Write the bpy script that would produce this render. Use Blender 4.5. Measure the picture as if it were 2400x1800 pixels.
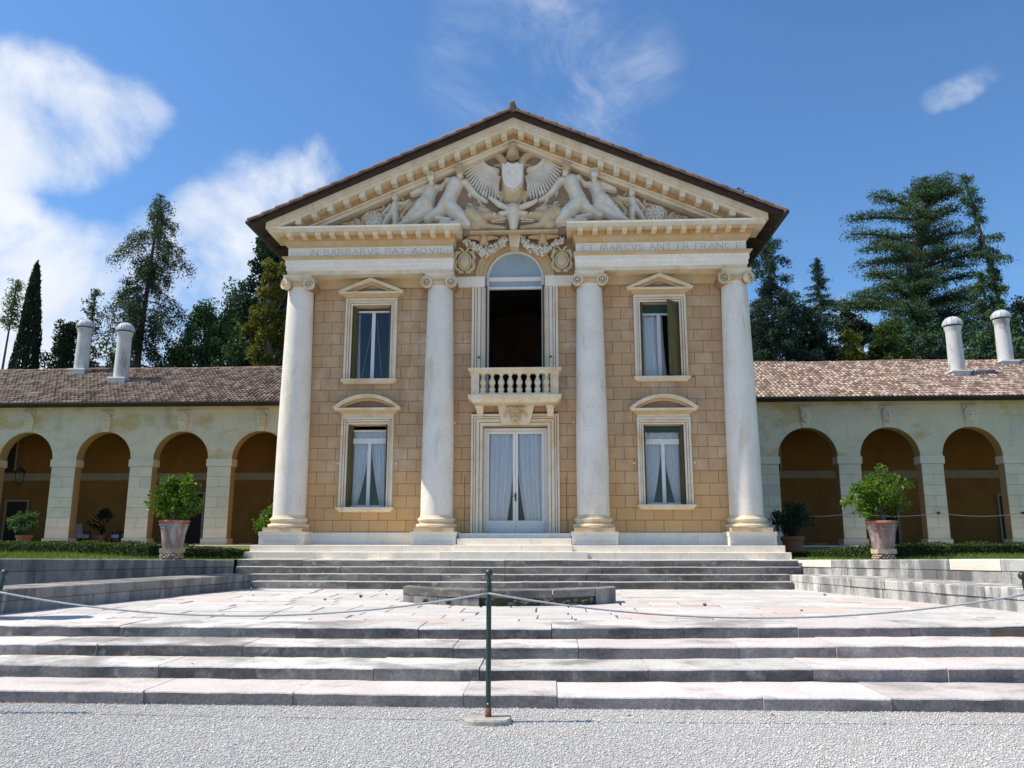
import bpy, math, random
import numpy as np
R = math.radians
for o in list(bpy.data.objects): bpy.data.objects.remove(o)
S = bpy.context.scene
COL = S.collection
# ------------------------------------------------------------------ camera
cam = bpy.data.cameras.new('camera'); camo = bpy.data.objects.new('camera', cam); COL.objects.link(camo)
cam.sensor_width = 36; cam.lens = 36*1850/2400; cam.clip_start = .1; cam.clip_end = 2000
camo.location = (.9133, 0, 1.6)
camo.rotation_mode = 'XYZ'
from mathutils import Matrix, Vector
camo.matrix_world = Matrix.Translation((.9133, 0, 1.6)) @ Matrix.Rotation(.0495, 4, 'Z') @ Matrix.Rotation(math.pi/2+.1901, 4, 'X') @ Matrix.Rotation(.0005, 4, 'Z')
S.camera = camo
S.render.resolution_x = 1024; S.render.resolution_y = 768
# ------------------------------------------------------------------ sky, sun, exposure
SUN = Vector((-6.0, -.66, 8.6)).normalized()
SUN_EL = math.asin(SUN.z); SUN_ROT = math.atan2(SUN.x, SUN.y)
w = bpy.data.worlds.new('World'); S.world = w; w.use_nodes = True
N = w.node_tree.nodes; L = w.node_tree.links; N.clear()
def wn(t, **k):
    n = N.new(t)
    for a, b in k.items(): setattr(n, a, b)
    return n
def wmath(op, a, b=None, clamp=False):
    n = wn('ShaderNodeMath', operation=op, use_clamp=clamp)
    for i, v in enumerate((a, b)):
        if v is None: continue
        if isinstance(v, (int, float)): n.inputs[i].default_value = v
        else: L.new(v, n.inputs[i])
    return n.outputs[0]
sky = wn('ShaderNodeTexSky', sky_type='NISHITA', sun_disc=False, sun_elevation=SUN_EL, sun_rotation=SUN_ROT, altitude=200, air_density=1.25, dust_density=.5, ozone_density=2.2)
tc = wn('ShaderNodeTexCoord')
nrm = wn('ShaderNodeVectorMath', operation='NORMALIZE'); L.new(tc.outputs['Generated'], nrm.inputs[0])
D = nrm.outputs[0]
sep = wn('ShaderNodeSeparateXYZ'); L.new(D, sep.inputs[0])
# a cloud layer: the direction is projected on a flat layer overhead
den = wmath('ADD', wmath('MAXIMUM', sep.outputs[2], 0.0), .16)
cmb = wn('ShaderNodeCombineXYZ')
L.new(wmath('DIVIDE', sep.outputs[0], den), cmb.inputs[0]); L.new(wmath('DIVIDE', sep.outputs[1], den), cmb.inputs[1])
def wnoise(vec, scale, detail, rough, dist=0, sx=1, sy=1, off=(0, 0, 0)):
    mp = wn('ShaderNodeMapping'); mp.inputs['Scale'].default_value = (sx, sy, 1); mp.inputs['Location'].default_value = off
    L.new(vec, mp.inputs[0])
    n = wn('ShaderNodeTexNoise'); n.inputs['Scale'].default_value = scale; n.inputs['Detail'].default_value = detail
    n.inputs['Roughness'].default_value = rough; n.inputs['Distortion'].default_value = dist
    L.new(mp.outputs[0], n.inputs[0]); return n.outputs[0]
def wrange(v, a, b, c=0, d=1, smooth=True):
    n = wn('ShaderNodeMapRange'); n.interpolation_type = 'SMOOTHSTEP' if smooth else 'LINEAR'
    for i, q in zip((1, 2, 3, 4), (a, b, c, d)): n.inputs[i].default_value = q
    L.new(v, n.inputs[0]); return n.outputs[0]
def blob(c, outer, inner):
    v = Vector(c).normalized()
    n = wn('ShaderNodeVectorMath', operation='DOT_PRODUCT'); L.new(D, n.inputs[0]); n.inputs[1].default_value = v
    return wrange(n.outputs[1], math.cos(R(outer)), math.cos(R(inner)))
cum = None
CL = [(c, 4.6, .8, 1.0) for c in ((-0.563, 0.704, 0.432), (-0.532, 0.719, 0.448), (-0.505, 0.74, 0.444), (-0.542, 0.735, 0.407), (-0.568, 0.724, 0.392), (-0.511, 0.756, 0.41))]
CL += [((-0.478, 0.759, 0.443), 4, .5, .8), ((-0.453, 0.767, 0.455), 3, .5, .65)]
CL += [(c, 5.2, 1.5, 1.08) for c in ((-0.583, 0.754, 0.303), (-0.539, 0.789, 0.285), (-0.49, 0.819, 0.285), (-0.438, 0.839, 0.305), (-0.386, 0.85, 0.34), (-0.34, 0.856, 0.375))]
CL += [((-0.298, 0.859, 0.40), 4, .8, .95), ((-0.261, 0.86, 0.43), 3.2, .5, .8)]
CL += [(c, 9, 4, 1.12) for c in ((-0.547, 0.804, 0.222), (-0.469, 0.849, 0.225), (-0.366, 0.88, 0.27), (-0.65, 0.72, 0.2), (-.76, .60, .24), (-.2, .95, .18))]
CL += [((.5, .83, .12), 12, 3, .7), ((.3, .94, .14), 12, 3, .8)]
for c, ro, ri, amp in CL:
    b = wmath('MULTIPLY', blob(c, ro, ri), amp)
    cum = b if cum is None else wmath('MAXIMUM', cum, b)
# clouds outside the view, as window reflections suggest; cover raised to whiten facade light
far = wmath('MULTIPLY', wrange(wnoise(cmb.outputs[0], .32, 2, .5, off=(3.3, 7.1, 0)), .46, .60), wrange(sep.outputs[1], .35, .05))
cum = wmath('MAXIMUM', cum, wmath('MULTIPLY', far, .85))
nz = wnoise(D, 5.2, 9, .60, .25, 1, 1)
nz2 = wnoise(D, 13, 6, .6, .4)
val = wmath('ADD', wmath('MULTIPLY', cum, .52), wmath('MULTIPLY', wmath('SUBTRACT', nz, .5), 1.25))
val = wmath('ADD', val, wmath('MULTIPLY', wmath('SUBTRACT', nz2, .5), .30))
cov = wrange(val, .24, .74)
# thin high wisps, drawn out sideways
wisp = None
for c, ro, ri, amp in (((.0, .83, .56), 6.5, .5, 1), ((.04, .845, .53), 6.5, .5, 1), ((-.06, .82, .565), 5, .5, .8), ((.412, .789, .4565), 1.0, .1, .8), ((.424, .781, .458), 1.1, .1, 1), ((.434, .774, .460), 1.1, .1, 1.1), ((.443, .767, .463), 1.0, .1, 1), ((.452, .759, .467), .9, .1, .8), ((-.08, .84, .53), 5, .5, .8), ((.09, .835, .535), 4.5, .5, .9), ((.06, .85, .50), 5, .5, .7)):
    b = wmath('MULTIPLY', blob(c, ro, ri), amp)
    wisp = b if wisp is None else wmath('MAXIMUM', wisp, b)
wz = wnoise(D, 6.5, 8, .62, .7, .75, 1.6)
wcov = wmath('MULTIPLY', wmath('MULTIPLY', wrange(wz, .38, .72), wisp), .60)
cov = wmath('MAXIMUM', cov, wcov)
cov = wmath('MULTIPLY', cov, wrange(sep.outputs[2], -.02, .06))
tone = wrange(wnoise(D, 4.2, 5, .55, .2, off=(1, 5, 2)), .35, .72)
ccol = wn('ShaderNodeMix', data_type='RGBA'); ccol.inputs[6].default_value = (4.6, 5.0, 5.7, 1); ccol.inputs[7].default_value = (5.7, 5.9, 6.2, 1)
L.new(tone, ccol.inputs[0])
tnt = wn('ShaderNodeMix', data_type='RGBA', blend_type='MULTIPLY'); tnt.inputs[0].default_value = 1; tnt.inputs[7].default_value = (.50, .725, .95, 1); L.new(sky.outputs[0], tnt.inputs[6])
mix = wn('ShaderNodeMix', data_type='RGBA'); L.new(cov, mix.inputs[0]); L.new(tnt.outputs[2], mix.inputs[6]); L.new(ccol.outputs[2], mix.inputs[7])
bg = wn('ShaderNodeBackground'); bg.inputs[1].default_value = .10; L.new(mix.outputs[2], bg.inputs[0])
wo = wn('ShaderNodeOutputWorld'); L.new(bg.outputs[0], wo.inputs[0])
sl = bpy.data.lights.new('sun', 'SUN'); sl.energy = 3.6; sl.angle = R(.55); sl.color = (1, .915, .77)
so = bpy.data.objects.new('sun', sl); COL.objects.link(so); so.location = SUN*60
so.rotation_euler = SUN.to_track_quat('Z', 'Y').to_euler()
S.view_settings.view_transform = 'Standard'; S.view_settings.look = 'None'; S.view_settings.gamma = 1
S.view_settings.exposure = .75
S.render.engine = 'CYCLES'
S.cycles.max_bounces = 7; S.cycles.diffuse_bounces = 4; S.cycles.transparent_max_bounces = 12

# ------------------------------------------------------------------ helpers
rnd = random.Random(7); rs = np.random.RandomState(11)
WL = {}
def wl(o): return WL.get(o.name, (0, 0, 0)) if o else (0, 0, 0)
def link(o, parent=None, wloc=(0, 0, 0)):
    COL.objects.link(o); p = wl(parent); WL[o.name] = tuple(wloc)
    if parent: o.parent = parent
    o.location = (wloc[0]-p[0], wloc[1]-p[1], wloc[2]-p[2]); return o
def tag(o, label=None, cat=None, group=None, kind=None):
    if label: o['label'] = label
    if cat: o['category'] = cat
    if group: o['group'] = group
    if kind: o['kind'] = kind
    return o
def thing(name, loc, label, cat, group=None):
    return tag(link(bpy.data.objects.new(name, None), None, loc), label, cat, group)
def empty_part(name, loc, parent): return link(bpy.data.objects.new(name, None), parent, loc)
def fast_mesh(name, V, F, mats=None, smooth=False, midx=None):
    me = bpy.data.meshes.new(name); V = np.asarray(V, np.float32); me.vertices.add(len(V)); me.vertices.foreach_set('co', V.ravel())
    Fs = F if isinstance(F, list) and isinstance(F[0], np.ndarray) else [F]
    Fs = [np.asarray(f, np.int32) for f in Fs if len(f)]
    nl = sum(f.size for f in Fs); npz = sum(len(f) for f in Fs)
    me.loops.add(nl); me.polygons.add(npz)
    me.loops.foreach_set('vertex_index', np.concatenate([f.ravel() for f in Fs]))
    tot = np.concatenate([np.full(len(f), f.shape[1], np.int32) for f in Fs]); st = np.concatenate([[0], np.cumsum(tot)[:-1]]).astype(np.int32)
    me.polygons.foreach_set('loop_start', st)
    me.polygons.foreach_set('loop_total', tot)
    if smooth: me.polygons.foreach_set('use_smooth', np.ones(npz, bool))
    for m in (mats or []): me.materials.append(m)
    if midx is not None: me.polygons.foreach_set('material_index', np.asarray(midx, np.int32))
    me.update(calc_edges=True); me.validate(); return me
def place(name, V, F, mat, parent=None, smooth=False, origin=None):
    V = np.asarray(V, float)
    if origin is None:
        lo, hi = V.min(0), V.max(0); origin = ((lo[0]+hi[0])/2, (lo[1]+hi[1])/2, lo[2])
    me = fast_mesh(name, V-np.array(origin), F, [mat], smooth)
    return link(bpy.data.objects.new(name, me), parent, origin)
class MB:
    def __init__(s): s.v = []; s.f = []
    def add(s, vs, fs):
        b = len(s.v); s.v += [tuple(q) for q in vs]; s.f += [tuple(i+b for i in f) for f in fs]; return s
    def hexa(s, p):  # 8 points: bottom 4 ccw then top 4
        return s.add(p, [(3, 2, 1, 0), (4, 5, 6, 7), (0, 1, 5, 4), (1, 2, 6, 5), (2, 3, 7, 6), (3, 0, 4, 7)])
    def box(s, x0, x1, y0, y1, z0, z1):
        return s.hexa([(x0, y0, z0), (x1, y0, z0), (x1, y1, z0), (x0, y1, z0), (x0, y0, z1), (x1, y0, z1), (x1, y1, z1), (x0, y1, z1)])
    def layer(s, x0, x1, yf, yb, z0, z1, a, b, l=1, r=1):  # a stepped or sloped course: a, b = outward offset at its bottom, top
        return s.hexa([(x0-a*l, yf-a, z0), (x1+a*r, yf-a, z0), (x1+a*r, yb, z0), (x0-a*l, yb, z0), (x0-b*l, yf-b, z1), (x1+b*r, yf-b, z1), (x1+b*r, yb, z1), (x0-b*l, yb, z1)])
    def prism(s, pts, y0, y1):  # polygon of (x, z) drawn out along y
        n = len(pts)
        return s.add([(x, y0, z) for x, z in pts]+[(x, y1, z) for x, z in pts], [tuple(range(n)), tuple(range(2*n-1, n-1, -1))]+[(i, i+n, (i+1) % n+n, (i+1) % n) for i in range(n)])
    def strip(s, a, b, y0, y1, closed=False):  # band between two polylines of (x, z)
        n = len(a); vs = [(x, y0, z) for x, z in a]+[(x, y0, z) for x, z in b]+[(x, y1, z) for x, z in a]+[(x, y1, z) for x, z in b]; fs = []
        for i in range(n-1):
            fs += [(i, i+1, n+i+1, n+i), (2*n+i, 3*n+i, 3*n+i+1, 2*n+i+1), (i, 2*n+i, 2*n+i+1, i+1), (n+i, n+i+1, 3*n+i+1, 3*n+i)]
        fs += [(0, n, 3*n, 2*n), (n-1, 3*n-1, 4*n-1, 2*n-1)]
        return s.add(vs, fs)
    def lathe(s, prof, c, n=24, caps=True):
        vs = []; fs = []; m = len(prof)
        for r, z in prof:
            for k in range(n): a = 2*math.pi*k/n; vs.append((c[0]+r*math.cos(a), c[1]+r*math.sin(a), c[2]+z))
        for j in range(m-1):
            for k in range(n): k2 = (k+1) % n; fs.append((j*n+k, j*n+k2, (j+1)*n+k2, (j+1)*n+k))
        if caps: fs += [tuple(range(n-1, -1, -1)), tuple(range((m-1)*n, m*n))]
        return s.add(vs, fs)
    def tube(s, path, rad, n=8, caps=True):
        path = [Vector(p) for p in path]; rad = rad if hasattr(rad, '__len__') else [rad]*len(path); vs = []; fs = []
        ref = None
        for i, p in enumerate(path):
            d = (path[min(i+1, len(path)-1)]-path[max(i-1, 0)]).normalized()
            if ref is None: ref = Vector((0, 0, 1)) if abs(d.z) < .9 else Vector((1, 0, 0))
            u = d.cross(ref).normalized(); v = u.cross(d).normalized(); ref = v
            for k in range(n): a = 2*math.pi*k/n; vs.append(tuple(p+u*(rad[i]*math.cos(a))+v*(rad[i]*math.sin(a))))
        for j in range(len(path)-1):
            for k in range(n): k2 = (k+1) % n; fs.append((j*n+k, j*n+k2, (j+1)*n+k2, (j+1)*n+k))
        if caps: fs += [tuple(range(n-1, -1, -1)), tuple(range((len(path)-1)*n, len(path)*n))]
        return s.add(vs, fs)
    def ball(s, c, r, n=8, m=5, sc=(1, 1, 1)):
        vs = [(c[0], c[1], c[2]-r*sc[2])]; fs = []
        for j in range(1, m):
            t = math.pi*j/m
            for k in range(n): a = 2*math.pi*k/n; vs.append((c[0]+r*sc[0]*math.sin(t)*math.cos(a), c[1]+r*sc[1]*math.sin(t)*math.sin(a), c[2]-r*sc[2]*math.cos(t)))
        vs.append((c[0], c[1], c[2]+r*sc[2])); T = len(vs)-1
        for k in range(n):
            k2 = (k+1) % n; fs.append((0, 1+k2, 1+k)); fs.append((T, T-n+k, T-n+k2))
            for j in range(m-2): b = 1+j*n; fs.append((b+k, b+k2, b+n+k2, b+n+k))
        return s.add(vs, fs)
    def build(s, name, mat, parent=None, smooth=False, origin=None, auto=None, mat2=None, idx=None):
        V = np.array(s.v, float)
        if origin is None:
            lo, hi = V.min(0), V.max(0); origin = ((lo[0]+hi[0])/2, (lo[1]+hi[1])/2, lo[2])
        me = bpy.data.meshes.new(name); me.from_pydata((V-np.array(origin)).tolist(), [], s.f); me.materials.append(mat)
        if mat2: me.materials.append(mat2); me.polygons.foreach_set('material_index', np.array(idx, np.int32))
        if smooth: me.polygons.foreach_set('use_smooth', np.ones(len(me.polygons), bool))
        if auto: me.set_sharp_from_angle(angle=R(auto))
        me.update()
        return link(bpy.data.objects.new(name, me), parent, origin)
def same(name, me, parent, loc):  # another piece on shared mesh data
    return link(bpy.data.objects.new(name, me), parent, loc)
_blk = {}
def block_mesh(wd, h, d, mat, ch=.008, key=''):
    k = (round(wd, 3), round(h, 3), round(d, 3), mat.name, ch)
    if k not in _blk:
        a, b, c = wd/2, h/2, ch
        vs = [(-a, d, -b), (a, d, -b), (a, d, b), (-a, d, b), (-a, c, -b), (a, c, -b), (a, c, b), (-a, c, b), (-a+c, 0, -b+c), (a-c, 0, -b+c), (a-c, 0, b-c), (-a+c, 0, b-c)]
        fs = [(8, 9, 10, 11)]+[(4+i, 4+(i+1) % 4, 8+(i+1) % 4, 8+i) for i in range(4)]+[(i, (i+1) % 4, 4+(i+1) % 4, 4+i) for i in range(4)]
        me = bpy.data.meshes.new('block'); me.from_pydata(vs, [], fs); me.materials.append(mat); me.update(); _blk[k] = me
    return _blk[k]
def copy_tree(o, wloc, parent=None):
    c = o.copy(); COL.objects.link(c); c.parent = parent
    WL[c.name] = tuple(wloc); c.location = wloc if not parent else o.location
    for ch in [q for q in bpy.data.objects if q.parent == o]:
        copy_tree(ch, (0, 0, 0), c)
    return c
# ------------------------------------------------------------------ materials (all procedural, noise in world metres)
def mat(name, c1, c2=None, scale=3., detail=6, lo=.35, hi=.68, rough=.85, bump=0., bscale=40., stain=None, rand=0., spec=.3, attr=None, zband=None, metallic=0., fine=0., stretch=(1, 1, 1), stain2=None):
    m = bpy.data.materials.new(name); m.use_nodes = True; nt = m.node_tree; n = nt.nodes; l = nt.links; n.clear()
    out = n.new('ShaderNodeOutputMaterial'); b = n.new('ShaderNodeBsdfPrincipled'); l.new(b.outputs[0], out.inputs[0])
    b.inputs['Roughness'].default_value = rough; b.inputs['Specular IOR Level'].default_value = spec; b.inputs['Metallic'].default_value = metallic
    geo = n.new('ShaderNodeNewGeometry'); P = geo.outputs['Position']
    def noise(sc, det=6, ro=.6, st=(1, 1, 1), off=0, dist=0.):
        mp = n.new('ShaderNodeMapping'); mp.inputs['Scale'].default_value = st; mp.inputs['Location'].default_value = (off, off*.7, off*1.3); l.new(P, mp.inputs[0])
        t = n.new('ShaderNodeTexNoise'); t.inputs['Scale'].default_value = sc; t.inputs['Detail'].default_value = det; t.inputs['Roughness'].default_value = ro; t.inputs['Distortion'].default_value = dist
        l.new(mp.outputs[0], t.inputs[0]); return t.outputs[0]
    def rng(v, a, bb, c=0, d=1):
        r = n.new('ShaderNodeMapRange'); r.interpolation_type = 'SMOOTHSTEP'
        for i, q in zip((1, 2, 3, 4), (a, bb, c, d)): r.inputs[i].default_value = q
        l.new(v, r.inputs[0]); return r.outputs[0]
    def mixc(f, a, bb, mode='MIX'):
        x = n.new('ShaderNodeMix'); x.data_type = 'RGBA'; x.blend_type = mode
        for i, v in ((0, f), (6, a), (7, bb)):
            if isinstance(v, (int, float)): x.inputs[i].default_value = v
            elif isinstance(v, tuple): x.inputs[i].default_value = v if len(v) == 4 else v+(1,)
            else: l.new(v, x.inputs[i])
        return x.outputs[2]
    def mth(op, a, bb):
        x = n.new('ShaderNodeMath'); x.operation = op
        for i, v in enumerate((a, bb)):
            if isinstance(v, (int, float)): x.inputs[i].default_value = v
            else: l.new(v, x.inputs[i])
        return x.outputs[0]
    col = mixc(rng(noise(scale, detail, .6, stretch), lo, hi), tuple(c1), tuple(c2 or c1))
    if attr: # per-piece tint stored on the mesh
        at = n.new('ShaderNodeAttribute'); at.attribute_name = attr[0]
        col = mixc(at.outputs['Fac'], tuple(attr[1]), tuple(attr[2])) if len(attr) == 3 else mixc(rng(at.outputs['Fac'], attr[3], attr[4]), col, tuple(attr[2]))
    for q, stn in enumerate((stain, stain2)):
        if stn:  # colour, scale, stretch, lo, hi, amount
            f = rng(noise(stn[1], 7, .62, stn[2], 13+q*9, .3), stn[3], stn[4]); f = mth('MULTIPLY', f, stn[5])
            col = mixc(f, col, tuple(stn[0]))
    if zband:  # colour weathered differently low on the wall: colour, z of full, z of none, noise amount
        sp = n.new('ShaderNodeSeparateXYZ'); l.new(P, sp.inputs[0])
        zz = mth('ADD', sp.outputs[2], mth('MULTIPLY', mth('SUBTRACT', noise(1.7, 6, .6, (1, 1, 1), 5), .5), zband[3]))
        oi = n.new('ShaderNodeObjectInfo'); zz = mth('ADD', zz, mth('MULTIPLY', mth('SUBTRACT', oi.outputs['Random'], .5), zband[3]*.14))
        col = mixc(mth('MULTIPLY', rng(zz, zband[1], zband[2], 1, 0), zband[4] if len(zband) > 4 else 1), col, tuple(zband[0]))
    if fine: col = mixc(1., col, mixc(rng(noise(bscale*1.3, 4, .6, (1, 1, 1), 3), .3, .7), (1-fine,)*3, (1+fine*.6,)*3), 'MULTIPLY')
    if rand:
        oi = n.new('ShaderNodeObjectInfo'); r = rng(oi.outputs['Random'], 0, 1, 1-rand, 1+rand)
        cc = n.new('ShaderNodeCombineColor'); [l.new(r, cc.inputs[i]) for i in range(3)]
        col = mixc(1., col, cc.outputs[0], 'MULTIPLY')
    l.new(col, b.inputs['Base Color'])
    if bump:
        bp = n.new('ShaderNodeBump'); bp.inputs['Strength'].default_value = bump; bp.inputs['Distance'].default_value = .02
        l.new(noise(bscale, 6, .65), bp.inputs['Height']); l.new(bp.outputs[0], b.inputs['Normal'])
    return m
def leafmat(name, c1, c2, c3=None, trans=.35, rough=.5, scale=1.2, spec=.25):
    m = bpy.data.materials.new(name); m.use_nodes = True; nt = m.node_tree; n = nt.nodes; l = nt.links; n.clear()
    out = n.new('ShaderNodeOutputMaterial'); b = n.new('ShaderNodeBsdfPrincipled'); tr = n.new('ShaderNodeBsdfTranslucent'); mx = n.new('ShaderNodeMixShader')
    at = n.new('ShaderNodeAttribute'); at.attribute_name = 'tint'
    cr = n.new('ShaderNodeValToRGB'); cr.color_ramp.elements[0].color = (*c1, 1); cr.color_ramp.elements[1].color = (*c2, 1)
    if c3: e = cr.color_ramp.elements.new(.92); cr.color_ramp.elements[1].position = .92; cr.color_ramp.elements[2].color = (*c3, 1); cr.color_ramp.elements[1].color = (*c2, 1)
    l.new(at.outputs['Fac'], cr.inputs[0]); l.new(cr.outputs[0], b.inputs['Base Color'])
    gm = n.new('ShaderNodeMix'); gm.data_type = 'RGBA'; gm.blend_type = 'MULTIPLY'; gm.inputs[0].default_value = 1; gm.inputs[7].default_value = (1.25, 1.3, .5, 1); l.new(cr.outputs[0], gm.inputs[6]); l.new(gm.outputs[2], tr.inputs[0])
    b.inputs['Roughness'].default_value = rough; b.inputs['Specular IOR Level'].default_value = spec
    mx.inputs[0].default_value = trans; l.new(b.outputs[0], mx.inputs[1]); l.new(tr.outputs[0], mx.inputs[2]); l.new(mx.outputs[0], out.inputs[0])
    return m
K = {}
K['stucco'] = mat('tan_stucco', (.55, .36, .205), (.48, .305, .172), 2.2, rough=.92, bump=.25, bscale=55, rand=.055, zband=((.66, .395, .165), 1.9, 4.6, 3.2, .8), stain=((.68, .54, .39), 1.3, (1, 1, .8), .52, .72, .6), fine=.12, stain2=((.36, .23, .135), 1.6, (1.6, 1, .35), .52, .74, .45))
K['joint'] = mat('wall_joint', (.28, .175, .10), (.22, .14, .08), 4, rough=.95)
K['cream'] = mat('cream_stone', (.72, .585, .395), (.78, .68, .52), 3.2, rough=.85, bump=.2, bscale=35, stain=((.55, .345, .15), 1.7, (1, 1, .8), .50, .72, .60), fine=.10, stain2=((.30, .255, .19), 5, (2.5, 1, .35), .58, .74, .45))
K['ochre_stone'] = mat('ochre_stone', (.58, .385, .185), (.60, .46, .29), 2.4, rough=.85, bump=.2, bscale=35, stain=((.62, .54, .42), 3.5, (1, 1, 1), .52, .7, .55), fine=.1)
K['white_stone'] = mat('white_stone', (.88, .80, .68), (.82, .735, .61), 2.5, rough=.8, bump=.2, bscale=30, rand=.05, stain=((.50, .40, .27), 1.6, (1, 1, 1.4), .58, .78, .55), fine=.12, stain2=((.40, .38, .35), 6, (1, 1, .8), .6, .75, .35))
K['plaster'] = mat('column_plaster', (.84, .77, .67), (.77, .70, .60), 1.6, rough=.85, bump=.22, bscale=28, stain=((.60, .45, .28), 1.3, (1.4, 1.4, .35), .54, .74, .6), fine=.10, stain2=((.46, .44, .40), 3.2, (1.3, 1.3, .4), .54, .74, .5))
K['relief'] = mat('relief_stone', (.74, .70, .61), (.66, .57, .44), 3.5, rough=.8, bump=.15, bscale=40, fine=.10, stain=((.55, .34, .15), 2.8, (1, 1, 1), .56, .74, .55))
K['relief_tan'] = mat('relief_tan_stone', (.62, .48, .30), (.55, .40, .22), 4, rough=.85, bump=.2, bscale=45, fine=.12, stain=((.62, .57, .47), 3, (1, 1, 1), .55, .7, .5))
K['tymp'] = mat('tympanum_stucco', (.33, .22, .14), (.27, .175, .11), 3, rough=.9, bump=.2, fine=.1, stain=((.52, .36, .18), 1.8, (1, 1, 1), .52, .7, .5))
K['letter'] = mat('letter_grime', (.30, .265, .21), (.37, .33, .26), 9, rough=.9)
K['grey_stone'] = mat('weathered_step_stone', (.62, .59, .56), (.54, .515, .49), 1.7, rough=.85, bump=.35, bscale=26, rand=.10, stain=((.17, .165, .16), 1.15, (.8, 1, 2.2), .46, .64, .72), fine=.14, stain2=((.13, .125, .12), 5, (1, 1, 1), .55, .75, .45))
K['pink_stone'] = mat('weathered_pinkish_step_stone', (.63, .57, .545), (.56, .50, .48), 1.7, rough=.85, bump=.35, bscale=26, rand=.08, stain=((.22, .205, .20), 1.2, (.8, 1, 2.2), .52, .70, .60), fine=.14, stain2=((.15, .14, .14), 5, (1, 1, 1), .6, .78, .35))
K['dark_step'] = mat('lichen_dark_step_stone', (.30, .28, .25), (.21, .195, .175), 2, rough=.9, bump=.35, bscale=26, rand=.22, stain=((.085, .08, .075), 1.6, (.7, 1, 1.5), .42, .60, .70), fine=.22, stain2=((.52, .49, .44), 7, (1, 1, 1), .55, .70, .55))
K['wall_left'] = mat('streaked_wall_stone', (.31, .295, .275), (.25, .24, .225), 2, rough=.9, bump=.3, bscale=26, rand=.12, stain=((.09, .088, .088), 3.2, (1, 1, .22), .40, .62, .75), fine=.14, stain2=((.55, .53, .50), 4.5, (1.4, 1.4, .18), .60, .76, .5))
K['wall_right'] = mat('pale_streaked_wall_stone', (.56, .535, .50), (.45, .43, .40), 2, rough=.9, bump=.3, bscale=26, rand=.10, stain=((.15, .15, .155), 3.4, (1, 1, .20), .40, .58, .85), fine=.14, stain2=((.46, .31, .13), 1.8, (1.2, 1.2, .5), .62, .76, .45))
K['slab'] = mat('pale_paving_stone', (.58, .55, .525), (.50, .475, .455), 1.8, rough=.8, bump=.25, bscale=24, rand=.07, stain=((.40, .385, .365), 1.4, (1, 1, 1), .60, .8, .45), fine=.12)
K['slab_pink'] = mat('pink_paving_stone', (.58, .455, .41), (.60, .49, .45), 1.8, rough=.8, bump=.25, bscale=24, rand=.07, fine=.12)
K['soil'] = mat('joint_soil', (.13, .115, .09), (.09, .085, .06), 5, rough=1)
K['gravel'] = mat('gravel_bed', (.47, .455, .435), (.39, .38, .36), 14, rough=.95, bump=.6, bscale=70, fine=.3)
K['pebble'] = mat('pebbles', (.60, .585, .56), (.60, .585, .56), 3, rough=.9, attr=('tint', (.40, .385, .37), (.72, .705, .69)))
K['terr'] = mat('terracotta', (.40, .155, .085), (.34, .135, .085), 4, rough=.9, bump=.2, stain=((.52, .43, .38), 3.5, (1.5, 1.5, .5), .52, .72, .6))
K['terr_old'] = mat('weathered_terracotta', (.29, .205, .18), (.20, .12, .10), 3, rough=.92, bump=.25, stain=((.50, .45, .42), 4, (1.6, 1.6, .4), .42, .66, .75), stain2=((.33, .09, .07), 2.0, (1, 1, 1), .60, .72, .6))
K['rubble'] = mat('rubble_stone', (.46, .37, .26), (.38, .30, .21), 6, rough=.95, bump=.4, rand=.2)
K['wing'] = mat('wing_plaster', (.74, .63, .455), (.67, .57, .43), 1.1, rough=.92, bump=.15, fine=.06, stain=((.55, .37, .12), .75, (.8, 1, 1.5), .50, .66, .7), stain2=((.36, .35, .30), 1.4, (1, 1, .5), .54, .74, .5))
K['wing_stone'] = mat('wing_pier_stone', (.72, .63, .48), (.66, .575, .435), 1.6, rough=.9, bump=.15, rand=.06, fine=.06, stain=((.50, .40, .22), 1.3, (1, 1, 1), .56, .74, .5))
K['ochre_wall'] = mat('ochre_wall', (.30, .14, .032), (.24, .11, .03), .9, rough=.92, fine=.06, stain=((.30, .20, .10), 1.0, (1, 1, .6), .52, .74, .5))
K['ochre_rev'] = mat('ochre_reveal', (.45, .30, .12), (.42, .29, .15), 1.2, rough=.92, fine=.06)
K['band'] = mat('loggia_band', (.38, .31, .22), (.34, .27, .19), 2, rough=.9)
K['dark'] = mat('dark_timber', (.045, .032, .025), (.03, .022, .018), 4, rough=.8, stretch=(1, 1, 6))
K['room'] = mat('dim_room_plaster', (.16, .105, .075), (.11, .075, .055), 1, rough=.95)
K['roofwood'] = mat('dark_eave_wood', (.055, .036, .028), (.035, .024, .02), 6, rough=.85)
K['gutter'] = mat('dark_gutter', (.035, .03, .03), (.05, .043, .042), 6, rough=.55)
K['tile'] = mat('clay_tile', (.40, .27, .21), (.40, .27, .21), 3, rough=.95, bump=.15, bscale=20, attr=('tint', (.17, .11, .085), (.60, .48, .40)), stain=((.12, .10, .09), 3.0, (1, 1, 1), .50, .72, .45))
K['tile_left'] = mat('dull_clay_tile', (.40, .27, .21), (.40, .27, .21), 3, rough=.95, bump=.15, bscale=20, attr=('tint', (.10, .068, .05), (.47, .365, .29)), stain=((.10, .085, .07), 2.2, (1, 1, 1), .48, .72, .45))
K['verge'] = mat('verge_tile', (.26, .165, .125), (.20, .125, .10), 5, rough=.95, rand=.2, stain=((.09, .075, .07), 4, (1, 1, 1), .45, .65, .6), stain2=((.30, .27, .18), 8, (1, 1, 1), .58, .7, .4))
K['whitewood'] = mat('white_paint', (.72, .71, .69), (.66, .65, .63), 6, rough=.5)
K['greywood'] = mat('grey_white_paint', (.80, .765, .70), (.74, .71, .65), 5, rough=.55)
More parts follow.
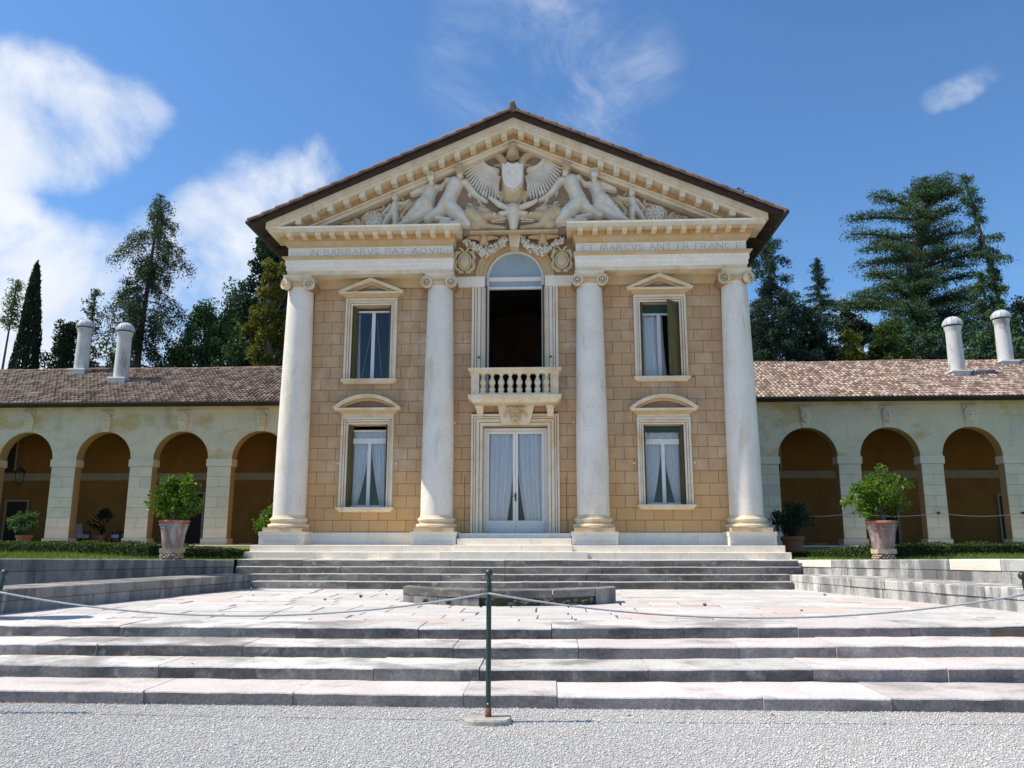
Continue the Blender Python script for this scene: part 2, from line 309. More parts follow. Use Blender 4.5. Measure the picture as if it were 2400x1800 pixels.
K['blueglass'] = mat('frosted_fanlight', (.34, .42, .46), (.30, .38, .43), 1.6, rough=.3, stain=((.30, .295, .25), 1.6, (1, 1, 1), .55, .72, .5))
K['shutter'] = mat('olive_green_shutter', (.115, .105, .04), (.15, .125, .05), 5, rough=.6, stretch=(1, 1, .2), stain=((.05, .07, .04), 4, (1, 1, .4), .5, .7, .7))
K['green'] = mat('dark_green_paint', (.018, .055, .038), (.025, .065, .045), 5, rough=.4)
K['curtain'] = mat('white_curtain', (.86, .86, .86), (.82, .82, .83), 2, rough=.9)
K['iron'] = mat('black_iron', (.02, .02, .02), (.035, .033, .03), 9, rough=.5)
K['post'] = mat('green_black_post_paint', (.016, .036, .03), (.024, .05, .04), 7, rough=.38, spec=.5)
K['rust'] = mat('rusty_iron', (.20, .10, .06), (.12, .07, .05), 30, rough=.8)
K['rope'] = mat('pale_grey_rope', (.50, .51, .52), (.36, .37, .385), 60, rough=.9, bump=.6, bscale=160)
K['concrete'] = mat('concrete', (.45, .415, .36), (.36, .34, .30), 8, rough=.95, bump=.5, bscale=30, stain=((.13, .12, .10), 5, (1, 1, 3), .52, .68, .7), stain2=((.42, .24, .12), 6, (1, 1, 1), .6, .72, .5))
K['lead'] = mat('lead_sheet', (.42, .45, .48), (.52, .55, .58), 3, rough=.5, stain=((.15, .16, .18), 7, (1, 1, .25), .55, .72, .6))
K['chim'] = mat('chimney_plaster', (.62, .61, .59), (.50, .49, .47), 1.5, rough=.92, bump=.15, stain=((.13, .125, .12), 2.0, (1, 1, .35), .52, .70, .65), fine=.08)
K['bark'] = mat('bark', (.10, .082, .066), (.065, .053, .045), 4, rough=.95, bump=.5, bscale=12, stretch=(1, 1, .25))
K['bark_pale'] = mat('pale_bark', (.20, .18, .15), (.14, .125, .105), 4, rough=.95, bump=.5, bscale=12, stretch=(1, 1, .25))
K['lawn'] = mat('lawn_turf', (.085, .13, .028), (.125, .155, .045), 1.5, rough=.95, bump=.4, bscale=60, fine=.25)
K['earth'] = mat('garden_ground', (.14, .13, .08), (.10, .11, .05), .4, rough=.95)
K['hedge_core'] = mat('hedge_core', (.018, .032, .01), (.012, .022, .008), 8, rough=.95)
K['cushion'] = mat('pale_blue_cushion', (.46, .50, .56), (.40, .44, .50), 4, rough=.95)
K['bluepipe'] = mat('blue_plastic', (.02, .16, .26), (.03, .20, .30), 9, rough=.4)
K['lf_citrus'] = leafmat('citrus_leaf', (.025, .068, .012), (.15, .255, .026), (.36, .39, .06), .40, .38)
K['lf_laurel'] = leafmat('dark_laurel_leaf', (.012, .030, .010), (.035, .070, .020), None, .25, .45)
K['lf_hedge'] = leafmat('box_leaf', (.018, .042, .008), (.070, .115, .022), (.15, .18, .04), .3, .6)
K['lf_grass'] = leafmat('grass_blade', (.07, .13, .02), (.17, .22, .05), None, .35, .7)
K['lf_fir'] = leafmat('fir_needles', (.022, .046, .026), (.085, .125, .055), None, .18, .75)
K['lf_cedar'] = leafmat('cedar_needles', (.018, .052, .036), (.085, .15, .06), (.14, .19, .05), .18, .75)
K['lf_dark'] = leafmat('dark_conifer_needles', (.014, .036, .027), (.050, .088, .055), None, .15, .75)
K['lf_cyp'] = leafmat('cypress_scale', (.012, .026, .014), (.040, .060, .028), None, .1, .8)
K['lf_decid'] = leafmat('broad_leaf', (.030, .075, .028), (.115, .18, .065), None, .3, .65)
K['lf_yell'] = leafmat('yellow_green_leaf', (.05, .065, .010), (.19, .185, .025), None, .3, .65)
K['dry'] = mat('dry_twig', (.17, .14, .13), (.12, .10, .095), 9, rough=.95)
def glassmat():
    m = bpy.data.materials.new('window_glass'); m.use_nodes = True; nt = m.node_tree; n = nt.nodes; l = nt.links; n.clear()
    out = n.new('ShaderNodeOutputMaterial'); t = n.new('ShaderNodeBsdfTransparent'); g = n.new('ShaderNodeBsdfGlossy'); mx = n.new('ShaderNodeMixShader'); fr = n.new('ShaderNodeFresnel'); fr.inputs[0].default_value = 1.5
    t.inputs[0].default_value = (.96, .97, .98, 1); g.inputs['Roughness'].default_value = .02
    l.new(fr.outputs[0], mx.inputs[0]); l.new(t.outputs[0], mx.inputs[1]); l.new(g.outputs[0], mx.inputs[2]); l.new(mx.outputs[0], out.inputs[0]); return m
K['glass'] = glassmat()
K['frame_stone'] = mat('pale_frame_stone', (.78, .69, .545), (.74, .61, .44), 3.2, rough=.85, bump=.2, bscale=35, stain=((.64, .42, .20), 1.3, (1, 1, .6), .50, .70, .7), fine=.10)
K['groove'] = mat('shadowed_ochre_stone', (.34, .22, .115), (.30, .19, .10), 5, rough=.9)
K['terra_floor'] = mat('loggia_floor_brick', (.26, .17, .12), (.22, .14, .10), 2, rough=.9)
# risers keep the dark patina that feet wear off the treads
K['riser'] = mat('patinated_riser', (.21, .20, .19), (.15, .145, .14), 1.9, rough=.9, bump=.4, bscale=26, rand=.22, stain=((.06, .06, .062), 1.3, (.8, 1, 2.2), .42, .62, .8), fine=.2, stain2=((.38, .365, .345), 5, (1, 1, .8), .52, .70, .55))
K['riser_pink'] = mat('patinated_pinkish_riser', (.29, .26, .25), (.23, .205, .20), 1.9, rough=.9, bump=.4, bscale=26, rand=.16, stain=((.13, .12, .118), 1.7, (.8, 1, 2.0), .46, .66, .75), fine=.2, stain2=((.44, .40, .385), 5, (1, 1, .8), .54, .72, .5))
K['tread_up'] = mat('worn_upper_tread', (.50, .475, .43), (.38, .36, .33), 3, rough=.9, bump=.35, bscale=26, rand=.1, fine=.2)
K['scored'] = mat('scored_plaster_line', (.46, .42, .33), (.58, .53, .42), 2, rough=.95)
K['ochre_deep'] = mat('deep_ochre_stone', (.56, .33, .13), (.58, .39, .20), 2.4, rough=.85, bump=.2, bscale=35, stain=((.34, .20, .09), 3.5, (1, 1, 1), .52, .7, .5), fine=.1)
REL={'woman':[[(-2.21,10.975,0.107)],[(-2.211,11.021,0.125),(-2.192,10.946,0.114)],[(-2.208,10.872,0.059),(-2.224,10.761,0.069)],[(-2.363,10.718,0.095),(-2.083,10.711,0.095)],[(-2.231,10.668,0.164),(-2.287,10.447,0.164),(-2.353,10.264,0.215)],[(-2.29,10.595,0.083)],[(-2.151,10.592,0.083)],[(-2.441,10.266,0.163),(-2.73,9.959,0.117),(-2.967,9.726,0.062)],[(-2.298,10.097,0.172),(-2.64,9.866,0.134),(-3.019,9.7,0.065)],[(-2.398,10.709,0.086),(-2.709,10.559,0.076),(-2.326,10.624,0.055)],[(-2.083,10.711,0.083),(-1.944,10.726,0.072),(-1.841,10.845,0.059)],[(-3.036,9.691,0.058),(-3.105,9.683,0.038)]],'man':[[(-1.452,11.152,0.114)],[(-1.511,11.004,0.066),(-1.545,10.912,0.095)],[(-1.772,10.899,0.107),(-1.3,10.85,0.107)],[(-1.578,10.801,0.207),(-1.696,10.507,0.181),(-1.796,10.233,0.215)],[(-1.899,10.162,0.163)],[(-1.691,10.157,0.197),(-1.411,9.894,0.168),(-1.201,9.671,0.103)],[(-1.201,9.662,0.082),(-1.546,9.705,0.075),(-1.927,9.732,0.062)],[(-1.933,10.089,0.154),(-2.173,9.947,0.12),(-2.31,9.859,0.103)],[(-2.068,9.872,0.062),(-1.721,9.828,0.048)],[(-1.265,10.812,0.097),(-1.071,10.548,0.079),(-0.914,10.415,0.062),(-0.74,10.319,0.045)]],'putto':[[(-3.169,10.43,0.09)],[(-3.149,10.319,0.045)],[(-3.173,10.245,0.103),(-3.212,10.08,0.1)],[(-3.271,10.008,0.082),(-3.389,9.863,0.065),(-3.488,9.682,0.041)],[(-3.175,9.987,0.086),(-3.161,9.822,0.068),(-3.157,9.675,0.048)],[(-3.296,10.248,0.052),(-3.397,10.121,0.041),(-3.507,10.004,0.031)],[(-3.07,10.298,0.048),(-2.93,10.295,0.041),(-2.81,10.376,0.031)]],'foliage':[[(-3.04,10.483,0.038),(-2.985,10.407,0.031),(-2.949,10.37,0.017)],[(-3.506,10.271,0.031),(-3.468,10.178,0.031),(-3.536,10.106,0.027)],[(-3.814,10.057,0.027),(-3.659,10.127,0.027),(-3.503,10.16,0.027)],[(-2.634,10.344,0.034),(-2.841,10.219,0.045),(-2.974,10.001,0.038)],[(-2.702,10.253,0.031),(-2.89,10.11,0.038),(-3.041,9.874,0.027)],[(-2.739,10.346,0.028),(-2.946,10.24,0.034),(-3.065,10.114,0.027)],[(-4.03,9.712,0.038),(-4.037,9.914,0.038),(-3.92,10.059,0.031),(-3.746,10.101,0.031),(-3.568,10.014,0.034),(-3.502,9.866,0.031)],[(-4.082,9.713,0.034),(-4.139,9.824,0.041),(-4.246,9.9,0.027)],[(-4.204,9.716,0.041),(-4.26,9.79,0.034),(-4.383,9.811,0.021)],[(-4.344,9.709,0.038),(-4.469,9.776,0.027),(-4.591,9.751,0.024)],[(-4.135,9.714,0.031),(-4.209,9.844,0.031)],[(-4.536,9.704,0.044)]],'rosette':[[(-3.651,9.869,0.041),(-3.59,9.868,0.045)],[(-3.669,9.805,0.041),(-3.618,9.766,0.044)],[(-3.72,9.766,0.041),(-3.699,9.704,0.044)],[(-3.785,9.767,0.041),(-3.801,9.707,0.044)],[(-3.838,9.808,0.041),(-3.887,9.772,0.044)],[(-3.861,9.874,0.041),(-3.922,9.875,0.045)],[(-3.843,9.938,0.041),(-3.894,9.977,0.045)],[(-3.792,9.977,0.041),(-3.813,10.039,0.045)],[(-3.727,9.976,0.041),(-3.71,10.036,0.045)],[(-3.673,9.934,0.041),(-3.625,9.971,0.045)],[(-3.756,9.871,0.069)],[(-3.532,9.867,0.024),(-3.538,9.811,0.024),(-3.559,9.759,0.024),(-3.593,9.715,0.024),(-3.638,9.681,0.024),(-3.691,9.661,0.024),(-3.748,9.655,0.024),(-3.806,9.663,0.024),(-3.861,9.686,0.024),(-3.909,9.722,0.024),(-3.946,9.767,0.024),(-3.97,9.82,0.024),(-3.98,9.876,0.024),(-3.974,9.932,0.024),(-3.953,9.984,0.024),(-3.919,10.028,0.024),(-3.874,10.062,0.024),(-3.821,10.082,0.024),(-3.763,10.089,0.024),(-3.705,10.08,0.024),(-3.65,10.057,0.024),(-3.602,10.021,0.024),(-3.565,9.976,0.024),(-3.541,9.923,0.024),(-3.532,9.867,0.024)]],'monster':[[(-1.276,10.169,0.032),(-1.072,10.132,0.044),(-0.869,10.128,0.053)],[(-1.152,9.962,0.181),(-0.948,9.807,0.201)],[(-0.987,9.615,0.181),(-0.866,9.719,0.161)],[(-0.868,10.063,0.121),(-0.706,10.017,0.089),(-0.635,9.972,0.048)],[(-0.867,9.87,0.141),(-0.624,9.886,0.121),(-0.421,9.839,0.101),(-0.239,9.813,0.072)],[(-0.543,9.938,0.069)],[(-0.381,9.891,0.056)],[(-0.865,9.613,0.121),(-0.542,9.574,0.08),(-0.259,9.547,0.06)],[(-1.194,10.049,0.04),(-1.031,10.11,0.04)],[(-1.151,9.876,0.044),(-0.949,10.022,0.044)],[(-1.089,9.746,0.044),(-0.888,9.913,0.04)],[(-1.027,9.573,0.044),(-0.866,9.741,0.04)],[(-1.315,10.008,0.081),(-1.19,9.705,0.08),(-1.087,9.51,0.052)]],'skull':[[(-0.027,10.002,0.186),(-0.021,9.83,0.151),(-0.013,9.616,0.105),(-0.014,9.52,0.092)],[(-0.199,9.93,0.06),(-0.321,9.922,0.06),(-0.381,9.934,0.032)],[(0.165,9.922,0.06),(0.286,9.913,0.06),(0.336,9.919,0.032)],[(-0.179,10.069,0.073),(-0.382,10.171,0.069),(-0.545,10.304,0.053),(-0.637,10.382,0.036)],[(0.145,10.062,0.073),(0.347,10.144,0.069),(0.489,10.205,0.053),(0.59,10.278,0.036)],[(-0.139,10.144,0.032)],[(-0.112,10.124,0.032)],[(-0.086,10.159,0.032)],[(-0.06,10.148,0.032)],[(-0.033,10.12,0.032)],[(-0.007,10.153,0.032)],[(0.019,10.152,0.032)],[(0.046,10.118,0.032)],[(0.072,10.145,0.032)],[(0.098,10.155,0.032)],[(-0.139,9.94,0.044)],[(0.104,9.934,0.044)]],'wing':[[(-0.796,11.436,0.027),(-1.103,11.459,0.035),(-1.351,11.384,0.031)],[(-0.804,11.393,0.027),(-1.106,11.388,0.035),(-1.35,11.285,0.031)],[(-0.806,11.349,0.027),(-1.101,11.318,0.035),(-1.338,11.188,0.031)],[(-0.798,11.306,0.027),(-1.084,11.249,0.035),(-1.312,11.093,0.031)],[(-0.782,11.265,0.027),(-1.055,11.184,0.035),(-1.269,11.005,0.031)],[(-0.761,11.227,0.027),(-1.021,11.122,0.035),(-1.223,10.919,0.031)],[(-0.734,11.193,0.027),(-0.98,11.065,0.035),(-1.167,10.839,0.03)],[(-0.705,11.162,0.027),(-0.937,11.01,0.035),(-1.11,10.762,0.03)],[(-0.669,11.14,0.026),(-0.888,10.963,0.035),(-1.047,10.689,0.03)],[(-0.632,11.12,0.026),(-0.836,10.918,0.035),(-0.981,10.62,0.03)],[(-0.594,11.103,0.026),(-0.782,10.878,0.035),(-0.91,10.556,0.03)],[(-0.556,11.086,0.026),(-0.725,10.84,0.035),(-0.836,10.498,0.03)],[(-0.518,11.07,0.026),(-0.667,10.805,0.035),(-0.759,10.444,0.03)],[(-0.48,11.052,0.026),(-0.608,10.773,0.035),(-0.677,10.399,0.03)],[(-0.442,11.034,0.026),(-0.545,10.753,0.035),(-0.59,10.376,0.03)],[(-0.408,11.01,0.026),(-0.485,10.745,0.035),(-0.505,10.385,0.03)],[(-0.374,10.985,0.026),(-0.432,10.762,0.035),(-0.433,10.442,0.03)],[(-0.879,11.504,0.053),(-0.837,11.37,0.069),(-0.692,11.235,0.073),(-0.466,11.141,0.09)]],'wing_covert':[[(-0.796,11.436,0.025),(-0.971,11.414,0.025)],[(-0.804,11.393,0.025),(-0.976,11.354,0.025)],[(-0.806,11.349,0.025),(-0.973,11.294,0.024)],[(-0.798,11.306,0.024),(-0.96,11.236,0.024)],[(-0.782,11.265,0.024),(-0.936,11.181,0.024)],[(-0.761,11.227,0.024),(-0.908,11.128,0.024)],[(-0.734,11.193,0.024),(-0.873,11.081,0.024)],[(-0.705,11.162,0.024),(-0.835,11.035,0.024)],[(-0.669,11.14,0.024),(-0.791,10.998,0.024)],[(-0.632,11.12,0.024),(-0.745,10.963,0.024)],[(-0.594,11.103,0.024),(-0.698,10.932,0.024)],[(-0.556,11.086,0.024),(-0.648,10.903,0.024)],[(-0.518,11.07,0.024),(-0.599,10.875,0.024)],[(-0.48,11.052,0.024),(-0.548,10.849,0.024)],[(-0.442,11.034,0.024),(-0.495,10.83,0.024)],[(-0.408,11.01,0.024),(-0.445,10.816,0.024)],[(-0.374,10.985,0.024),(-0.4,10.816,0.024)],[(-0.8,11.414,0.018),(-0.973,11.384,0.018)],[(-0.805,11.371,0.018),(-0.975,11.324,0.018)],[(-0.802,11.328,0.018),(-0.967,11.265,0.018)],[(-0.79,11.286,0.018),(-0.948,11.208,0.018)],[(-0.771,11.246,0.018),(-0.922,11.154,0.018)],[(-0.747,11.21,0.018),(-0.89,11.104,0.018)],[(-0.72,11.177,0.018),(-0.854,11.058,0.018)],[(-0.687,11.151,0.018),(-0.813,11.016,0.018)],[(-0.651,11.13,0.018),(-0.768,10.98,0.018)],[(-0.613,11.111,0.018),(-0.721,10.948,0.018)],[(-0.575,11.094,0.018),(-0.673,10.917,0.018)],[(-0.537,11.078,0.018),(-0.623,10.889,0.018)],[(-0.499,11.061,0.018),(-0.573,10.862,0.018)],[(-0.461,11.043,0.018),(-0.521,10.839,0.018)],[(-0.425,11.022,0.018),(-0.47,10.823,0.018)],[(-0.391,10.998,0.018),(-0.422,10.816,0.018)]],'eagle':[[(-0.037,11.065,0.306),(-0.037,10.628,0.264),(-0.037,10.412,0.223)],[(-0.275,10.656,0.049),(-0.301,10.5,0.026)],[(-0.196,10.654,0.049),(-0.213,10.498,0.026)],[(-0.116,10.652,0.049),(-0.125,10.496,0.026)],[(-0.037,10.65,0.049),(-0.037,10.494,0.026)],[(0.042,10.648,0.049),(0.051,10.492,0.026)],[(0.122,10.646,0.049),(0.139,10.49,0.026)],[(0.201,10.645,0.049),(0.227,10.488,0.026)],[(-0.367,10.549,0.049),(-0.403,10.394,0.026)],[(-0.284,10.547,0.049),(-0.311,10.392,0.026)],[(-0.202,10.545,0.049),(-0.22,10.39,0.026)],[(-0.119,10.543,0.049),(-0.129,10.388,0.026)],[(-0.037,10.542,0.049),(-0.037,10.386,0.026)],[(0.045,10.54,0.049),(0.054,10.383,0.026)],[(0.127,10.538,0.049),(0.145,10.381,0.026)],[(0.21,10.536,0.049),(0.237,10.379,0.026)],[(0.292,10.534,0.049),(0.328,10.377,0.026)],[(-0.311,10.44,0.049),(-0.342,10.284,0.026)],[(-0.233,10.438,0.049),(-0.255,10.282,0.026)],[(-0.155,10.436,0.049),(-0.168,10.28,0.026)],[(-0.076,10.434,0.049),(-0.081,10.278,0.026)],[(0.002,10.432,0.049),(0.006,10.277,0.026)],[(0.08,10.43,0.049),(0.093,10.275,0.026)],[(0.158,10.429,0.049),(0.18,10.273,0.026)],[(0.237,10.427,0.049),(0.267,10.271,0.026)],[(-0.183,10.328,0.049),(-0.199,10.173,0.026)],[(-0.11,10.327,0.049),(-0.118,10.171,0.026)],[(-0.037,10.325,0.049),(-0.037,10.17,0.026)],[(0.036,10.323,0.049),(0.044,10.168,0.026)],[(0.109,10.322,0.049),(0.125,10.166,0.026)],[(-0.252,11.268,0.122),(-0.283,11.423,0.102),(-0.375,11.568,0.094),(-0.519,11.65,0.082)],[(-0.519,11.683,0.082)],[(-0.591,11.618,0.041),(-0.663,11.614,0.029)],[(-0.406,11.724,0.029)],[(-0.479,11.755,0.027)],[(-0.342,10.397,0.045),(-0.392,10.193,0.032)],[(-0.282,11.334,0.033),(-0.498,11.318,0.037)],[(0.178,11.257,0.122),(0.209,11.41,0.102),(0.302,11.551,0.094),(0.445,11.625,0.082)],[(0.445,11.658,0.082)],[(0.517,11.59,0.041),(0.588,11.581,0.029)],[(0.333,11.705,0.029)],[(0.405,11.732,0.027)],[(0.267,10.383,0.045),(0.317,10.177,0.032)],[(0.209,11.322,0.033),(0.423,11.295,0.037)]],'crown':[[(-0.036,11.748,0.135),(-0.037,11.571,0.151)],[(-0.16,11.519,0.045),(0.086,11.512,0.045)],[(-0.16,11.795,0.041),(-0.036,11.87,0.053),(0.087,11.789,0.041)],[(-0.036,11.903,0.045)],[(-0.16,11.64,0.027),(-0.16,11.563,0.027)],[(-0.119,11.639,0.027),(-0.119,11.562,0.027)],[(-0.078,11.638,0.027),(-0.078,11.561,0.027)],[(-0.036,11.637,0.027),(-0.037,11.56,0.027)],[(0.005,11.636,0.027),(0.004,11.559,0.027)],[(0.046,11.635,0.027),(0.045,11.558,0.027)],[(0.087,11.634,0.027),(0.086,11.557,0.027)]],'shield':[[(-0.303,11.313,0.02),(-0.252,11.268,0.02),(-0.139,11.331,0.02),(-0.108,11.286,0.02),(-0.037,11.262,0.02),(0.035,11.282,0.02),(0.066,11.326,0.02),(0.168,11.257,0.02),(0.229,11.31,0.02),(0.228,10.971,0.02),(0.197,10.775,0.02),(0.105,10.647,0.02),(-0.037,10.574,0.02),(-0.179,10.653,0.02),(-0.271,10.786,0.02),(-0.306,10.984,0.02)]],'small_eagle':[[(-0.823,9.554,0.059),(-0.754,9.593,0.028)],[(-0.814,9.444,0.107),(-0.813,9.297,0.097),(-0.821,9.224,0.069)],[(-0.89,9.226,0.038),(-0.89,9.117,0.024)],[(-0.734,9.223,0.038),(-0.743,9.114,0.024)],[(-0.892,9.445,0.045),(-0.943,9.324,0.024)],[(-0.736,9.442,0.045),(-0.683,9.328,0.024)],[(-0.902,9.438,0.045),(-0.988,9.333,0.024)],[(-0.725,9.434,0.045),(-0.645,9.334,0.024)],[(-0.913,9.431,0.045),(-1.034,9.342,0.024)],[(-0.715,9.427,0.045),(-0.607,9.34,0.024)],[(-0.923,9.424,0.045),(-1.079,9.351,0.024)],[(-0.704,9.419,0.045),(-0.569,9.346,0.024)],[(-0.934,9.417,0.045),(-1.124,9.36,0.024)],[(-0.694,9.412,0.045),(-0.531,9.352,0.024)],[(-0.944,9.41,0.045),(-1.169,9.369,0.024)],[(-0.683,9.404,0.045),(-0.493,9.357,0.024)],[(-0.954,9.402,0.045),(-1.215,9.378,0.024)],[(-0.673,9.397,0.045),(-0.454,9.363,0.024)],[(-0.892,9.445,0.052),(-1.031,9.475,0.045),(-1.153,9.432,0.031)],[(-0.736,9.442,0.052),(-0.58,9.466,0.045),(-0.449,9.436,0.031)]],'garlandpath':[[(-1.348,9.291,0.104),(-1.173,9.178,0.129),(-0.963,9.046,0.147),(-0.806,8.934,0.146),(-0.651,9.003,0.146),(-0.495,9.11,0.147),(-0.34,9.216,0.138),(-0.218,9.36,0.104)]],'cart':[[(-1.336,8.708,0.257),(-1.3,8.599,0.24)],[(-1.426,9.018,0.086),(-1.511,8.838,0.086),(-1.543,8.639,0.086),(-1.437,8.457,0.086),(-1.28,8.31,0.085)],[(-1.27,9.033,0.103),(-1.13,8.849,0.086),(-1.093,8.595,0.086),(-1.16,8.416,0.079)],[(-1.34,9.052,0.086),(-1.496,9.019,0.052)]]}
# ------------------------------------------------------------------ ground, steps, terrace
def lz(x, y=0):  # height of the lawn terraces either side of the villa
    return 1.075+min(max((abs(x)-6.2)/3.2, 0), 1)*.125
mb = MB(); mb.add([(-900, -1500, 0), (900, -1500, 0), (900, 8.6, 0), (-900, 8.6, 0)], [(0, 1, 2, 3)]); tag(mb.build('gravel_court', K['gravel']), kind='structure')
mb = MB(); mb.add([(-600, 18.0, 1.02), (600, 18.0, 1.02), (600, 1500, 1.02), (-600, 1500, 1.02)], [(0, 1, 2, 3)]); tag(mb.build('garden_ground', K['earth']), kind='structure')
def step_block(name, x0, x1, yf, z0, z1, dep, m, parent, n=3, jit=.005, ch=.018, rm=None):
    """one long stone of a step: front line yf(x), worn front edge"""
    prof = [(0, z0), (0, z1-ch), (ch*.3, z1-ch*.35), (ch, z1), (dep, z1), (dep, z0)]; vs = []; fs = []; q = len(prof)
    for i in range(n+1):
        x = x0+(x1-x0)*i/n; y = yf(x); j = rnd.uniform(-jit, jit); jz = rnd.uniform(-jit, jit)*.6
        for k, (a, z) in enumerate(prof): vs.append((x, y+a+(j if k < 4 else 0), z+(jz if 0 < k < 5 else 0)))
    for i in range(n):
        for k in range(q-1): fs.append((i*q+k, i*q+k+1, (i+1)*q+k+1, (i+1)*q+k)[::-1])
    fs += [tuple(range(q)), tuple(range((n+1)*q-1, n*q-1, -1))]
    mb = MB(); mb.add(vs, fs); idx = ([1, 0, 0, 0, 0]*n)+[0, 0]
    return mb.build(name, m, parent, mat2=rm or m, idx=idx)
# lower flight: four broad steps
fl = [(0, 7.87, .010, .125), (.125, 8.54, .055, .255), (.255, 9.18, .070, .385), (.385, 9.81, .095, .515)]
def fline(b, k): return lambda x: b+k*max(0, x)-.01*min(0, x)*.3
core = MB()
for z0, b, k, z1 in fl: core.box(-9.3, 10.2, b+.12+k*10 if False else b+.75, 10.9, 0.0 if z0 == 0 else z0, z1-.03)
steps = tag(core.build('front_steps', K['soil']), kind='structure')
joints = [[-9.4, -7.1, -5.9, -3.05, -1.58, .06, .95, 2.87, 4.05, 6.1, 8.0, 10.2],
          [-9.4, -7.4, -5.4, -3.25, -2.45, -.95, .15, 1.9, 3.6, 5.0, 6.6, 8.3, 10.2],
          [-9.4, -7.2, -5.0, -4.3, -2.6, -.2, 1.2, 3.0, 4.1, 5.9, 7.8, 10.2],
          [-9.4, -7.8, -5.75, -4.4, -2.2, -.7, .9, 2.5, 3.9, 5.3, 6.5, 8.4, 10.2]]
pink = [1, 0, 0, 0]
for s, (z0, b, k, z1) in enumerate(fl):
    J = joints[s]
    for i in range(len(J)-1):
        dz = rnd.uniform(-.006, .006)
        m = K['pink_stone'] if (s == 0 or rnd.random() < .18 or (s in (1, 2) and i > 7)) else K['grey_stone']
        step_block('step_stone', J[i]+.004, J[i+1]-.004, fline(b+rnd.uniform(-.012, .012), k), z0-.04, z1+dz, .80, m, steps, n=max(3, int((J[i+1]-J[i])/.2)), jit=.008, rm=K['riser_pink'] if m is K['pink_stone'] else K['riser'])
# gravel: loose pebbles, joined (nobody could count them)
def pebbles(name, n, xr, yr, parent=None, smin=.004, smax=.0125):
    oc = np.array([(1, 0, 0), (0, 1, 0), (-1, 0, 0), (0, -1, 0), (0, 0, 1), (0, 0, -.6)], float)
    fc = np.array([(0, 1, 4), (1, 2, 4), (2, 3, 4), (3, 0, 4), (1, 0, 5), (2, 1, 5), (3, 2, 5), (0, 3, 5)])
    a = rs.rand(n); y = yr[0]+(yr[1]-yr[0])*a**1.0; x = xr[0](y)+(xr[1](y)-xr[0](y))*rs.rand(n)
    s = smin+(smax-smin)*rs.rand(n)**2.2; c = np.stack([x, y, s*.25], 1)
    sc = np.stack([s*(.7+.6*rs.rand(n)), s*(.7+.6*rs.rand(n)), s*(.45+.4*rs.rand(n))], 1)
    V = oc[None]*sc[:, None]*(1+.35*(rs.rand(n, 6, 1)-.5)); th = rs.rand(n)*6.283; ca, sa = np.cos(th)[:, None], np.sin(th)[:, None]
    X = V[..., 0]*ca-V[..., 1]*sa; Y = V[..., 0]*sa+V[..., 1]*ca; V = np.stack([X, Y, V[..., 2]], -1)+c[:, None]
    F = (fc[None]+6*np.arange(n)[:, None, None]).reshape(-1, 3)
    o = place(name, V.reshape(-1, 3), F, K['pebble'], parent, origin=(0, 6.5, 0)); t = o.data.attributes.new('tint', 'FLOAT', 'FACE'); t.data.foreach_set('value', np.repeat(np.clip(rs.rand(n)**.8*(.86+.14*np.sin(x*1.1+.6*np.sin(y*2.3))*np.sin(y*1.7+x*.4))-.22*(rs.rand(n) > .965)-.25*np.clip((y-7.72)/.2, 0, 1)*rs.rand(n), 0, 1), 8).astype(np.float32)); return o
tag(pebbles('gravel', 150000, (lambda y: .9-.78*y-.3, lambda y: .9+.66*y+.3), (4.9, 7.93)), 'pale grey crushed gravel lying in front of the lowest step', 'gravel', kind='stuff')
# paved platform
plat = MB().box(-8.5, 9.5, 10.4, 17.6, .30, .478).build('paved_platform', K['soil']); tag(plat, kind='structure')
def wx_l(y): return -5.42-(16.85-y)*.262
def wx_r(y): return 5.85+(17.35-y)*.358
def slab(x0, x1, y0, y1, m, skew=0.):
    t = .505+rnd.uniform(-.004, .007); g = .012; c = .007; x0 += g; x1 -= g; y0 += g; y1 -= g; dx = rnd.uniform(-.02, .02)
    tl = [rnd.uniform(-.003, .003) for _ in range(4)]
    vs = [(x0, y0, .46), (x1, y0, .46), (x1+dx, y1, .46), (x0+dx, y1, .46), (x0, y0, t-c), (x1, y0, t-c), (x1+dx, y1, t-c), (x0+dx, y1, t-c), (x0+c, y0+c, t+tl[0]), (x1-c, y0+c, t+tl[1]), (x1-c+dx, y1-c, t+tl[2]), (x0+c+dx, y1-c, t+tl[3])]
    mb = MB(); mb.add(vs, [(8, 9, 10, 11)]+[(4+i, 4+(i+1) % 4, 8+(i+1) % 4, 8+i) for i in range(4)]+[(i, (i+1) % 4, 4+(i+1) % 4, 4+i) for i in range(4)])
    mb.build('paving_slab', m, plat)
y = 10.45
rows = []
while y < 16.95:
    h = rnd.choice((.42, .5, .58, .66, .74)); rows.append((y, min(y+h, 17.3))); y += h
pinks = {(0, -1.65), (0, -.6), (1, -.75), (2, 3.4), (4, 3.2), (6, 3.6), (1, 4.4), (5, 6.2)}
for r, (ya, yb) in enumerate(rows):
    # shift follows the slight skew of the top step
    x = wx_l(ya)-.25-rnd.uniform(0, .5)
    while x < wx_r(ya)+.2:
        wd = rnd.choice((.48, .62, .75, .9, 1.1, 1.3)); xc = x+wd/2; off = .09*max(0, xc) if ya < 11.5 else .05*max(0, xc)
        pk = any(pr == r and abs(px-xc) < .4 for pr, px in pinks) or rnd.random() < .06
        slab(x, x+wd, ya+off, yb+off, K['slab_pink'] if pk else K['slab']); x += wd
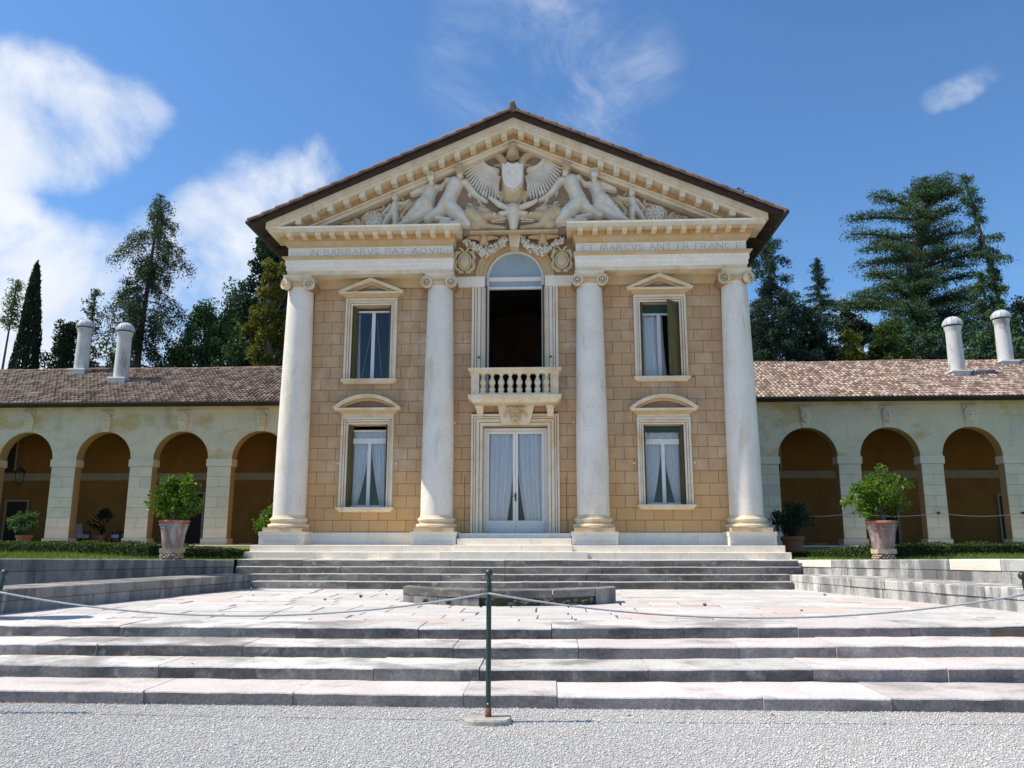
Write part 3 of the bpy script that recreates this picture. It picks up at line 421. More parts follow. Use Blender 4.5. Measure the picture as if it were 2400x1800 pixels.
# upper flight
ufl = [(.47, 16.88, .515+.14), (.62, 17.16, .515+.28), (.76, 17.43, .515+.42), (.90, 17.70, 1.075)]
core = MB()
for z0, b, z1 in ufl: core.box(-6.9, 7.1, b+.75, 18.95, z0, z1-.03)
us = tag(core.build('upper_steps', K['soil']), kind='structure')
ends = [(-5.44, 5.95), (-5.60, 5.98), (-6.02, 6.30), (-6.10, 6.36)]
for s, (z0, b, z1) in enumerate(ufl):
    x = ends[s][0]
    while x < ends[s][1]-.05:
        wd = rnd.uniform(.95, 2.1); x1 = min(x+wd, ends[s][1]);
        if ends[s][1]-x1 < .6: x1 = ends[s][1]
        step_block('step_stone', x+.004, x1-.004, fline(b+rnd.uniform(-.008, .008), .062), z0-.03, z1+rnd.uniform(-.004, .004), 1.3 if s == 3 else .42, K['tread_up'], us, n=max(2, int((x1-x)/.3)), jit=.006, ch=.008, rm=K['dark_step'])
        x = x1
landing = MB().box(-6.2, 6.6, 18.55, 19.6, 1.0, 1.071).build('landing', K['white_stone']); tag(landing, kind='structure')
# flanking walls: two tiers each side, two courses of stones in each
def tier(name, label, p0, p1, p2, zb, zt0, zt1, m, depth, seed, pale=()):
    rr = random.Random(seed); P = [Vector((*p0, 0)), Vector((*p1, 0)), Vector((*p2, 0))]
    sg = -1 if p1[0] < 0 else 1
    L1 = (P[1]-P[0]).length; L2 = (P[2]-P[1]).length; T = L1+L2
    def at(s): return P[0].lerp(P[1], s/L1) if s <= L1 else P[1].lerp(P[2], (s-L1)/L2)
    t = thing(name, (p0[0], p0[1], zb), label, 'wall')
    def top(s): return zt0+(zt1-zt0)*min(s/L1, 1)
    for c in range(2):
        s = 0
        while s < T-.02:
            ln = rr.uniform(.75, 1.7); e = min(s+ln, T)
            if T-e < .5: e = T
            if s < L1 < e: e = L1
            a, b = at(s+.003), at(e-.003); d = (b-a).normalized(); nn = Vector((d.y, -d.x, 0))*(1 if sg < 0 else -1)  # into the bank
            if nn.x*sg < 0: nn = -nn
            za0, zb0 = zb, zb; ta, tb = top(s), top(e)
            mid0, mid1 = zb+(ta-zb)*.52, zb+(tb-zb)*.52
            lo0, hi0, lo1, hi1 = (zb-.06, mid0-.003, zb-.06, mid1-.003) if c == 0 else (mid0, ta, mid1, tb)
            off = rr.uniform(-.006, .006)+(.012 if c == 1 else 0)
            A, B = a-nn*off, b-nn*off; A2, B2 = a+nn*depth, b+nn*depth; ch = .014
            mbk = MB()
            pa = [(A, lo0), (A, hi0-ch), (A+nn*ch, hi0), (A2, hi0), (A2, lo0)]; pb = [(B, lo1), (B, hi1-ch), (B+nn*ch, hi1), (B2, hi1), (B2, lo1)]
            mbk.add([(q.x, q.y, z) for q, z in pa+pb], [(i, (i+1) % 5, 5+(i+1) % 5, 5+i) for i in range(5)]+[(4, 3, 2, 1, 0), (5, 6, 7, 8, 9)])
            mbk.build('wall_stone', K['white_stone'] if (c, round(s)) in pale or (pale and rr.random() < .10) else m, t); s = e
    return t
tier('flanking_wall', 'low grey streaked stone wall along the left edge of the paving', (-5.43, 16.86), (-6.88, 11.3), (-7.5, 9.3), .515, .80, .845, K['wall_left'], .95, 3)
tier('flanking_wall', 'upper dark grey retaining wall below the left lawn', (-6.06, 17.42), (-8.35, 13.0), (-10.6, 9.2), .79, 1.078, 1.222, K['wall_left'], .5, 5)
tier('flanking_wall', 'low pale streaked stone wall along the right edge of the paving', (5.93, 17.40), (7.80, 12.1), (8.7, 9.8), .515, .80, .85, K['wall_right'], 1.1, 8)
tier('flanking_wall', 'upper pale stone retaining wall with new white stones below the right lawn', (6.34, 18.1), (9.05, 14.2), (11.6, 10.2), .79, 1.08, 1.215, K['wall_right'], .5, 12, pale=((1, 0), (1, 3)))
# lawns
def lawn(s, pts):
    V = [(x, yv, lz(x)-.006) for x, yv in pts]; mb = MB(); mb.add(V, [tuple(range(len(V)))] if s > 0 else [tuple(range(len(V)-1, -1, -1))]); return mb
nl = 14
def lawn_sheet(name, side, inner):
    """inner: wall line (x, y); sheet reaches 60 m out and back to the arcade"""
    ys = [p[1] for p in inner]; V = []; F = []; cols = [0, .4, .9, 1.5, 2.5, 4, 8, 20, 60]
    for (x, yv) in inner:
        for c in cols: V.append((x+side*c, yv, lz(x+side*c)-.006))
    n = len(cols)
    for i in range(len(inner)-1):
        for j in range(n-1):
            q = (i*n+j, i*n+j+1, (i+1)*n+j+1, (i+1)*n+j); F.append(q if side < 0 else q[::-1])
    mb = MB(); mb.add(V, F); return tag(mb.build(name, K['lawn']), kind='structure')
lawn_sheet('lawn', -1, [(-6.0, 32.5), (-6.05, 26), (-6.1, 20.5), (-6.25, 17.4), (-8.55, 13.0), (-10.7, 9.4)])
lawn_sheet('lawn', 1, [(6.0, 32.5), (6.05, 26), (6.3, 20.5), (6.6, 18.1), (9.25, 14.2), (11.7, 10.4)])
for s, x, yy in ((-1, -10.6, 9.3), (1, 11.6, 10.3)):
    tag(MB().box(min(x, x+s*60), max(x, x+s*60), yy, yy+.4, -.02, 1.22).build('terrace_wall', K['wall_left']), 'long grey terrace wall running off beyond the steps on the %s' % ('left' if s < 0 else 'right'), 'wall')
def tint(o, n, per, vals=None):
    t = o.data.attributes.new('tint', 'FLOAT', 'FACE'); t.data.foreach_set('value', np.repeat(rs.rand(n) if vals is None else vals, per).astype(np.float32)); return o
def grass(name, n, xf, yr, zf, h=(.03, .09), label=None):
    yv = yr[0]+(yr[1]-yr[0])*rs.rand(n); lo, hi = xf(yv); x = lo+(hi-lo)*rs.rand(n); z = np.array([zf(a) for a in x]); hh = h[0]+(h[1]-h[0])*rs.rand(n)**2
    a = rs.rand(n)*6.283; wdt = .004+.004*rs.rand(n); dx, dy = np.cos(a)*wdt, np.sin(a)*wdt; le = (rs.rand(n, 2)-.5)*hh[:, None]*1.2
    V = np.stack([np.stack([x-dx, yv-dy, z-.01], 1), np.stack([x+dx, yv+dy, z-.01], 1), np.stack([x+le[:, 0], yv+le[:, 1], z+hh], 1)], 1).reshape(-1, 3)
    o = place(name, V, np.arange(3*n).reshape(n, 3), K['lf_grass']); tint(o, n, 1); return tag(o, label, 'grass', kind='stuff')
grass('grass', 26000, lambda yv: (np.full_like(yv, -16.), -8.6-(13-yv)*.5*(yv < 13)-np.where(yv > 13, -(yv-13)*.45, 0)), (11, 19.2), lz, label='sunlit short grass behind the left retaining wall')
grass('grass', 26000, lambda yv: (9.3-np.where(yv > 14.2, (yv-14.2)*.6, 0)+np.where(yv < 14.2, (14.2-yv)*.65, 0), np.full_like(yv, 17.)), (11, 19.2), lz, label='short grass behind the right retaining wall')
# the curved curb in front of the upper steps
curb = thing('stone_curb', (.17, 13.1, .5), 'low curved stone curb with crumbled base in front of the upper steps', 'curb')
def cy(x): return 12.85+.80*((x-.17)/1.80)**2*(1 if abs(x-.17) < 1.2 else 1)
XS = np.linspace(-1.60, 1.95, 25)
def curbpiece(name, x0, x1, z0, z1, d0, d1, m, n=6):
    xs = np.linspace(x0, x1, n+1); mbk = MB(); vs = []; q = 5
    for x in xs:
        yv = cy(x)+d0; vs += [(x, yv, z0), (x, yv, z1-.012), (x, yv+.012, z1), (x, cy(x)+d1, z1), (x, cy(x)+d1, z0)]
    fs = []
    for i in range(n):
        for k in range(5): fs.append((i*q+k, (i+1)*q+k, (i+1)*q+(k+1) % q, i*q+(k+1) % q))
    fs += [(4, 3, 2, 1, 0), tuple(range(n*q, n*q+5))]
    return mbk.add(vs, fs).build(name, m, curb)
curbpiece('rubble_base', -1.50, 1.88, .46, .655, .13, .36, K['soil'], 24)
for x0, x1 in ((-1.60, -.22), (-.215, .92), (.925, 1.62)): curbpiece('coping_stone', x0, x1-.004, .635, .755, 0, .42, K['dark_step'], 8)
curbpiece('corner_stone', 1.625, 1.97, .46, .755, 0, .42, K['wall_left'], 3)
curbpiece('base_stone', -1.60, -.95, .46, .632, .008, .3, K['wall_left'], 4); curbpiece('base_stone', -.94, -.25, .46, .628, .014, .3, K['wall_left'], 4)
for i in range(46):
    x = rnd.uniform(-.2, 1.6); MB().ball((x, cy(x)+.13+rnd.uniform(-.02, .03), rnd.uniform(.50, .62)), rnd.uniform(.018, .045), 6, 4, (1.3, 1, .8)).build('rubble', K['rubble'], curb)
def tuft(loc, n, h, label):
    a = rs.rand(n)*6.283; rr = rs.rand(n)*h*.9; x = loc[0]+np.cos(a)*rr; yv = loc[1]+np.sin(a)*rr*.6; hh = h*(.4+.6*rs.rand(n)); w2 = h*.10
    V = np.stack([np.stack([loc[0]+(x-loc[0])*.3-w2*.5, loc[1]+(yv-loc[1])*.3, np.full(n, loc[2])], 1), np.stack([loc[0]+(x-loc[0])*.3+w2*.5, loc[1]+(yv-loc[1])*.3, np.full(n, loc[2])], 1), np.stack([x, yv, loc[2]+hh], 1)], 1).reshape(-1, 3)
    o = place('weed', V, np.arange(3*n).reshape(n, 3), K['lf_hedge']); tint(o, n, 1); return tag(o, label, 'weed', 'weeds growing in the paving joints')
for i, (x, yv, h, lab) in enumerate([(-2.55, 14.6, .07, 'largest green weed tuft in the paving left of the curved curb'), (-3.0, 13.9, .05, 'small weed tuft in the paving nearer the left wall'), (-2.2, 15.2, .04, 'tiny weed tuft close to the upper steps on the left'), (3.35, 13.2, .06, 'weed tuft in the paving right of the curved curb'), (6.0, 15.5, .05, 'thin weed tuft in the paving by the right wall'), (4.6, 12.3, .04, 'weed tuft in the front right of the paving'), (-4.6, 14.8, .035, 'weed tuft in the paving near the left flanking wall')]):
    tuft((x, yv, .503), 60, h, lab)
for x, lab in ((-1.15, 'left fern tuft growing from the curb base'), (-.75, 'second fern tuft growing from the curb base'), (.05, 'large bright fern tuft beside the post at the curb'), (.36, 'right fern tuft beside the post at the curb')):
    tuft((x, cy(x)-.03, .52), 70, .10, lab)
for i, (x, yv, zz) in enumerate([(-3.9, 9.12, .258), (-3.3, 9.75, .388), (-2.9, 8.6, .258), (-.9, 8.0, .0), (1.6, 7.6, 0), (2.9, 7.7, 0)]):
    a = rnd.uniform(0, 3); mbk = MB(); r = .03; mbk.add([(x+r*math.cos(a), yv+r*math.sin(a), zz+.006), (x-.015*math.sin(a), yv+.015*math.cos(a), zz+.02), (x-r*math.cos(a), yv-r*math.sin(a), zz+.012), (x+.015*math.sin(a), yv-.015*math.cos(a), zz+.004)], [(0, 1, 2, 3)])
    tag(mbk.build('fallen_leaf', K['terr']), ['brown fallen leaf on the second tread at left', 'curled fallen leaf on the third tread at left', 'fallen leaf on the second tread left of the post', 'fallen leaf on the gravel left of the post', 'fallen leaf on the gravel right of the post', 'fallen leaf on the gravel at far right'][i], 'leaf')
# ------------------------------------------------------------------ villa
YW = 20.0
villa = thing('villa', (0, 20, 1.05), 'tan stucco villa with four white columns and a carved pediment', 'building')
# --- plinth courses and door steps
def course(name, x0, x1, yf, z0, z1, yb, m, parent, lens):
    x = x0; i = 0
    while x < x1-.02:
        e = min(x+lens[i % len(lens)], x1); i += 1
        if x1-e < .35: e = x1
        mb = MB(); c = .006; a, b = x+.002, e-.002
        mb.hexa([(a, yf, z0), (b, yf, z0), (b, yb, z0), (a, yb, z0), (a, yf, z1-c), (b, yf, z1-c), (b, yb, z1-c), (a, yb, z1-c)])
        mb.add([(a, yf, z1-c), (b, yf, z1-c), (b, yb, z1-c), (a, yb, z1-c), (a+c, yf+c, z1), (b-c, yf+c, z1), (b-c, yb, z1), (a+c, yb, z1)], [(4, 5, 6, 7), (0, 1, 5, 4), (1, 2, 6, 5), (3, 0, 4, 7)])
        mb.build(name, m, parent); x = e
pl = empty_part('plinth', (0, 19, 1.07), villa)
course('plinth_stone', -6.42, 6.42, 18.86, 1.06, 1.225, 19.9, K['white_stone'], pl, (1.75, 1.55, 1.2, .9, 2.0, 1.4))
course('plinth_stone', -6.33, -1.38, 19.02, 1.225, 1.378, 19.94, K['white_stone'], pl, (1.1, 2.6, 1.0)); course('plinth_stone', 1.40, 6.33, 19.02, 1.225, 1.378, 19.94, K['white_stone'], pl, (1.15, 2.4, 1.2))
course('plinth_stone', -5.6, -1.36, 19.93, 1.378, 1.682, 20.2, K['white_stone'], pl, (1.9, 1.7, 1.5)); course('plinth_stone', 1.38, 5.6, 19.93, 1.378, 1.682, 20.2, K['white_stone'], pl, (1.6, 1.5, 1.8))
ds = empty_part('door_steps', (0, 18.8, 1.07), villa)
course('step_stone', -1.70, 1.74, 18.68, 1.06, 1.238, 19.0, K['white_stone'], ds, (.92, 1.45, 1.2))
course('step_stone', -1.405, 1.395, 18.97, 1.225, 1.388, 19.4, K['white_stone'], ds, (1.6, 1.4))
course('step_stone', -1.37, 1.385, 19.28, 1.38, 1.537, 19.7, K['white_stone'], ds, (1.8, 1.3))
course('step_stone', -1.365, 1.38, 19.58, 1.53, 1.668, 20.5, K['white_stone'], ds, (2.25, .6))
# --- front wall with openings, courses of stucco blocks
OPEN = [(-4.315, -3.275, 5.60, 7.615), (-4.31, -3.275, 2.31, 4.43), (3.26, 4.27, 5.60, 7.60), (3.255, 4.265, 2.365, 4.375), (-.77, .77, 5.05, 9.12), (-.825, .835, 1.668, 4.368)]
ZT = 9.50
wall = empty_part('front_wall', (0, 20, 1.68), villa)
xs = sorted({-5.80, 5.80}|{o[0] for o in OPEN}|{o[1] for o in OPEN}); zs = sorted({1.3, ZT, 8.34}|{o[2] for o in OPEN}|{o[3] for o in OPEN})
mb = MB()
for i in range(len(xs)-1):
    j = 0
    while j < len(zs)-1:
        x0, x1 = xs[i], xs[i+1]; z0 = zs[j]
        inside = lambda zz: any(o[0]-1e-6 <= x0 and x1 <= o[1]+1e-6 and o[2]-1e-6 <= zz[0] and zz[1] <= o[3]+1e-6 for o in OPEN)
        if inside((zs[j], zs[j+1])): j += 1; continue
        k = j
        while k < len(zs)-1 and not inside((zs[k], zs[k+1])): k += 1
        mb.box(x0, x1, YW+.012, YW+.42, z0, zs[k]); j = k
mb.build('backing', K['joint'], wall)
# spandrels of the round arch
arc = [(-.77*math.cos(t), 8.34+.77*math.sin(t)) for t in np.linspace(0, math.pi, 25)]
mb = MB(); mb.strip(arc, [(x, 9.2) for x, z in arc], YW+.01, YW+.42); mb.build('arch_spandrel', K['stucco'], wall)
MB().box(-1.62, -.77, YW-.004, YW+.012, 8.34, 9.5).build('spandrel_panel', K['ochre_stone'], wall); MB().box(.77, 1.62, YW-.004, YW+.012, 8.34, 9.5).build('spandrel_panel', K['ochre_stone'], wall); MB().box(-.768, .768, YW-.003, YW+.011, 9.118, 9.5).build('spandrel_panel', K['ochre_stone'], wall)
H = (8.07-1.682)/21
FR = [(-4.47, -3.10, 5.58, 7.9), (-4.47, -3.10, 2.29, 4.62), (3.105, 4.435, 5.58, 7.9), (3.08, 4.435, 2.35, 4.56), (-1.12, 1.12, 5.0, 8.1), (-1.115, 1.11, 1.66, 4.67)]
BW = .465
def brow(x0, x1, zc, ph):
    x = x0; out = []; k = math.ceil((x0-ph)/BW); e = ph+k*BW
    if e-x0 < .10: e += BW
    while True:
        if x1-e < .10: e = x1
        out.append((x, min(e, x1)));
        if e >= x1: break
        x = e; e += BW
    return out
for r in range(21):
    za, zb = 1.682+r*H, 1.682+(r+1)*H
    for (bx0, bx1) in ((-5.36, -2.28), (-1.62, 1.62), (2.28, 5.36)):
        segs = [(bx0, bx1)]
        for f in FR:
            ov = min(zb, f[3])-max(za, f[2])
            if ov > H*.55:
                ns = []
                for a, b in segs:
                    if f[1] <= a or f[0] >= b: ns.append((a, b))
                    else:
                        if f[0]-a > .05: ns.append((a, f[0]+.02))
                        if b-f[1] > .05: ns.append((f[1]-.02, b))
                segs = ns
        for a, b in segs:
            ph = (-3.69+.005 if bx1 < 0 else (3.69 if bx0 > 0 else (-1.36 if b < 0 else 1.33)))+(BW/2 if r % 2 else 0)
            for x0, x1 in brow(a, b, 0, ph):
                if x1-x0 < .03: continue
                clip = [o for o in OPEN if o[0]-.02 < x1 and o[1]+.02 > x0 and min(zb, o[3])-max(za, o[2]) > .01]
                zl, zh = za, zb
                if clip:
                    o = clip[0]
                    if x0 >= o[0]-.2 and x1 <= o[1]+.2 or True:
                        if o[2] > za and o[2] < zb: zh = o[2]
                        elif o[3] > za and o[3] < zb: zl = o[3]
                        else: continue
                if zh-zl < .03: continue
                me = block_mesh(x1-x0-.009, zh-zl-.009, .03, K['stucco'], .006)
                same('stucco_block', me, wall, ((x0+x1)/2, YW-.004+rnd.uniform(-.0015, .0015), (zl+zh)/2))
# --- plain band under the architrave, impost bands
for x0, x1 in ((-5.7, -1.62), (1.62, 5.7)): MB().box(x0, x1, YW-.06, YW+.02, 8.07, 8.36).build('wall_band', K['ochre_stone'], villa)
for x0, x1 in ((-1.62, -.79), (.79, 1.62)): MB().layer(x0, x1, YW-.10, YW+.02, 8.055, 8.338, 0, .004, 0, 0).build('impost_band', K['white_stone'], villa)
# --- body of the villa behind the front
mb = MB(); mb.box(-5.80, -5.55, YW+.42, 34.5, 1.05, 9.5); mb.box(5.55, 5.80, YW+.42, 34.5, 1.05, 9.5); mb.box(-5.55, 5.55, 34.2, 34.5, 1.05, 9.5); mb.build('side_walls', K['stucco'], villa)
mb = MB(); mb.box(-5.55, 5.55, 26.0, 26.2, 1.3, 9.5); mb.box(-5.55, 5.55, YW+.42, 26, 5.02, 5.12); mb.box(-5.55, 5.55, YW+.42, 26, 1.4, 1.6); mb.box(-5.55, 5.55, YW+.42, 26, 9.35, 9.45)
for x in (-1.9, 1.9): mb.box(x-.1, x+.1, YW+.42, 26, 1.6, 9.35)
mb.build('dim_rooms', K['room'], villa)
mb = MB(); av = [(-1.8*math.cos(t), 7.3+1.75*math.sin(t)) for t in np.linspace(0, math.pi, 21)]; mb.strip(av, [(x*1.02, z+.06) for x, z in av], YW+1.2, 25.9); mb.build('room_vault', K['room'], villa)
# --- columns
def column(x):
    c = empty_part('column', (x, 19.8, 1.25), villa)
    mb = MB(); mb.layer(x-.545, x+.545, 19.26, 20.0, 1.378, 1.60, 0, 0); mb.build('pedestal', K['white_stone'], c)
    mb = MB(); mb.layer(x-.545, x+.545, 19.26, 20.0, 1.602, 1.70, .012, .018); mb.build('pedestal_cap', K['white_stone'], c)
    mb = MB(); mb.layer(x-.56, x+.56, 19.08, 20.0, 1.226, 1.378, 0, 0); mb.build('pedestal_foot', K['white_stone'], c)
    mb = MB(); mb.layer(x-.49, x+.49, 19.32, 20.0, 1.70, 1.80, 0, 0); mb.build('plinth', K['ochre_stone'], c)
    pr = [(.30, 1.80), (.47, 1.80)]+[(.478+.035*math.sin(t), 1.843-.042*math.cos(t)) for t in np.linspace(.3, 2.9, 7)]+[(.462, 1.888), (.435, 1.893), (.428, 1.92), (.438, 1.948), (.448, 1.952)]+[(.442+.03*math.sin(t), 1.99-.036*math.cos(t)) for t in np.linspace(.3, 2.9, 7)]+[(.435, 2.028), (.43, 2.045), (.412, 2.065), (.404, 2.095), (.403, 2.11)]
    mb = MB(); mb.lathe([(r, z-1.80) for r, z in pr], (x, 19.8, 1.80), 48, False); mb.build('base', K['cream'], c, True, auto=45)
    pr = []
    for i in range(19):
        t = i/18; z = 2.108+(7.93-2.108)*t; pr.append((.402-.072*max(0, (t-.18)/.82)**1.35, z-2.108))
    pr += [(.327, 5.83), (.345, 5.845), (.345, 5.87), (.335, 5.885)]
    mb = MB(); mb.lathe(pr, (x, 19.8, 2.108), 64, False); mb.build('shaft', K['plaster'], c, True, auto=40)
    cap = MB(); cap.lathe([(.335, 0), (.36, .03), (.395, .06), (.40, .085), (.37, .10)], (x, 19.8, 7.985), 40, True); cap.build('echinus', K['ochre_stone'], c, True, auto=40)
    ab = MB(); ab.layer(x-.335, x+.335, 19.46, 20.0, 8.145, 8.205, 0, .005); ab.layer(x-.35, x+.35, 19.445, 20.0, 8.205, 8.30, .005, .035); ab.build('abacus', K['cream'], c)
    ch = MB(); ch.box(x-.30, x+.30, 19.435, 20.0, 8.06, 8.145); ch.build('channel', K['ochre_stone'], c)
    for s in (-1, 1):
        v = MB(); cx, cz, cyv = x+s*.318, 8.048, 19.41
        rot = 0
        if abs(x) > 3 and s*x > 0: rot = s*R(38)
        path = []
        for i in range(44):
            t = i/43; a = math.pi/2+s*(-t*2.35*2*math.pi); r = .128*(1-t)**.85+.018; path.append((r*math.cos(a), -.012, r*math.sin(a)))
        v.tube(path, [.021-.010*i/43 for i in range(44)], 6)
        n = 28; rim = [(.142*math.cos(2*math.pi*k/n), .138*math.sin(2*math.pi*k/n)) for k in range(n)]
        bk = MB(); bk.prism(rim[::-1], 0.004, .56); bk.v = [(cx+q[0]*math.cos(rot)-q[1]*math.sin(rot), cyv+q[0]*math.sin(rot)+q[1]*math.cos(rot), cz+q[2]) for q in bk.v]; bk.build('volute_back', K['groove'], c)
        v.strip([(.142*math.cos(2*math.pi*k/n), .142*math.sin(2*math.pi*k/n)) for k in range(n+1)], [(.120*math.cos(2*math.pi*k/n), .120*math.sin(2*math.pi*k/n)) for k in range(n+1)], -.022, .10)
        v.ball((0, -.012, 0), .026, 8, 6)
        p = []
        for q in v.v:
            xx, yy, zz = q; p.append((cx+xx*math.cos(rot)-yy*math.sin(rot), cyv+xx*math.sin(rot)+yy*math.cos(rot), cz+zz))
        v.v = p; v.build('volute', K['cream'], c, True, auto=40)
    return c
for x in (-5.67, -1.945, 1.945, 5.67): column(x)
# --- entablature
YE, XE, XI = 19.45, 5.95, 1.60
def dentil_row(mb, x0, x1, yf, z0, z1, wd, gap, dep):
    n = int((x1-x0+gap)/(wd+gap)); p = (x1-x0-wd)/(n-1)
    for i in range(n): a = x0+i*p; mb.box(a, a+wd, yf-dep, yf, z0, z1)
for s in (-1, 1):
    x0, x1 = (-XE, -XI) if s < 0 else (XI, XE); lo, ro = (1, .55) if s < 0 else (.55, 1)
    e = empty_part('entablature', ((x0+x1)/2, YE, 8.3), villa)
    mb = MB(); mb.layer(x0, x1, YE, 20, 8.30, 8.402, 0, 0, lo, ro); mb.build('fascia', K['cream'], e)
    mb = MB(); mb.layer(x0, x1, YE, 20, 8.402, 8.425, .006, .03, lo, ro); mb.layer(x0, x1, YE, 20, 8.425, 8.535, .026, .026, lo, ro); mb.build('fascia', K['white_stone'], e)
    mb = MB(); mb.layer(x0, x1, YE, 20, 8.535, 8.56, .03, .056, lo, ro); mb.layer(x0, x1, YE, 20, 8.56, 8.69, .052, .052, lo, ro); mb.build('fascia', K['white_stone'], e)
    mb = MB(); mb.layer(x0, x1, YE, 20, 8.69, 8.745, .056, .115, lo, ro); mb.layer(x0, x1, YE, 20, 8.745, 8.775, .125, .125, lo, ro); mb.build('taenia', K['ochre_stone'], e)
    mb = MB(); mb.layer(x0, x1, YE, 20, 8.775, 9.045, 0, 0, lo, ro); mb.build('frieze', K['white_stone'], e)
    mb = MB(); mb.layer(x0, x1, YE, 20, 9.045, 9.075, .02, .03, lo, ro); mb.layer(x0, x1, YE, 20, 9.075, 9.155, .035, .11, lo, ro); mb.layer(x0, x1, YE, 20, 9.155, 9.185, .12, .12, lo, ro); mb.build('bed_moulding', K['ochre_stone'], e)
    mb = MB(); mb.layer(x0, x1, YE, 20, 9.185, 9.33, .13, .13, lo, ro); mb.build('modillion_band', K['ochre_deep'], e)
    nm = 12
    for i in range(nm):
        xm = x0-.02+(x1-x0+.04)*(i+.35)/(nm-.3) if s < 0 else x0-.02+(x1-x0+.04)*(i+.35)/(nm-.3)
        m2 = MB(); m2.hexa([(xm-.065, YE-.34, 9.245), (xm+.065, YE-.34, 9.245), (xm+.065, YE-.13, 9.215), (xm-.065, YE-.13, 9.215), (xm-.065, YE-.36, 9.33), (xm+.065, YE-.36, 9.33), (xm+.065, YE-.13, 9.33), (xm-.065, YE-.13, 9.33)]); m2.build('modillion', K['cream'], e)
    mb = MB(); mb.layer(x0, x1, YE, 20, 9.33, 9.435, .405, .405, lo, ro); mb.build('corona', K['cream'], e)
    mb = MB(); mb.layer(x0, x1, YE, 20, 9.435, 9.475, .41, .44, lo, ro); mb.build('cornice_fillet', K['white_stone'], e)
# --- inscriptions cut in the friezes (stroke letters)
GL = {'N': [[(0, 0), (0, 1)], [(0, 1), (.75, 0)], [(.75, 0), (.75, 1)]], 'B': [[(0, 0), (0, 1)], [(0, 1), (.4, 1), (.52, .88), (.52, .65), (.4, .53), (0, .53)], [(.4, .53), (.58, .4), (.58, .12), (.42, 0), (0, 0)]], 'A': [[(0, 0), (.38, 1), (.76, 0)], [(.14, .38), (.62, .38)]],
      'R': [[(0, 0), (0, 1)], [(0, 1), (.4, 1), (.54, .86), (.54, .64), (.4, .5), (0, .5)], [(.3, .5), (.66, 0)]], 'V': [[(0, 1), (.36, 0), (.72, 1)]], 'S': [[(.5, .86), (.36, 1), (.14, 1), (.02, .84), (.06, .64), (.44, .4), (.5, .18), (.36, 0), (.12, 0), (0, .14)]],
      'P': [[(0, 0), (0, 1)], [(0, 1), (.42, 1), (.56, .86), (.56, .62), (.42, .48), (0, .48)]], 'T': [[(.34, 0), (.34, 1)], [(0, 1), (.68, 1)]], 'Q': [[(.4, 0), (.12, .15), (0, .5), (.12, .85), (.4, 1), (.68, .85), (.8, .5), (.68, .15), (.4, 0)], [(.42, .05), (.95, -.2)]],
      'I': [[(.08, 0), (.08, 1)]], 'L': [[(0, 1), (0, 0), (.5, 0)]], 'E': [[(.5, 1), (0, 1), (0, 0), (.5, 0)], [(0, .52), (.42, .52)]], 'M': [[(0, 0), (.1, 1), (.45, .1), (.8, 1), (.9, 0)]], 'C': [[(.66, .84), (.42, 1), (.14, .86), (0, .5), (.14, .14), (.42, 0), (.66, .16)]],
      'F': [[(0, 0), (0, 1), (.5, 1)], [(0, .52), (.42, .52)]], '.': [[(.05, .48), (.13, .52)]], 'D': [[(0, 0), (0, 1), (.36, 1), (.62, .8), (.68, .5), (.62, .2), (.36, 0), (0, 0)]], ' ': []}
def inscribe(txt, x0, x1, z, h, y, parent, th=.011, name='letter', faint=0):
    wd = [(.16 if c == 'I' else .3 if c in '. ' else .2 if False else max([p[0] for st in GL[c] for p in st]+[.2]))+.26 for c in txt]
    k = (x1-x0)/sum(wd); x = x0
    for c, q in zip(txt, wd):
        mb = MB()
        for st in GL[c]:
            for (a, b), (a2, b2) in zip(st[:-1], st[1:]):
                p, p2 = Vector((x+a*k, z+b*h)), Vector((x+a2*k, z+b2*h)); d = (p2-p); ln = d.length; d.normalize(); nn = Vector((-d.y, d.x))*(th*(.5 if abs(d.x) < .8 else .32)); p -= d*th*.3; p2 += d*th*.3
                mb.prism([tuple(p-nn), tuple(p2-nn), tuple(p2+nn), tuple(p+nn)], y-.003, y+.002)
            for e in (st[0], st[-1]):  # small serifs
                if c not in 'QSC.DB': mb.prism([(x+e[0]*k-th*1.3, z+e[1]*h-th*.22), (x+e[0]*k+th*1.3, z+e[1]*h-th*.22), (x+e[0]*k+th*1.3, z+e[1]*h+th*.22), (x+e[0]*k-th*1.3, z+e[1]*h+th*.22)], y-.0034, y+.002)
        if mb.v: mb.build(name, K['letter'], parent)
        x += q*k
fl_ = empty_part('inscription', (-3.5, YE, 8.8), villa); inscribe('N.BARBARVS.PAT.AQVIL.', -5.32, -1.64, 8.835, .15, YE, fl_)
fr_ = empty_part('inscription', (3.5, YE, 8.8), villa); inscribe('.ET.MARCVS.ANT.FR.FRANC.F', 1.66, 5.86, 8.835, .15, YE, fr_)
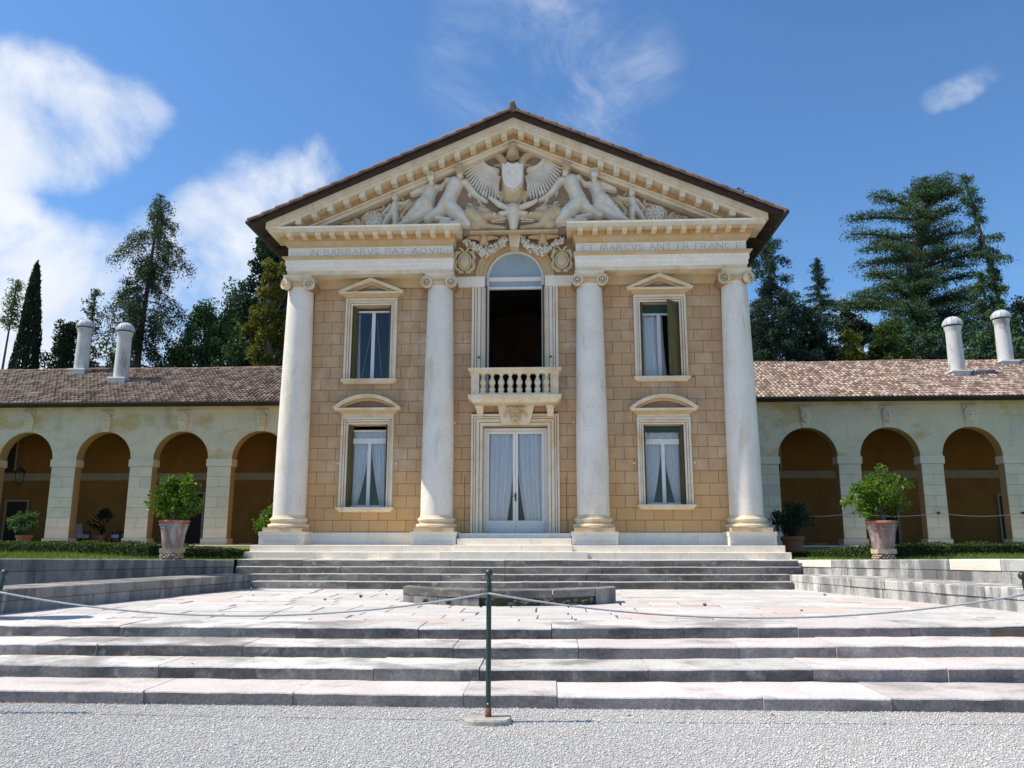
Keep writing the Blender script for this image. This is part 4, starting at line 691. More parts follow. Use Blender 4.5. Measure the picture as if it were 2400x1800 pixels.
# --- pediment
AP, SL = 12.50, .4347
ped = empty_part('pediment', (0, 19.2, 9.47), villa)
def rake(z0, z1, yf, yb, x1, m, name):  # a raking course: z0, z1 = heights at the apex
    for s in (-1, 1):
        mb = MB(); p = [(0, z0), (s*x1, z0-SL*x1), (s*x1, z1-SL*x1), (0, z1)]
        if s < 0: p = p[::-1]
        mb.prism(p, yf, yb); mb.build(name, m, ped)
rake(12.20, 12.374, 18.98, 19.8, 6.42, K['cream'], 'raking_cyma'); rake(12.11, 12.197, 19.02, 19.8, 6.36, K['cream'], 'raking_corona')
for i in range(1, 30):
    for s in (-1, 1):
        x = s*(i-.5+.04)*.412-.02
        if abs(x) > 5.85: continue
        zc = 12.11-SL*abs(x); w2 = .075
        mb = MB(); zl, zr = 12.11-SL*abs(x-w2), 12.11-SL*abs(x+w2); zb = zc-.125
        mb.hexa([(x-w2, 19.06, zb), (x+w2, 19.06, zb), (x+w2, 19.34, zb-.02), (x-w2, 19.34, zb-.02), (x-w2, 19.04, zl-.001), (x+w2, 19.04, zr-.001), (x+w2, 19.34, zr-.001), (x-w2, 19.34, zl-.001)]); mb.build('modillion', K['cream'], ped)
rake(11.93, 12.11, 19.34, 19.8, 6.0, K['ochre_deep'], 'modillion_band'); rake(11.885, 11.93, 19.28, 19.8, 5.85, K['cream'], 'bed_moulding'); rake(11.80, 11.885, 19.36, 19.8, 5.6, K['cream'], 'inner_moulding')
mb = MB(); mb.prism([(-5.3, 9.40), (5.3, 9.40), (5.3, 9.5), (0, 11.82), (-5.3, 9.5)], 19.62, 19.9); mb.build('tympanum', K['tymp'], ped)
mb = MB(); mb.box(-1.15, 1.15, 19.40, 19.56, 9.37, 9.42); mb.build('relief_ledge', K['relief_tan'], ped)
# --- roof
roof = empty_part('roof', (0, 19, 9.6), villa)
for s in (-1, 1):
    mb = MB(); X = 6.74; p = [(0, 12.375), (s*X, 12.375-SL*X), (s*X, 12.46-SL*X), (0, 12.46)]
    mb.prism(p if s > 0 else p[::-1], 18.80, 35.2); mb.build('roof_deck', K['roofwood'], roof)
    # rafters seen from below along the eaves
    for k in range(12):
        yv = 19.6+k*.9; mb = MB(); q = [(s*5.9, 12.34-SL*5.9-.12), (s*6.68, 12.34-SL*6.68-.10), (s*6.68, 12.34-SL*6.68+.01), (s*5.9, 12.34-SL*5.9+.01)]; mb.prism(q if s > 0 else q[::-1], yv, yv+.12); mb.build('rafter', K['roofwood'], roof)
    mb = MB(); pth = [(s*6.80, 18.72, 9.50), (s*6.80, 35.2, 9.50)]; mb.tube(pth, .07, 10); mb.build('gutter', K['gutter'], roof, True)
    pass
    n = 19; th = math.atan(SL); ln = 7.38/n
    for k in range(n):  # verge tiles, laid one over the other
        a0 = k*ln; r = .085; mb = MB(); vs = []; sg = 7
        for e, (aa, rr, lift) in enumerate(((a0-.03, r*.92, .0), (a0+ln+.04, r*1.08, .022))):
            xx, zz = aa*math.cos(th), 12.49-aa*math.sin(th)
            for j in range(sg): t = math.pi*(j/(sg-1)*1.25-.125); vs.append((s*(xx+math.sin(th)*(rr*math.sin(t)+lift)), 18.80+rr*-math.cos(t)*1.0, zz+math.cos(th)*(rr*math.sin(t)+lift)-.01))
        fs = [(j, j+1, sg+j+1, sg+j) for j in range(sg-1)]+[tuple(range(sg)), tuple(range(2*sg-1, sg-1, -1))]
        mb.add(vs, fs); mb.build('verge_tile', K['verge'], roof)
# field of tiles behind the verge: joined
V = []; F = []; tn = []
prof = np.array([(math.cos(t), math.sin(t)) for t in np.linspace(math.pi, 0, 6)])
for s in (-1, 1):
    th = math.atan(SL)
    for c in range(78):
        yv = 18.97+c*.205
        for k in range(22):
            a0, a1 = k*.335-.02, k*.335+.38
            b = len(V)
            for aa, rr, lf in ((a0, .075, .012), (a1, .092, .03)):
                xx, zz = aa*math.cos(th), 12.46-aa*math.sin(th)
                for cxx, sxx in prof: V.append((s*(xx+math.sin(th)*(sxx*rr+lf)), yv+cxx*rr, zz+math.cos(th)*(sxx*rr+lf)))
            for j in range(5): F.append((b+j, b+j+1, b+7+j, b+6+j)); tn.append(0)
            tn[-5:] = [rnd.random()]*5
o = place('roof_tiles', V, F, K['tile'], roof, True); t = o.data.attributes.new('tint', 'FLOAT', 'FACE'); t.data.foreach_set('value', np.array(tn, np.float32)); o['kind'] = 'stuff'
mb = MB()
for k in range(40): yv = 18.72+k*.41; mb.lathe([(.10, 0), (.115, .43)], (0, 0, 0), 12); vs = mb.v[-24:]; mb.v[-24:] = [(p[0], yv+p[2], 12.53+p[1]) for p in vs]
mb.build('ridge_tiles', K['verge'], roof, True)
mb = MB(); mb.ball((-.01, 18.72, 12.62), .075, 10, 7, (1, .8, 1.1)); mb.box(-.06, .05, 18.68, 18.80, 12.45, 12.6); mb.build('finial', K['verge'], roof, True, auto=40)
HEADS = []
# --- carved reliefs: surface swelling out of the tympanum from limbs (x, z, radius)
def relief(name, chains, m, parent, y0, depth=1.0, mirror=False, step=.011, maxd=None, blur=1, squash=1.0, label=None, detail=None):
    ch = [[((-.07-x) if mirror else x, z, r) for x, z, r in c] for c in chains]
    A = np.array([p for c in ch for p in c]); lo = (A[:, :2]-A[:, 2:]).min(0)-.03; hi = (A[:, :2]+A[:, 2:]).max(0)+.03
    gx = np.arange(lo[0], hi[0], step); gz = np.arange(lo[1], hi[1], step); X, Z = np.meshgrid(gx, gz); Hh = np.zeros_like(X)
    for c in ch:
        best = np.zeros_like(X)
        segs = list(zip(c[:-1], c[1:])) if len(c) > 1 else [(c[0], c[0])]
        for (xa, za, ra), (xb, zb, rb) in segs:
            dx, dz = xb-xa, zb-za; L2 = dx*dx+dz*dz
            t = np.clip(((X-xa)*dx+(Z-za)*dz)/L2, 0, 1) if L2 > 1e-9 else np.zeros_like(X)
            r = ra+(rb-ra)*t; d = np.hypot(X-xa-t*dx, Z-za-t*dz); q = 1-(d/r)**2
            best = np.maximum(best, np.where(q > 0, r*np.sqrt(np.clip(q, 0, 1))*1.25*squash+.02, 0))
        Hh = np.maximum(Hh, best)*1.0
    if maxd: Hh = maxd*np.tanh(Hh/maxd)
    Hh *= depth
    for _ in range(blur):
        p = np.pad(Hh, 1, mode='edge'); Hh = (p[1:-1, 1:-1]*4+p[:-2, 1:-1]+p[2:, 1:-1]+p[1:-1, :-2]+p[1:-1, 2:])/8
    ny, nx = Hh.shape; V = np.stack([X, y0-Hh+.012, Z], -1).reshape(-1, 3)
    I = np.arange(ny*nx).reshape(ny, nx); k = (np.maximum.reduce([Hh[:-1, :-1], Hh[1:, :-1], Hh[:-1, 1:], Hh[1:, 1:]]) > .006)
    F = np.stack([I[:-1, :-1][k], I[:-1, 1:][k], I[1:, 1:][k], I[1:, :-1][k]], 1)
    u, inv = np.unique(F, return_inverse=True); o = place(name, V[u], inv.reshape(F.shape), m, parent, True)
    if label: o['label'] = label
    return o
rl_ = random.Random(5); extra = []
for i in range(46):
    x_ = rl_.uniform(-5.0, -2.6) if i < 34 else rl_.uniform(-1.35, -.75); top_ = 11.72-.4347*abs(x_)-.16
    if i >= 34: top_ = 10.5
    if top_ < 9.66: continue
    z_ = rl_.uniform(9.60, top_); a_ = rl_.uniform(.3, 2.8); ln_ = rl_.uniform(.10, .24); b_ = rl_.uniform(-1.2, 1.2)
    p1 = (x_+ln_*.5*math.cos(a_), z_+ln_*.5*math.sin(a_)); p2 = (p1[0]+ln_*.5*math.cos(a_+b_), p1[1]+ln_*.5*math.sin(a_+b_))
    if p2[1] > 11.74-.4347*abs(p2[0]): continue
    extra.append([(x_, z_, .018), (p1[0], p1[1], .034), (p2[0], p2[1], .010)]); extra.append([(x_, z_, .008), (p1[0], p1[1], .012)])
for mi, sd in ((False, 'left'), (True, 'right')):
    relief('acanthus_leaves', extra, K['relief'], ped, 19.61, 1.0, mi, blur=0, step=.010)
    relief('acanthus_scroll', REL['foliage'], K['relief_tan'], ped, 19.60, 1.2, mi)
    relief('rosette', REL['rosette'], K['relief'], ped, 19.60, 1.4, mi)
    relief('sea_monster', REL['monster'], K['relief_tan'], ped, 19.60, 1.1, mi, label='fanged sea monster head beside the bull skull')
    relief('relief_man', REL['man'], K['relief'], ped, 19.60, 1.15, mi, label='nude figure seen from behind, kneeling and reaching inward')
    relief('relief_woman', REL['woman'], K['relief'], ped, 19.58, 1.2, mi, label='reclining nude figure with arms folded')
    relief('relief_putto', REL['putto'], K['relief'], ped, 19.60, 1.5, mi, label='small winged child')
    relief('eagle_wing', REL['wing'], K['relief'], ped, 19.60, 1.5, mi, blur=0, step=.009)
    relief('small_eagle', REL['small_eagle'], K['relief_tan'], ped, 19.78, 1.2, mi)
    cx_, cz_ = (-1.315, 8.69); cx_ = -.07-cx_ if mi else cx_; cart = MB(); nn_ = 26
    for j, (ra, rb, yy) in enumerate(((.205, .265, 19.80), (.155, .21, 19.70))):
        pass
    ov = [(cx_+.15*math.cos(2*math.pi*k/nn_), cz_+.205*math.sin(2*math.pi*k/nn_)) for k in range(nn_)]
    cart.prism(ov, 19.72, 19.98); cart.ball((cx_, 19.73, cz_), .15, 18, 10, (1, .32, 1.36)); cart.build('cartouche_field', K['relief_tan'], ped, True, auto=40)
    cart = MB(); cart.tube([(cx_+.165*math.cos(t), 19.71, cz_+.222*math.sin(t)) for t in np.linspace(0, 2*math.pi, 33)], .024, 8, False)
    for sg_ in (-1, 1):
        cart.tube([(cx_+sg_*x, y_, cz_+z) for x, y_, z in ((.10, 19.72, .27), (.22, 19.72, .22), (.26, 19.73, .10), (.21, 19.72, .02), (.25, 19.73, -.08), (.23, 19.74, -.18), (.12, 19.72, -.27), (.03, 19.71, -.30))], [.03, .05, .045, .03, .045, .045, .045, .03], 8)
        cart.ball((cx_+sg_*.21, 19.70, cz_+.25), .05, 8, 6); cart.ball((cx_+sg_*.13, 19.70, cz_-.29), .045, 8, 6)
        cart.tube([(cx_+sg_*.02, 19.74, cz_+.25), (cx_+sg_*.09, 19.72, cz_+.36), (cx_+sg_*.16, 19.72, cz_+.38)], [.04, .035, .02], 6)
    for k in range(5): cart.ball((cx_+(k-2)*.05, 19.70, cz_+.03*math.sin(k*2.1)), .035, 7, 5, (1, .5, 1.8))
    cart.build('cartouche', K['relief_tan'], ped, True)
    # garland of fruit
    g = REL['garlandpath'][0]; mb = MB()
    for i in range(150):
        t = rnd.random()*(len(g)-1); k = int(t); f = t-k; a, b = g[k], g[min(k+1, len(g)-1)]; x = a[0]+(b[0]-a[0])*f; z = a[1]+(b[1]-a[1])*f; r = (a[2]+(b[2]-a[2])*f)
        an = rnd.uniform(0, 6.28); rr = r*math.sqrt(rnd.random())*.9; px, pz = x+rr*math.cos(an), z+rr*math.sin(an); dp = math.sqrt(max(r*r-rr*rr, 0))
        mb.ball(((-.07-px) if mi else px, 19.84-dp*.9, pz), rnd.uniform(.022, .045), 7, 5, (1, 1, rnd.choice((1, 1, 1.5))))
    mb.build('fruit_garland', K['relief'], ped, True)
    mb = MB(); mb.tube([((-.07-x) if mi else x, 19.86, z) for x, z, r in g], [r*.75 for x, z, r in g], 8); mb.build('garland_leaves', K['relief_tan'], ped, True)
relief('imperial_eagle', REL['eagle'], K['relief_tan'], ped, 19.58, .95, maxd=.24, step=.010)
relief('crown', REL['crown'], K['relief_tan'], ped, 19.50, 1.5, step=.009)
relief('bull_skull', REL['skull'], K['relief'], ped, 19.48, 1.0, step=.010)
sh = [(.913+(x-.913)*.987, 1.6+(z-1.6)*.987) for x, z, r in REL['shield'][0]]
mb = MB(); mb.prism(sh, 19.16, 19.5); mb.build('shield', K['white_stone'], ped)
cxs = sum(p[0] for p in sh)/len(sh); czs = sum(p[1] for p in sh)/len(sh)
mb = MB(); a = sh+[sh[0]]; b = [(cxs+(x-cxs)*.86, czs+(z-czs)*.88) for x, z in a]; mb.strip(a, b, 19.145, 19.17); mb.build('shield_rim', K['white_stone'], ped)
mb = MB(); n = 28; oc = [(cxs+.135*math.cos(2*math.pi*k/n), czs-.03+.135*math.sin(2*math.pi*k/n)) for k in range(n+1)]; ic = [(cxs+.115*math.cos(2*math.pi*k/n), czs-.03+.115*math.sin(2*math.pi*k/n)) for k in range(n+1)]; mb.strip(oc, ic, 19.142, 19.17); d = [(cxs+.062*math.cos(2*math.pi*k/n), czs-.03+.062*math.sin(2*math.pi*k/n)) for k in range(n)]; mb.prism(d, 19.142, 19.17); mb.build('shield_roundel', K['white_stone'], ped)
for mi in (False, True):
    for (hx, hz, hw, hh, yy, nm) in ((-2.185, 10.89, .19, .26, 19.22, 'relief_face'), (-3.155, 10.40, .15, .19, 19.36, 'relief_face')):
        x_ = -.07-hx if mi else hx
        MB().ball((x_, yy+.05, hz+.02), hw*.60, 12, 8, (1, 1, 1.18)).build('relief_hair', K['relief_tan'], ped, True)
        MB().tube([(x_, yy+.05, hz-.02), (x_, yy+.16, hz-hh*.85)], [hw*.30, hw*.42], 8).build('relief_neck', K['relief'], ped, True)
        HEADS.append((nm, x_, yy-.005, hz-.01, hw, hh))
    x_ = -.07+1.45 if mi else -1.45; mbh = MB(); mbh.ball((x_, 19.26, 11.10), .105, 12, 9, (1, 1, 1.15))
    for i in range(26): a, b = rnd.uniform(0, 6.28), rnd.uniform(-.6, 1.4); mbh.ball((x_+.11*math.cos(a)*math.cos(b), 19.26+.11*math.sin(a)*math.cos(b), 11.11+.12*math.sin(b)), .030, 6, 4)
    mbh.build('relief_hair', K['relief_tan'], ped, True); MB().tube([(x_, 19.30, 11.04), (x_+(.05 if not mi else -.05), 19.40, 10.90)], [.06, .08], 8).build('relief_neck', K['relief'], ped, True)
for mi in (False, True):
    mbt = MB()
    for i in range(9): x_ = -.57+i*.035; x_ = -.07-x_ if mi else x_; mbt.ball((x_, 19.42, 9.70+.004*i), .014, 6, 4, (1, 1, 1.6)); mbt.ball((x_, 19.42, 9.655), .012, 6, 4, (1, 1, 1.5))
    mbt.build('monster_teeth', K['white_stone'], ped, True); x_ = -.07+.51 if mi else -.51; MB().ball((x_, 19.42, 9.88), .04, 8, 6).build('monster_eye', K['relief'], ped, True)
# --- windows
def ring(mb, x0, x1, z0, z1, wd, yf, yb):  # three-sided architrave
    mb.box(x0-wd, x0, yf, yb, z0, z1+wd); mb.box(x1, x1+wd, yf, yb, z0, z1+wd); mb.box(x0, x1, yf, yb, z1, z1+wd)
def curtain(parent, x0, x1, xi_top, xi_bot, z0, z1, y, side, folds=9, bow=.35):
    n, m = 40, 22; V = []; F = []
    for j in range(m+1):
        t = j/m; z = z1+(z0-z1)*t; xi = xi_top+(xi_bot-xi_top)*(t**(1+bow*2)); a, b = (x0, xi) if side < 0 else (xi, x1)
        for i in range(n+1):
            u = i/n; V.append((a+(b-a)*u, y+.034*math.sin(u*folds*2*math.pi+.5*math.sin(t*3))+.010*math.sin(u*23+t*2), z))
    for j in range(m):
        for i in range(n): q = j*(n+1)+i; F.append((q, q+1, q+n+2, q+n+1))
    return place('curtain', V, F, K['curtain'], parent, True)
def leaf_shutter(parent, hx, hy, z0, z1, wd, ang, m=None):
    """board shutter: hinge (hx, hy), direction ang"""
    d = Vector((math.cos(ang), math.sin(ang))); nn = Vector((-d.y, d.x)); mb = MB()
    def bx(a0, a1, t0, t1, za, zb):
        c = [Vector((hx, hy))+d*a+nn*t for a, t in ((a0, t0), (a1, t0), (a1, t1), (a0, t1))]; mb.hexa([(p.x, p.y, za) for p in c]+[(p.x, p.y, zb) for p in c])
    bx(0, wd, -.012, .012, z0, z1)
    for a0, a1, za, zb in ((0, .06, z0, z1), (wd-.06, wd, z0, z1), (.06, wd-.06, z0, z0+.09), (.06, wd-.06, z1-.09, z1), (.06, wd-.06, (z0+z1)/2-.05, (z0+z1)/2+.05)): bx(a0, a1, -.022, .022, za, zb)
    return mb.build('shutter', m or K['shutter'], parent)
def window(o, hood, zh, style):
    x0, x1, z0, z1 = o; cx = (x0+x1)/2; wn_ = empty_part('window', (cx, YW, z0), villa)
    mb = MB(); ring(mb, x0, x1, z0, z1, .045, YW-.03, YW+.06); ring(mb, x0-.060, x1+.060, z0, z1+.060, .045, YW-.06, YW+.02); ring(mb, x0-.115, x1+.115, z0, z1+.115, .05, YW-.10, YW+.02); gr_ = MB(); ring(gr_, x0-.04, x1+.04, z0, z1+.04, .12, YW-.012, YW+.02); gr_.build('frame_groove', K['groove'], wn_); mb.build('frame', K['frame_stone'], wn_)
    mb = MB(); mb.box(x0-.001, x0+.012, YW+.06, YW+.42, z0, z1); mb.box(x1-.012, x1+.001, YW+.06, YW+.42, z0, z1); mb.box(x0+.012, x1-.012, YW+.06, YW+.42, z1-.012, z1+.001); mb.build('reveal', K['ochre_stone'], wn_)
    mb = MB(); mb.layer(x0-.13, x1+.13, YW-.10, YW+.3, z0-.125, z0-.045, 0, .07); mb.layer(x0-.13, x1+.13, YW-.10, YW+.3, z0-.045, z0-.002, .08, .08); mb.build('sill', K['cream'], wn_)
    ft = z1+.16; mb = MB(); mb.box(x0-.16, x1+.16, YW-.075, YW+.02, ft+.002, zh-.14); mb.build('frieze', K['cream'], wn_)
    mb = MB(); nd = 26
    for i in range(nd): a = x0-.10+(x1-x0+.20)*(i+.5)/nd; w2 = rnd.uniform(.006, .013); mb.box(a-w2, a+w2, YW-.079, YW-.07, ft+.05+(zh-.14-ft)*.12, ft+.03+(zh-.16-ft)*.75)
    mb.build('worn_lettering', K['white_stone'], wn_)
    mb = MB(); mb.layer(x0-.16, x1+.16, YW-.075, YW+.02, zh-.138, zh-.055, .01, .12); mb.build('hood_bed', K['ochre_stone'], wn_)
    mb = MB(); mb.layer(x0-.16, x1+.16, YW-.075, YW+.02, zh-.055, zh, .16, .17); mb.build('hood_shelf', K['cream'], wn_)
    hb = (x1-x0)/2+.36; N_ = 24
    if style == 'tri':
        hh = .365; out = [(cx-hb, zh), (cx, zh+hh), (cx+hb, zh)]; k = .80; inn = [(cx-hb*k, zh+.002), (cx, zh+hh*k-.012), (cx+hb*k, zh+.002)]; k2 = .90; mid = [(cx-hb*k2, zh+.001), (cx, zh+hh*k2-.006), (cx+hb*k2, zh+.001)]; k3 = .60; inn2 = [(cx-hb*k3, zh+.002), (cx, zh+hh*k3-.018), (cx+hb*k3, zh+.002)]
    else:
        hh = .345; rad = (hb*hb+hh*hh)/(2*hh); a0 = math.asin(hb/rad)
        def arcp(k): return [(cx+rad*k2_*0+(rad-(1-k)*hh*1.0)*math.sin(t)*1.0, zh+hh-rad+(rad-(1-k)*hh)*math.cos(t)) for t in np.linspace(-a0, a0, N_+1) for k2_ in (0,)]
        def arcz(d):
            r2 = rad-d; a = math.acos(min(1, (rad-hh)/r2)); return [(cx+r2*math.sin(t), zh+hh-rad+r2*math.cos(t)+.001) for t in np.linspace(-a, a, N_+1)]
        out, mid, inn, inn2 = arcz(0), arcz(.04), arcz(.085), arcz(.15)
    mb = MB(); mb.strip(out, mid, YW-.30, YW+.01); mb.build('hood_rim', K['cream'], wn_)
    mb = MB(); mb.strip(mid, inn, YW-.265, YW+.01); mb.build('hood_moulding', K['cream'], wn_)
    mb = MB(); mb.strip(inn, inn2, YW-.13, YW+.01); mb.build('hood_inner', K['ochre_stone'], wn_)
    mb = MB(); mb.prism(inn2, YW-.05, YW+.011); mb.build('hood_panel', K['tymp'], wn_)
    return wn_
def sash(w_, o, up, tr=None, top=.10, m='whitewood'):
    x0, x1, z0, z1 = o; a, b = x0+.03, x1-.03; y = YW+.24; zt = z1-top; mb = MB()
    mb.box(a, a+.05, y, y+.05, z0, zt); mb.box(b-.05, b, y, y+.05, z0, zt); mb.box(a+.05, b-.05, y, y+.05, z0, z0+.06); mb.box(a+.05, b-.05, y, y+.05, zt-.05, zt)
    cx = (x0+x1)/2; zc = tr if tr else zt-.05
    mb.box(cx-.045, cx+.045, y-.012, y+.05, z0+.06, zc)
    if tr: mb.box(a+.05, b-.05, y-.01, y+.05, tr, tr+.10); mb.box(a+.05, cx-.045, y, y+.05, tr-.04, tr); mb.box(cx+.045, b-.05, y, y+.05, tr-.04, tr)
    mb.build('sash', K[m], w_)
    for xa, xb in ((a+.05, cx-.045), (cx+.045, b-.05)): MB().box(xa, xb, y+.022, y+.027, z0+.06, zc).build('pane', K['glass'], w_)
    if tr: MB().box(a+.05, b-.05, y+.022, y+.027, tr+.10, zt-.05).build('pane', K['glass'], w_)
    return a, b, cx, y
# upper left
o = OPEN[0]; w1 = window(o, 1, 7.93, 'tri'); a, b, cx, y = sash(w1, o, True, None, .085); w1['label'] = 'upper left window with bare panes reflecting the sky'
leaf_shutter(w1, o[0]+.03, YW+.02, o[2]+.01, o[3]-.02, .25, R(78)); leaf_shutter(w1, o[1]-.03, YW+.02, o[2]+.01, o[3]-.02, .25, R(95))
curtain(w1, a+.04, cx, a+.10, a+.15, o[2]+.05, o[3]-.15, y+.12, -1, 2)
for sx, ex in ((cx-.05, cx-.30), (cx+.06, cx+.22)): MB().tube([(sx, y+.14, o[3]-.3), (ex, y+.14, o[2]+.15)], .004, 5).build('blind_cord', K['whitewood'], w1)
# upper right: one shutter stands half open
o = OPEN[2]; w2 = window(o, 1, 7.935, 'tri'); a, b, cx, y = sash(w2, o, True, None, .24); w2['label'] = 'upper right window with one green shutter swung out'
MB().box(a, b, y-.02, y+.06, o[3]-.24, o[3]-.01).build('blind_box', K['green'], w2)
leaf_shutter(w2, o[0]+.04, YW+.02, o[2]+.01, o[3]-.02, .26, R(82)); leaf_shutter(w2, o[1]-.06, YW+.04, o[2]+.01, o[3]-.02, .44, R(-128)); leaf_shutter(w2, o[1]-.03, YW+.03, o[2]+.01, o[3]-.02, .24, R(95))
curtain(w2, a, b, cx+.12, cx+.20, o[2]+.05, o[3]-.28, y+.14, -1, 3)
MB().tube([(cx-.02, y+.13, o[3]-.4), (cx-.24, y+.13, o[2]+.2)], .004, 5).build('blind_cord', K['whitewood'], w2)
# lower windows
for o, zh, lab, sr in ((OPEN[1], 4.825, 'lower left window with drawn back white curtains', 80), (OPEN[3], 4.765, 'lower right window with gathered white curtains and a green blind box', 96)):
    w3 = window(o, 1, zh, 'arc'); w3['label'] = lab; tr = o[3]-.44; right = o[0] > 0
    a, b, cx, y = sash(w3, o, False, tr, .12)
    if right: MB().box(a, b, y-.02, y+.05, o[3]-.17, o[3]-.01).build('blind_box', K['green'], w3)
    leaf_shutter(w3, o[0]+.025, YW+.02, o[2]+.01, o[3]-.02, .25, R(80 if not right else 88)); leaf_shutter(w3, o[1]-.025, YW+.02, o[2]+.01, o[3]-.02, .25, R(92 if not right else 102))
    curtain(w3, a+.02, b, cx-.02, cx-.30 if not right else cx-.26, o[2]+.05, tr, y+.12, -1, 5 if not right else 8, .25); curtain(w3, a, b-.02, cx+.02, cx+.28, o[2]+.05, tr, y+.12, 1, 5 if not right else 8, .25)
    curtain(w3, a+.02, b, b-.02, b-.02, tr+.08, o[3]-.14, y+.10, -1, 12, 0)
# --- tall central window with fanlight
cwn = empty_part('central_window', (0, YW, 5.05), villa); x0, x1 = -.77, .77
for sd in (-1, 1):
    mb = MB(); gr_ = MB()
    for off, wd, yf in ((0, .115, -.03), (.13, .085, -.065), (.23, .05, -.09), (.295, .06, -.12)):
        q = sorted((sd*(.77+off), sd*(.77+off+wd))); mb.box(q[0], q[1], YW+yf, YW+.02, 5.6, 8.055)
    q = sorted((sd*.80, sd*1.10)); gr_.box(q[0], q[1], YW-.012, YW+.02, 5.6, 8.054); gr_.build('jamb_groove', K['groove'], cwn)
    mb.build('jamb', K['frame_stone'], cwn)
mb = MB()
for k, (d0, d1, yf) in enumerate(((0, .10, -.03), (.10, .19, -.07), (.19, .27, -.11))):
    pa = [(-(.77+d0)*math.cos(t), 8.34+(.77+d0)*math.sin(t)) for t in np.linspace(0, math.pi, 33)]; pb = [(-(.77+d1)*math.cos(t), 8.34+(.77+d1)*math.sin(t)) for t in np.linspace(0, math.pi, 33)]
    mb.strip(pb, pa, YW+yf, YW+.02)
mb.build('archivolt', K['ochre_stone'], cwn)
ks = MB(); ks.prism([(-.11, 9.06), (.11, 9.06), (.17, 9.47), (-.17, 9.47)], YW-.34, YW); [ks.prism([(-.11+i*.05+.004, 9.1), (-.075+i*.05, 9.1), (-.10+i*.062, 9.45), (-.14+i*.062+.01, 9.45)], YW-.355, YW-.33) for i in range(5)]; ks.build('keystone', K['cream'], cwn)
fa = [(-.74*math.cos(t), 8.36+.74*math.sin(t)) for t in np.linspace(0, math.pi, 33)]
mb = MB(); mb.prism([(x, z) for x, z in fa][::-1], YW+.20, YW+.22); mb.box(-.74, .74, YW+.20, YW+.22, 8.10, 8.359); mb.build('fanlight', K['blueglass'], cwn)
mb = MB(); mb.strip([(-.768*math.cos(t), 8.36+.768*math.sin(t)) for t in np.linspace(0, math.pi, 33)], [(-.70*math.cos(t), 8.36+.70*math.sin(t)) for t in np.linspace(0, math.pi, 33)], YW+.13, YW+.24); mb.box(-.768, -.70, YW+.13, YW+.24, 5.1, 8.36); mb.box(.70, .768, YW+.13, YW+.24, 5.1, 8.36); mb.box(-.70, .70, YW+.12, YW+.24, 8.27, 8.38); mb.box(-.70, .70, YW+.15, YW+.24, 8.06, 8.12); mb.build('window_frame', K['greywood'], cwn)
mb = MB(); mb.box(-.77, -.758, YW+.0, YW+.13, 5.1, 8.06); mb.box(.758, .77, YW, YW+.13, 5.1, 8.06); mb.build('reveal', K['cream'], cwn)
for s in (-1, 1): leaf_shutter(cwn, s*.74, YW-.12, 5.72, 8.08, .14, R(90-s*6))
for s in (-1, 1): MB().box(s*.93-.02, s*.93+.02, YW-.13, YW-.09, 6.12, 6.17).build('shutter_catch', K['iron'], cwn)
# --- balcony
bal = empty_part('balcony', (0, YW-.4, 4.87), villa)
mb = MB(); mb.layer(-1.03, 1.07, YW-.62, YW, 4.87, 4.95, .0, .06); mb.layer(-1.03, 1.07, YW-.62, YW, 4.95, 5.055, .10, .115); mb.build('slab', K['cream'], bal)
mb = MB(); mb.box(-1.075, 1.115, YW-.665, YW-.50, 5.055, 5.10); mb.box(-1.075, -.91, YW-.50, YW, 5.055, 5.10); mb.box(.95, 1.115, YW-.50, YW, 5.055, 5.10); mb.build('base_rail', K['cream'], bal)
mb = MB(); mb.layer(-1.075, 1.115, YW-.665, YW-.50, 5.60, 5.66, 0, .02, 1, 1); mb.layer(-1.075, 1.115, YW-.665, YW-.46, 5.66, 5.735, .06, .075, 1, 1); mb.box(-1.13, -.90, YW-.46, YW, 5.60, 5.732); mb.box(.94, 1.17, YW-.46, YW, 5.60, 5.732); mb.build('hand_rail', K['cream'], bal)
for x0_, x1_ in ((-1.07, -.87), (.915, 1.115)): MB().box(x0_, x1_, YW-.66, YW-.49, 5.10, 5.60).build('pier', K['cream'], bal)
bp = [(.085, 0), (.085, .03), (.06, .045), (.075, .075), (.082, .11), (.07, .145), (.045, .165), (.062, .175), (.062, .195), (.05, .205), (.075, .235), (.084, .275), (.078, .31), (.056, .36), (.038, .41), (.032, .44), (.045, .45), (.045, .465), (.06, .475), (.068, .50)]
mb = MB(); mb.lathe(bp, (0, 0, 0), 14); b0 = mb.build('baluster', K['cream'], bal, True, origin=(0, 0, 0), auto=50); b0.location = (-.775-wl(bal)[0], YW-.58-wl(bal)[1], 5.10-wl(bal)[2])
for i in range(1, 8):
    q = same('baluster', b0.data, bal, (-.775+i*(1.595/7), YW-.58, 5.10))
for s in (-1, 1):
    for yv in (YW-.3,): same('baluster', b0.data, bal, (-.99 if s < 0 else 1.03, yv, 5.10))
for x in (-.885, .905):
    mb = MB(); mb.hexa([(x-.075, YW-.12, 4.60), (x+.075, YW-.12, 4.60), (x+.075, YW, 4.60), (x-.075, YW, 4.60), (x-.095, YW-.46, 4.868), (x+.095, YW-.46, 4.868), (x+.095, YW, 4.868), (x-.095, YW, 4.868)]); mb.tube([(x-.08, YW-.13, 4.64), (x+.08, YW-.13, 4.64)], .055, 12); mb.tube([(x-.1, YW-.42, 4.80), (x+.1, YW-.42, 4.80)], .05, 12); mb.build('bracket', K['cream'], bal)
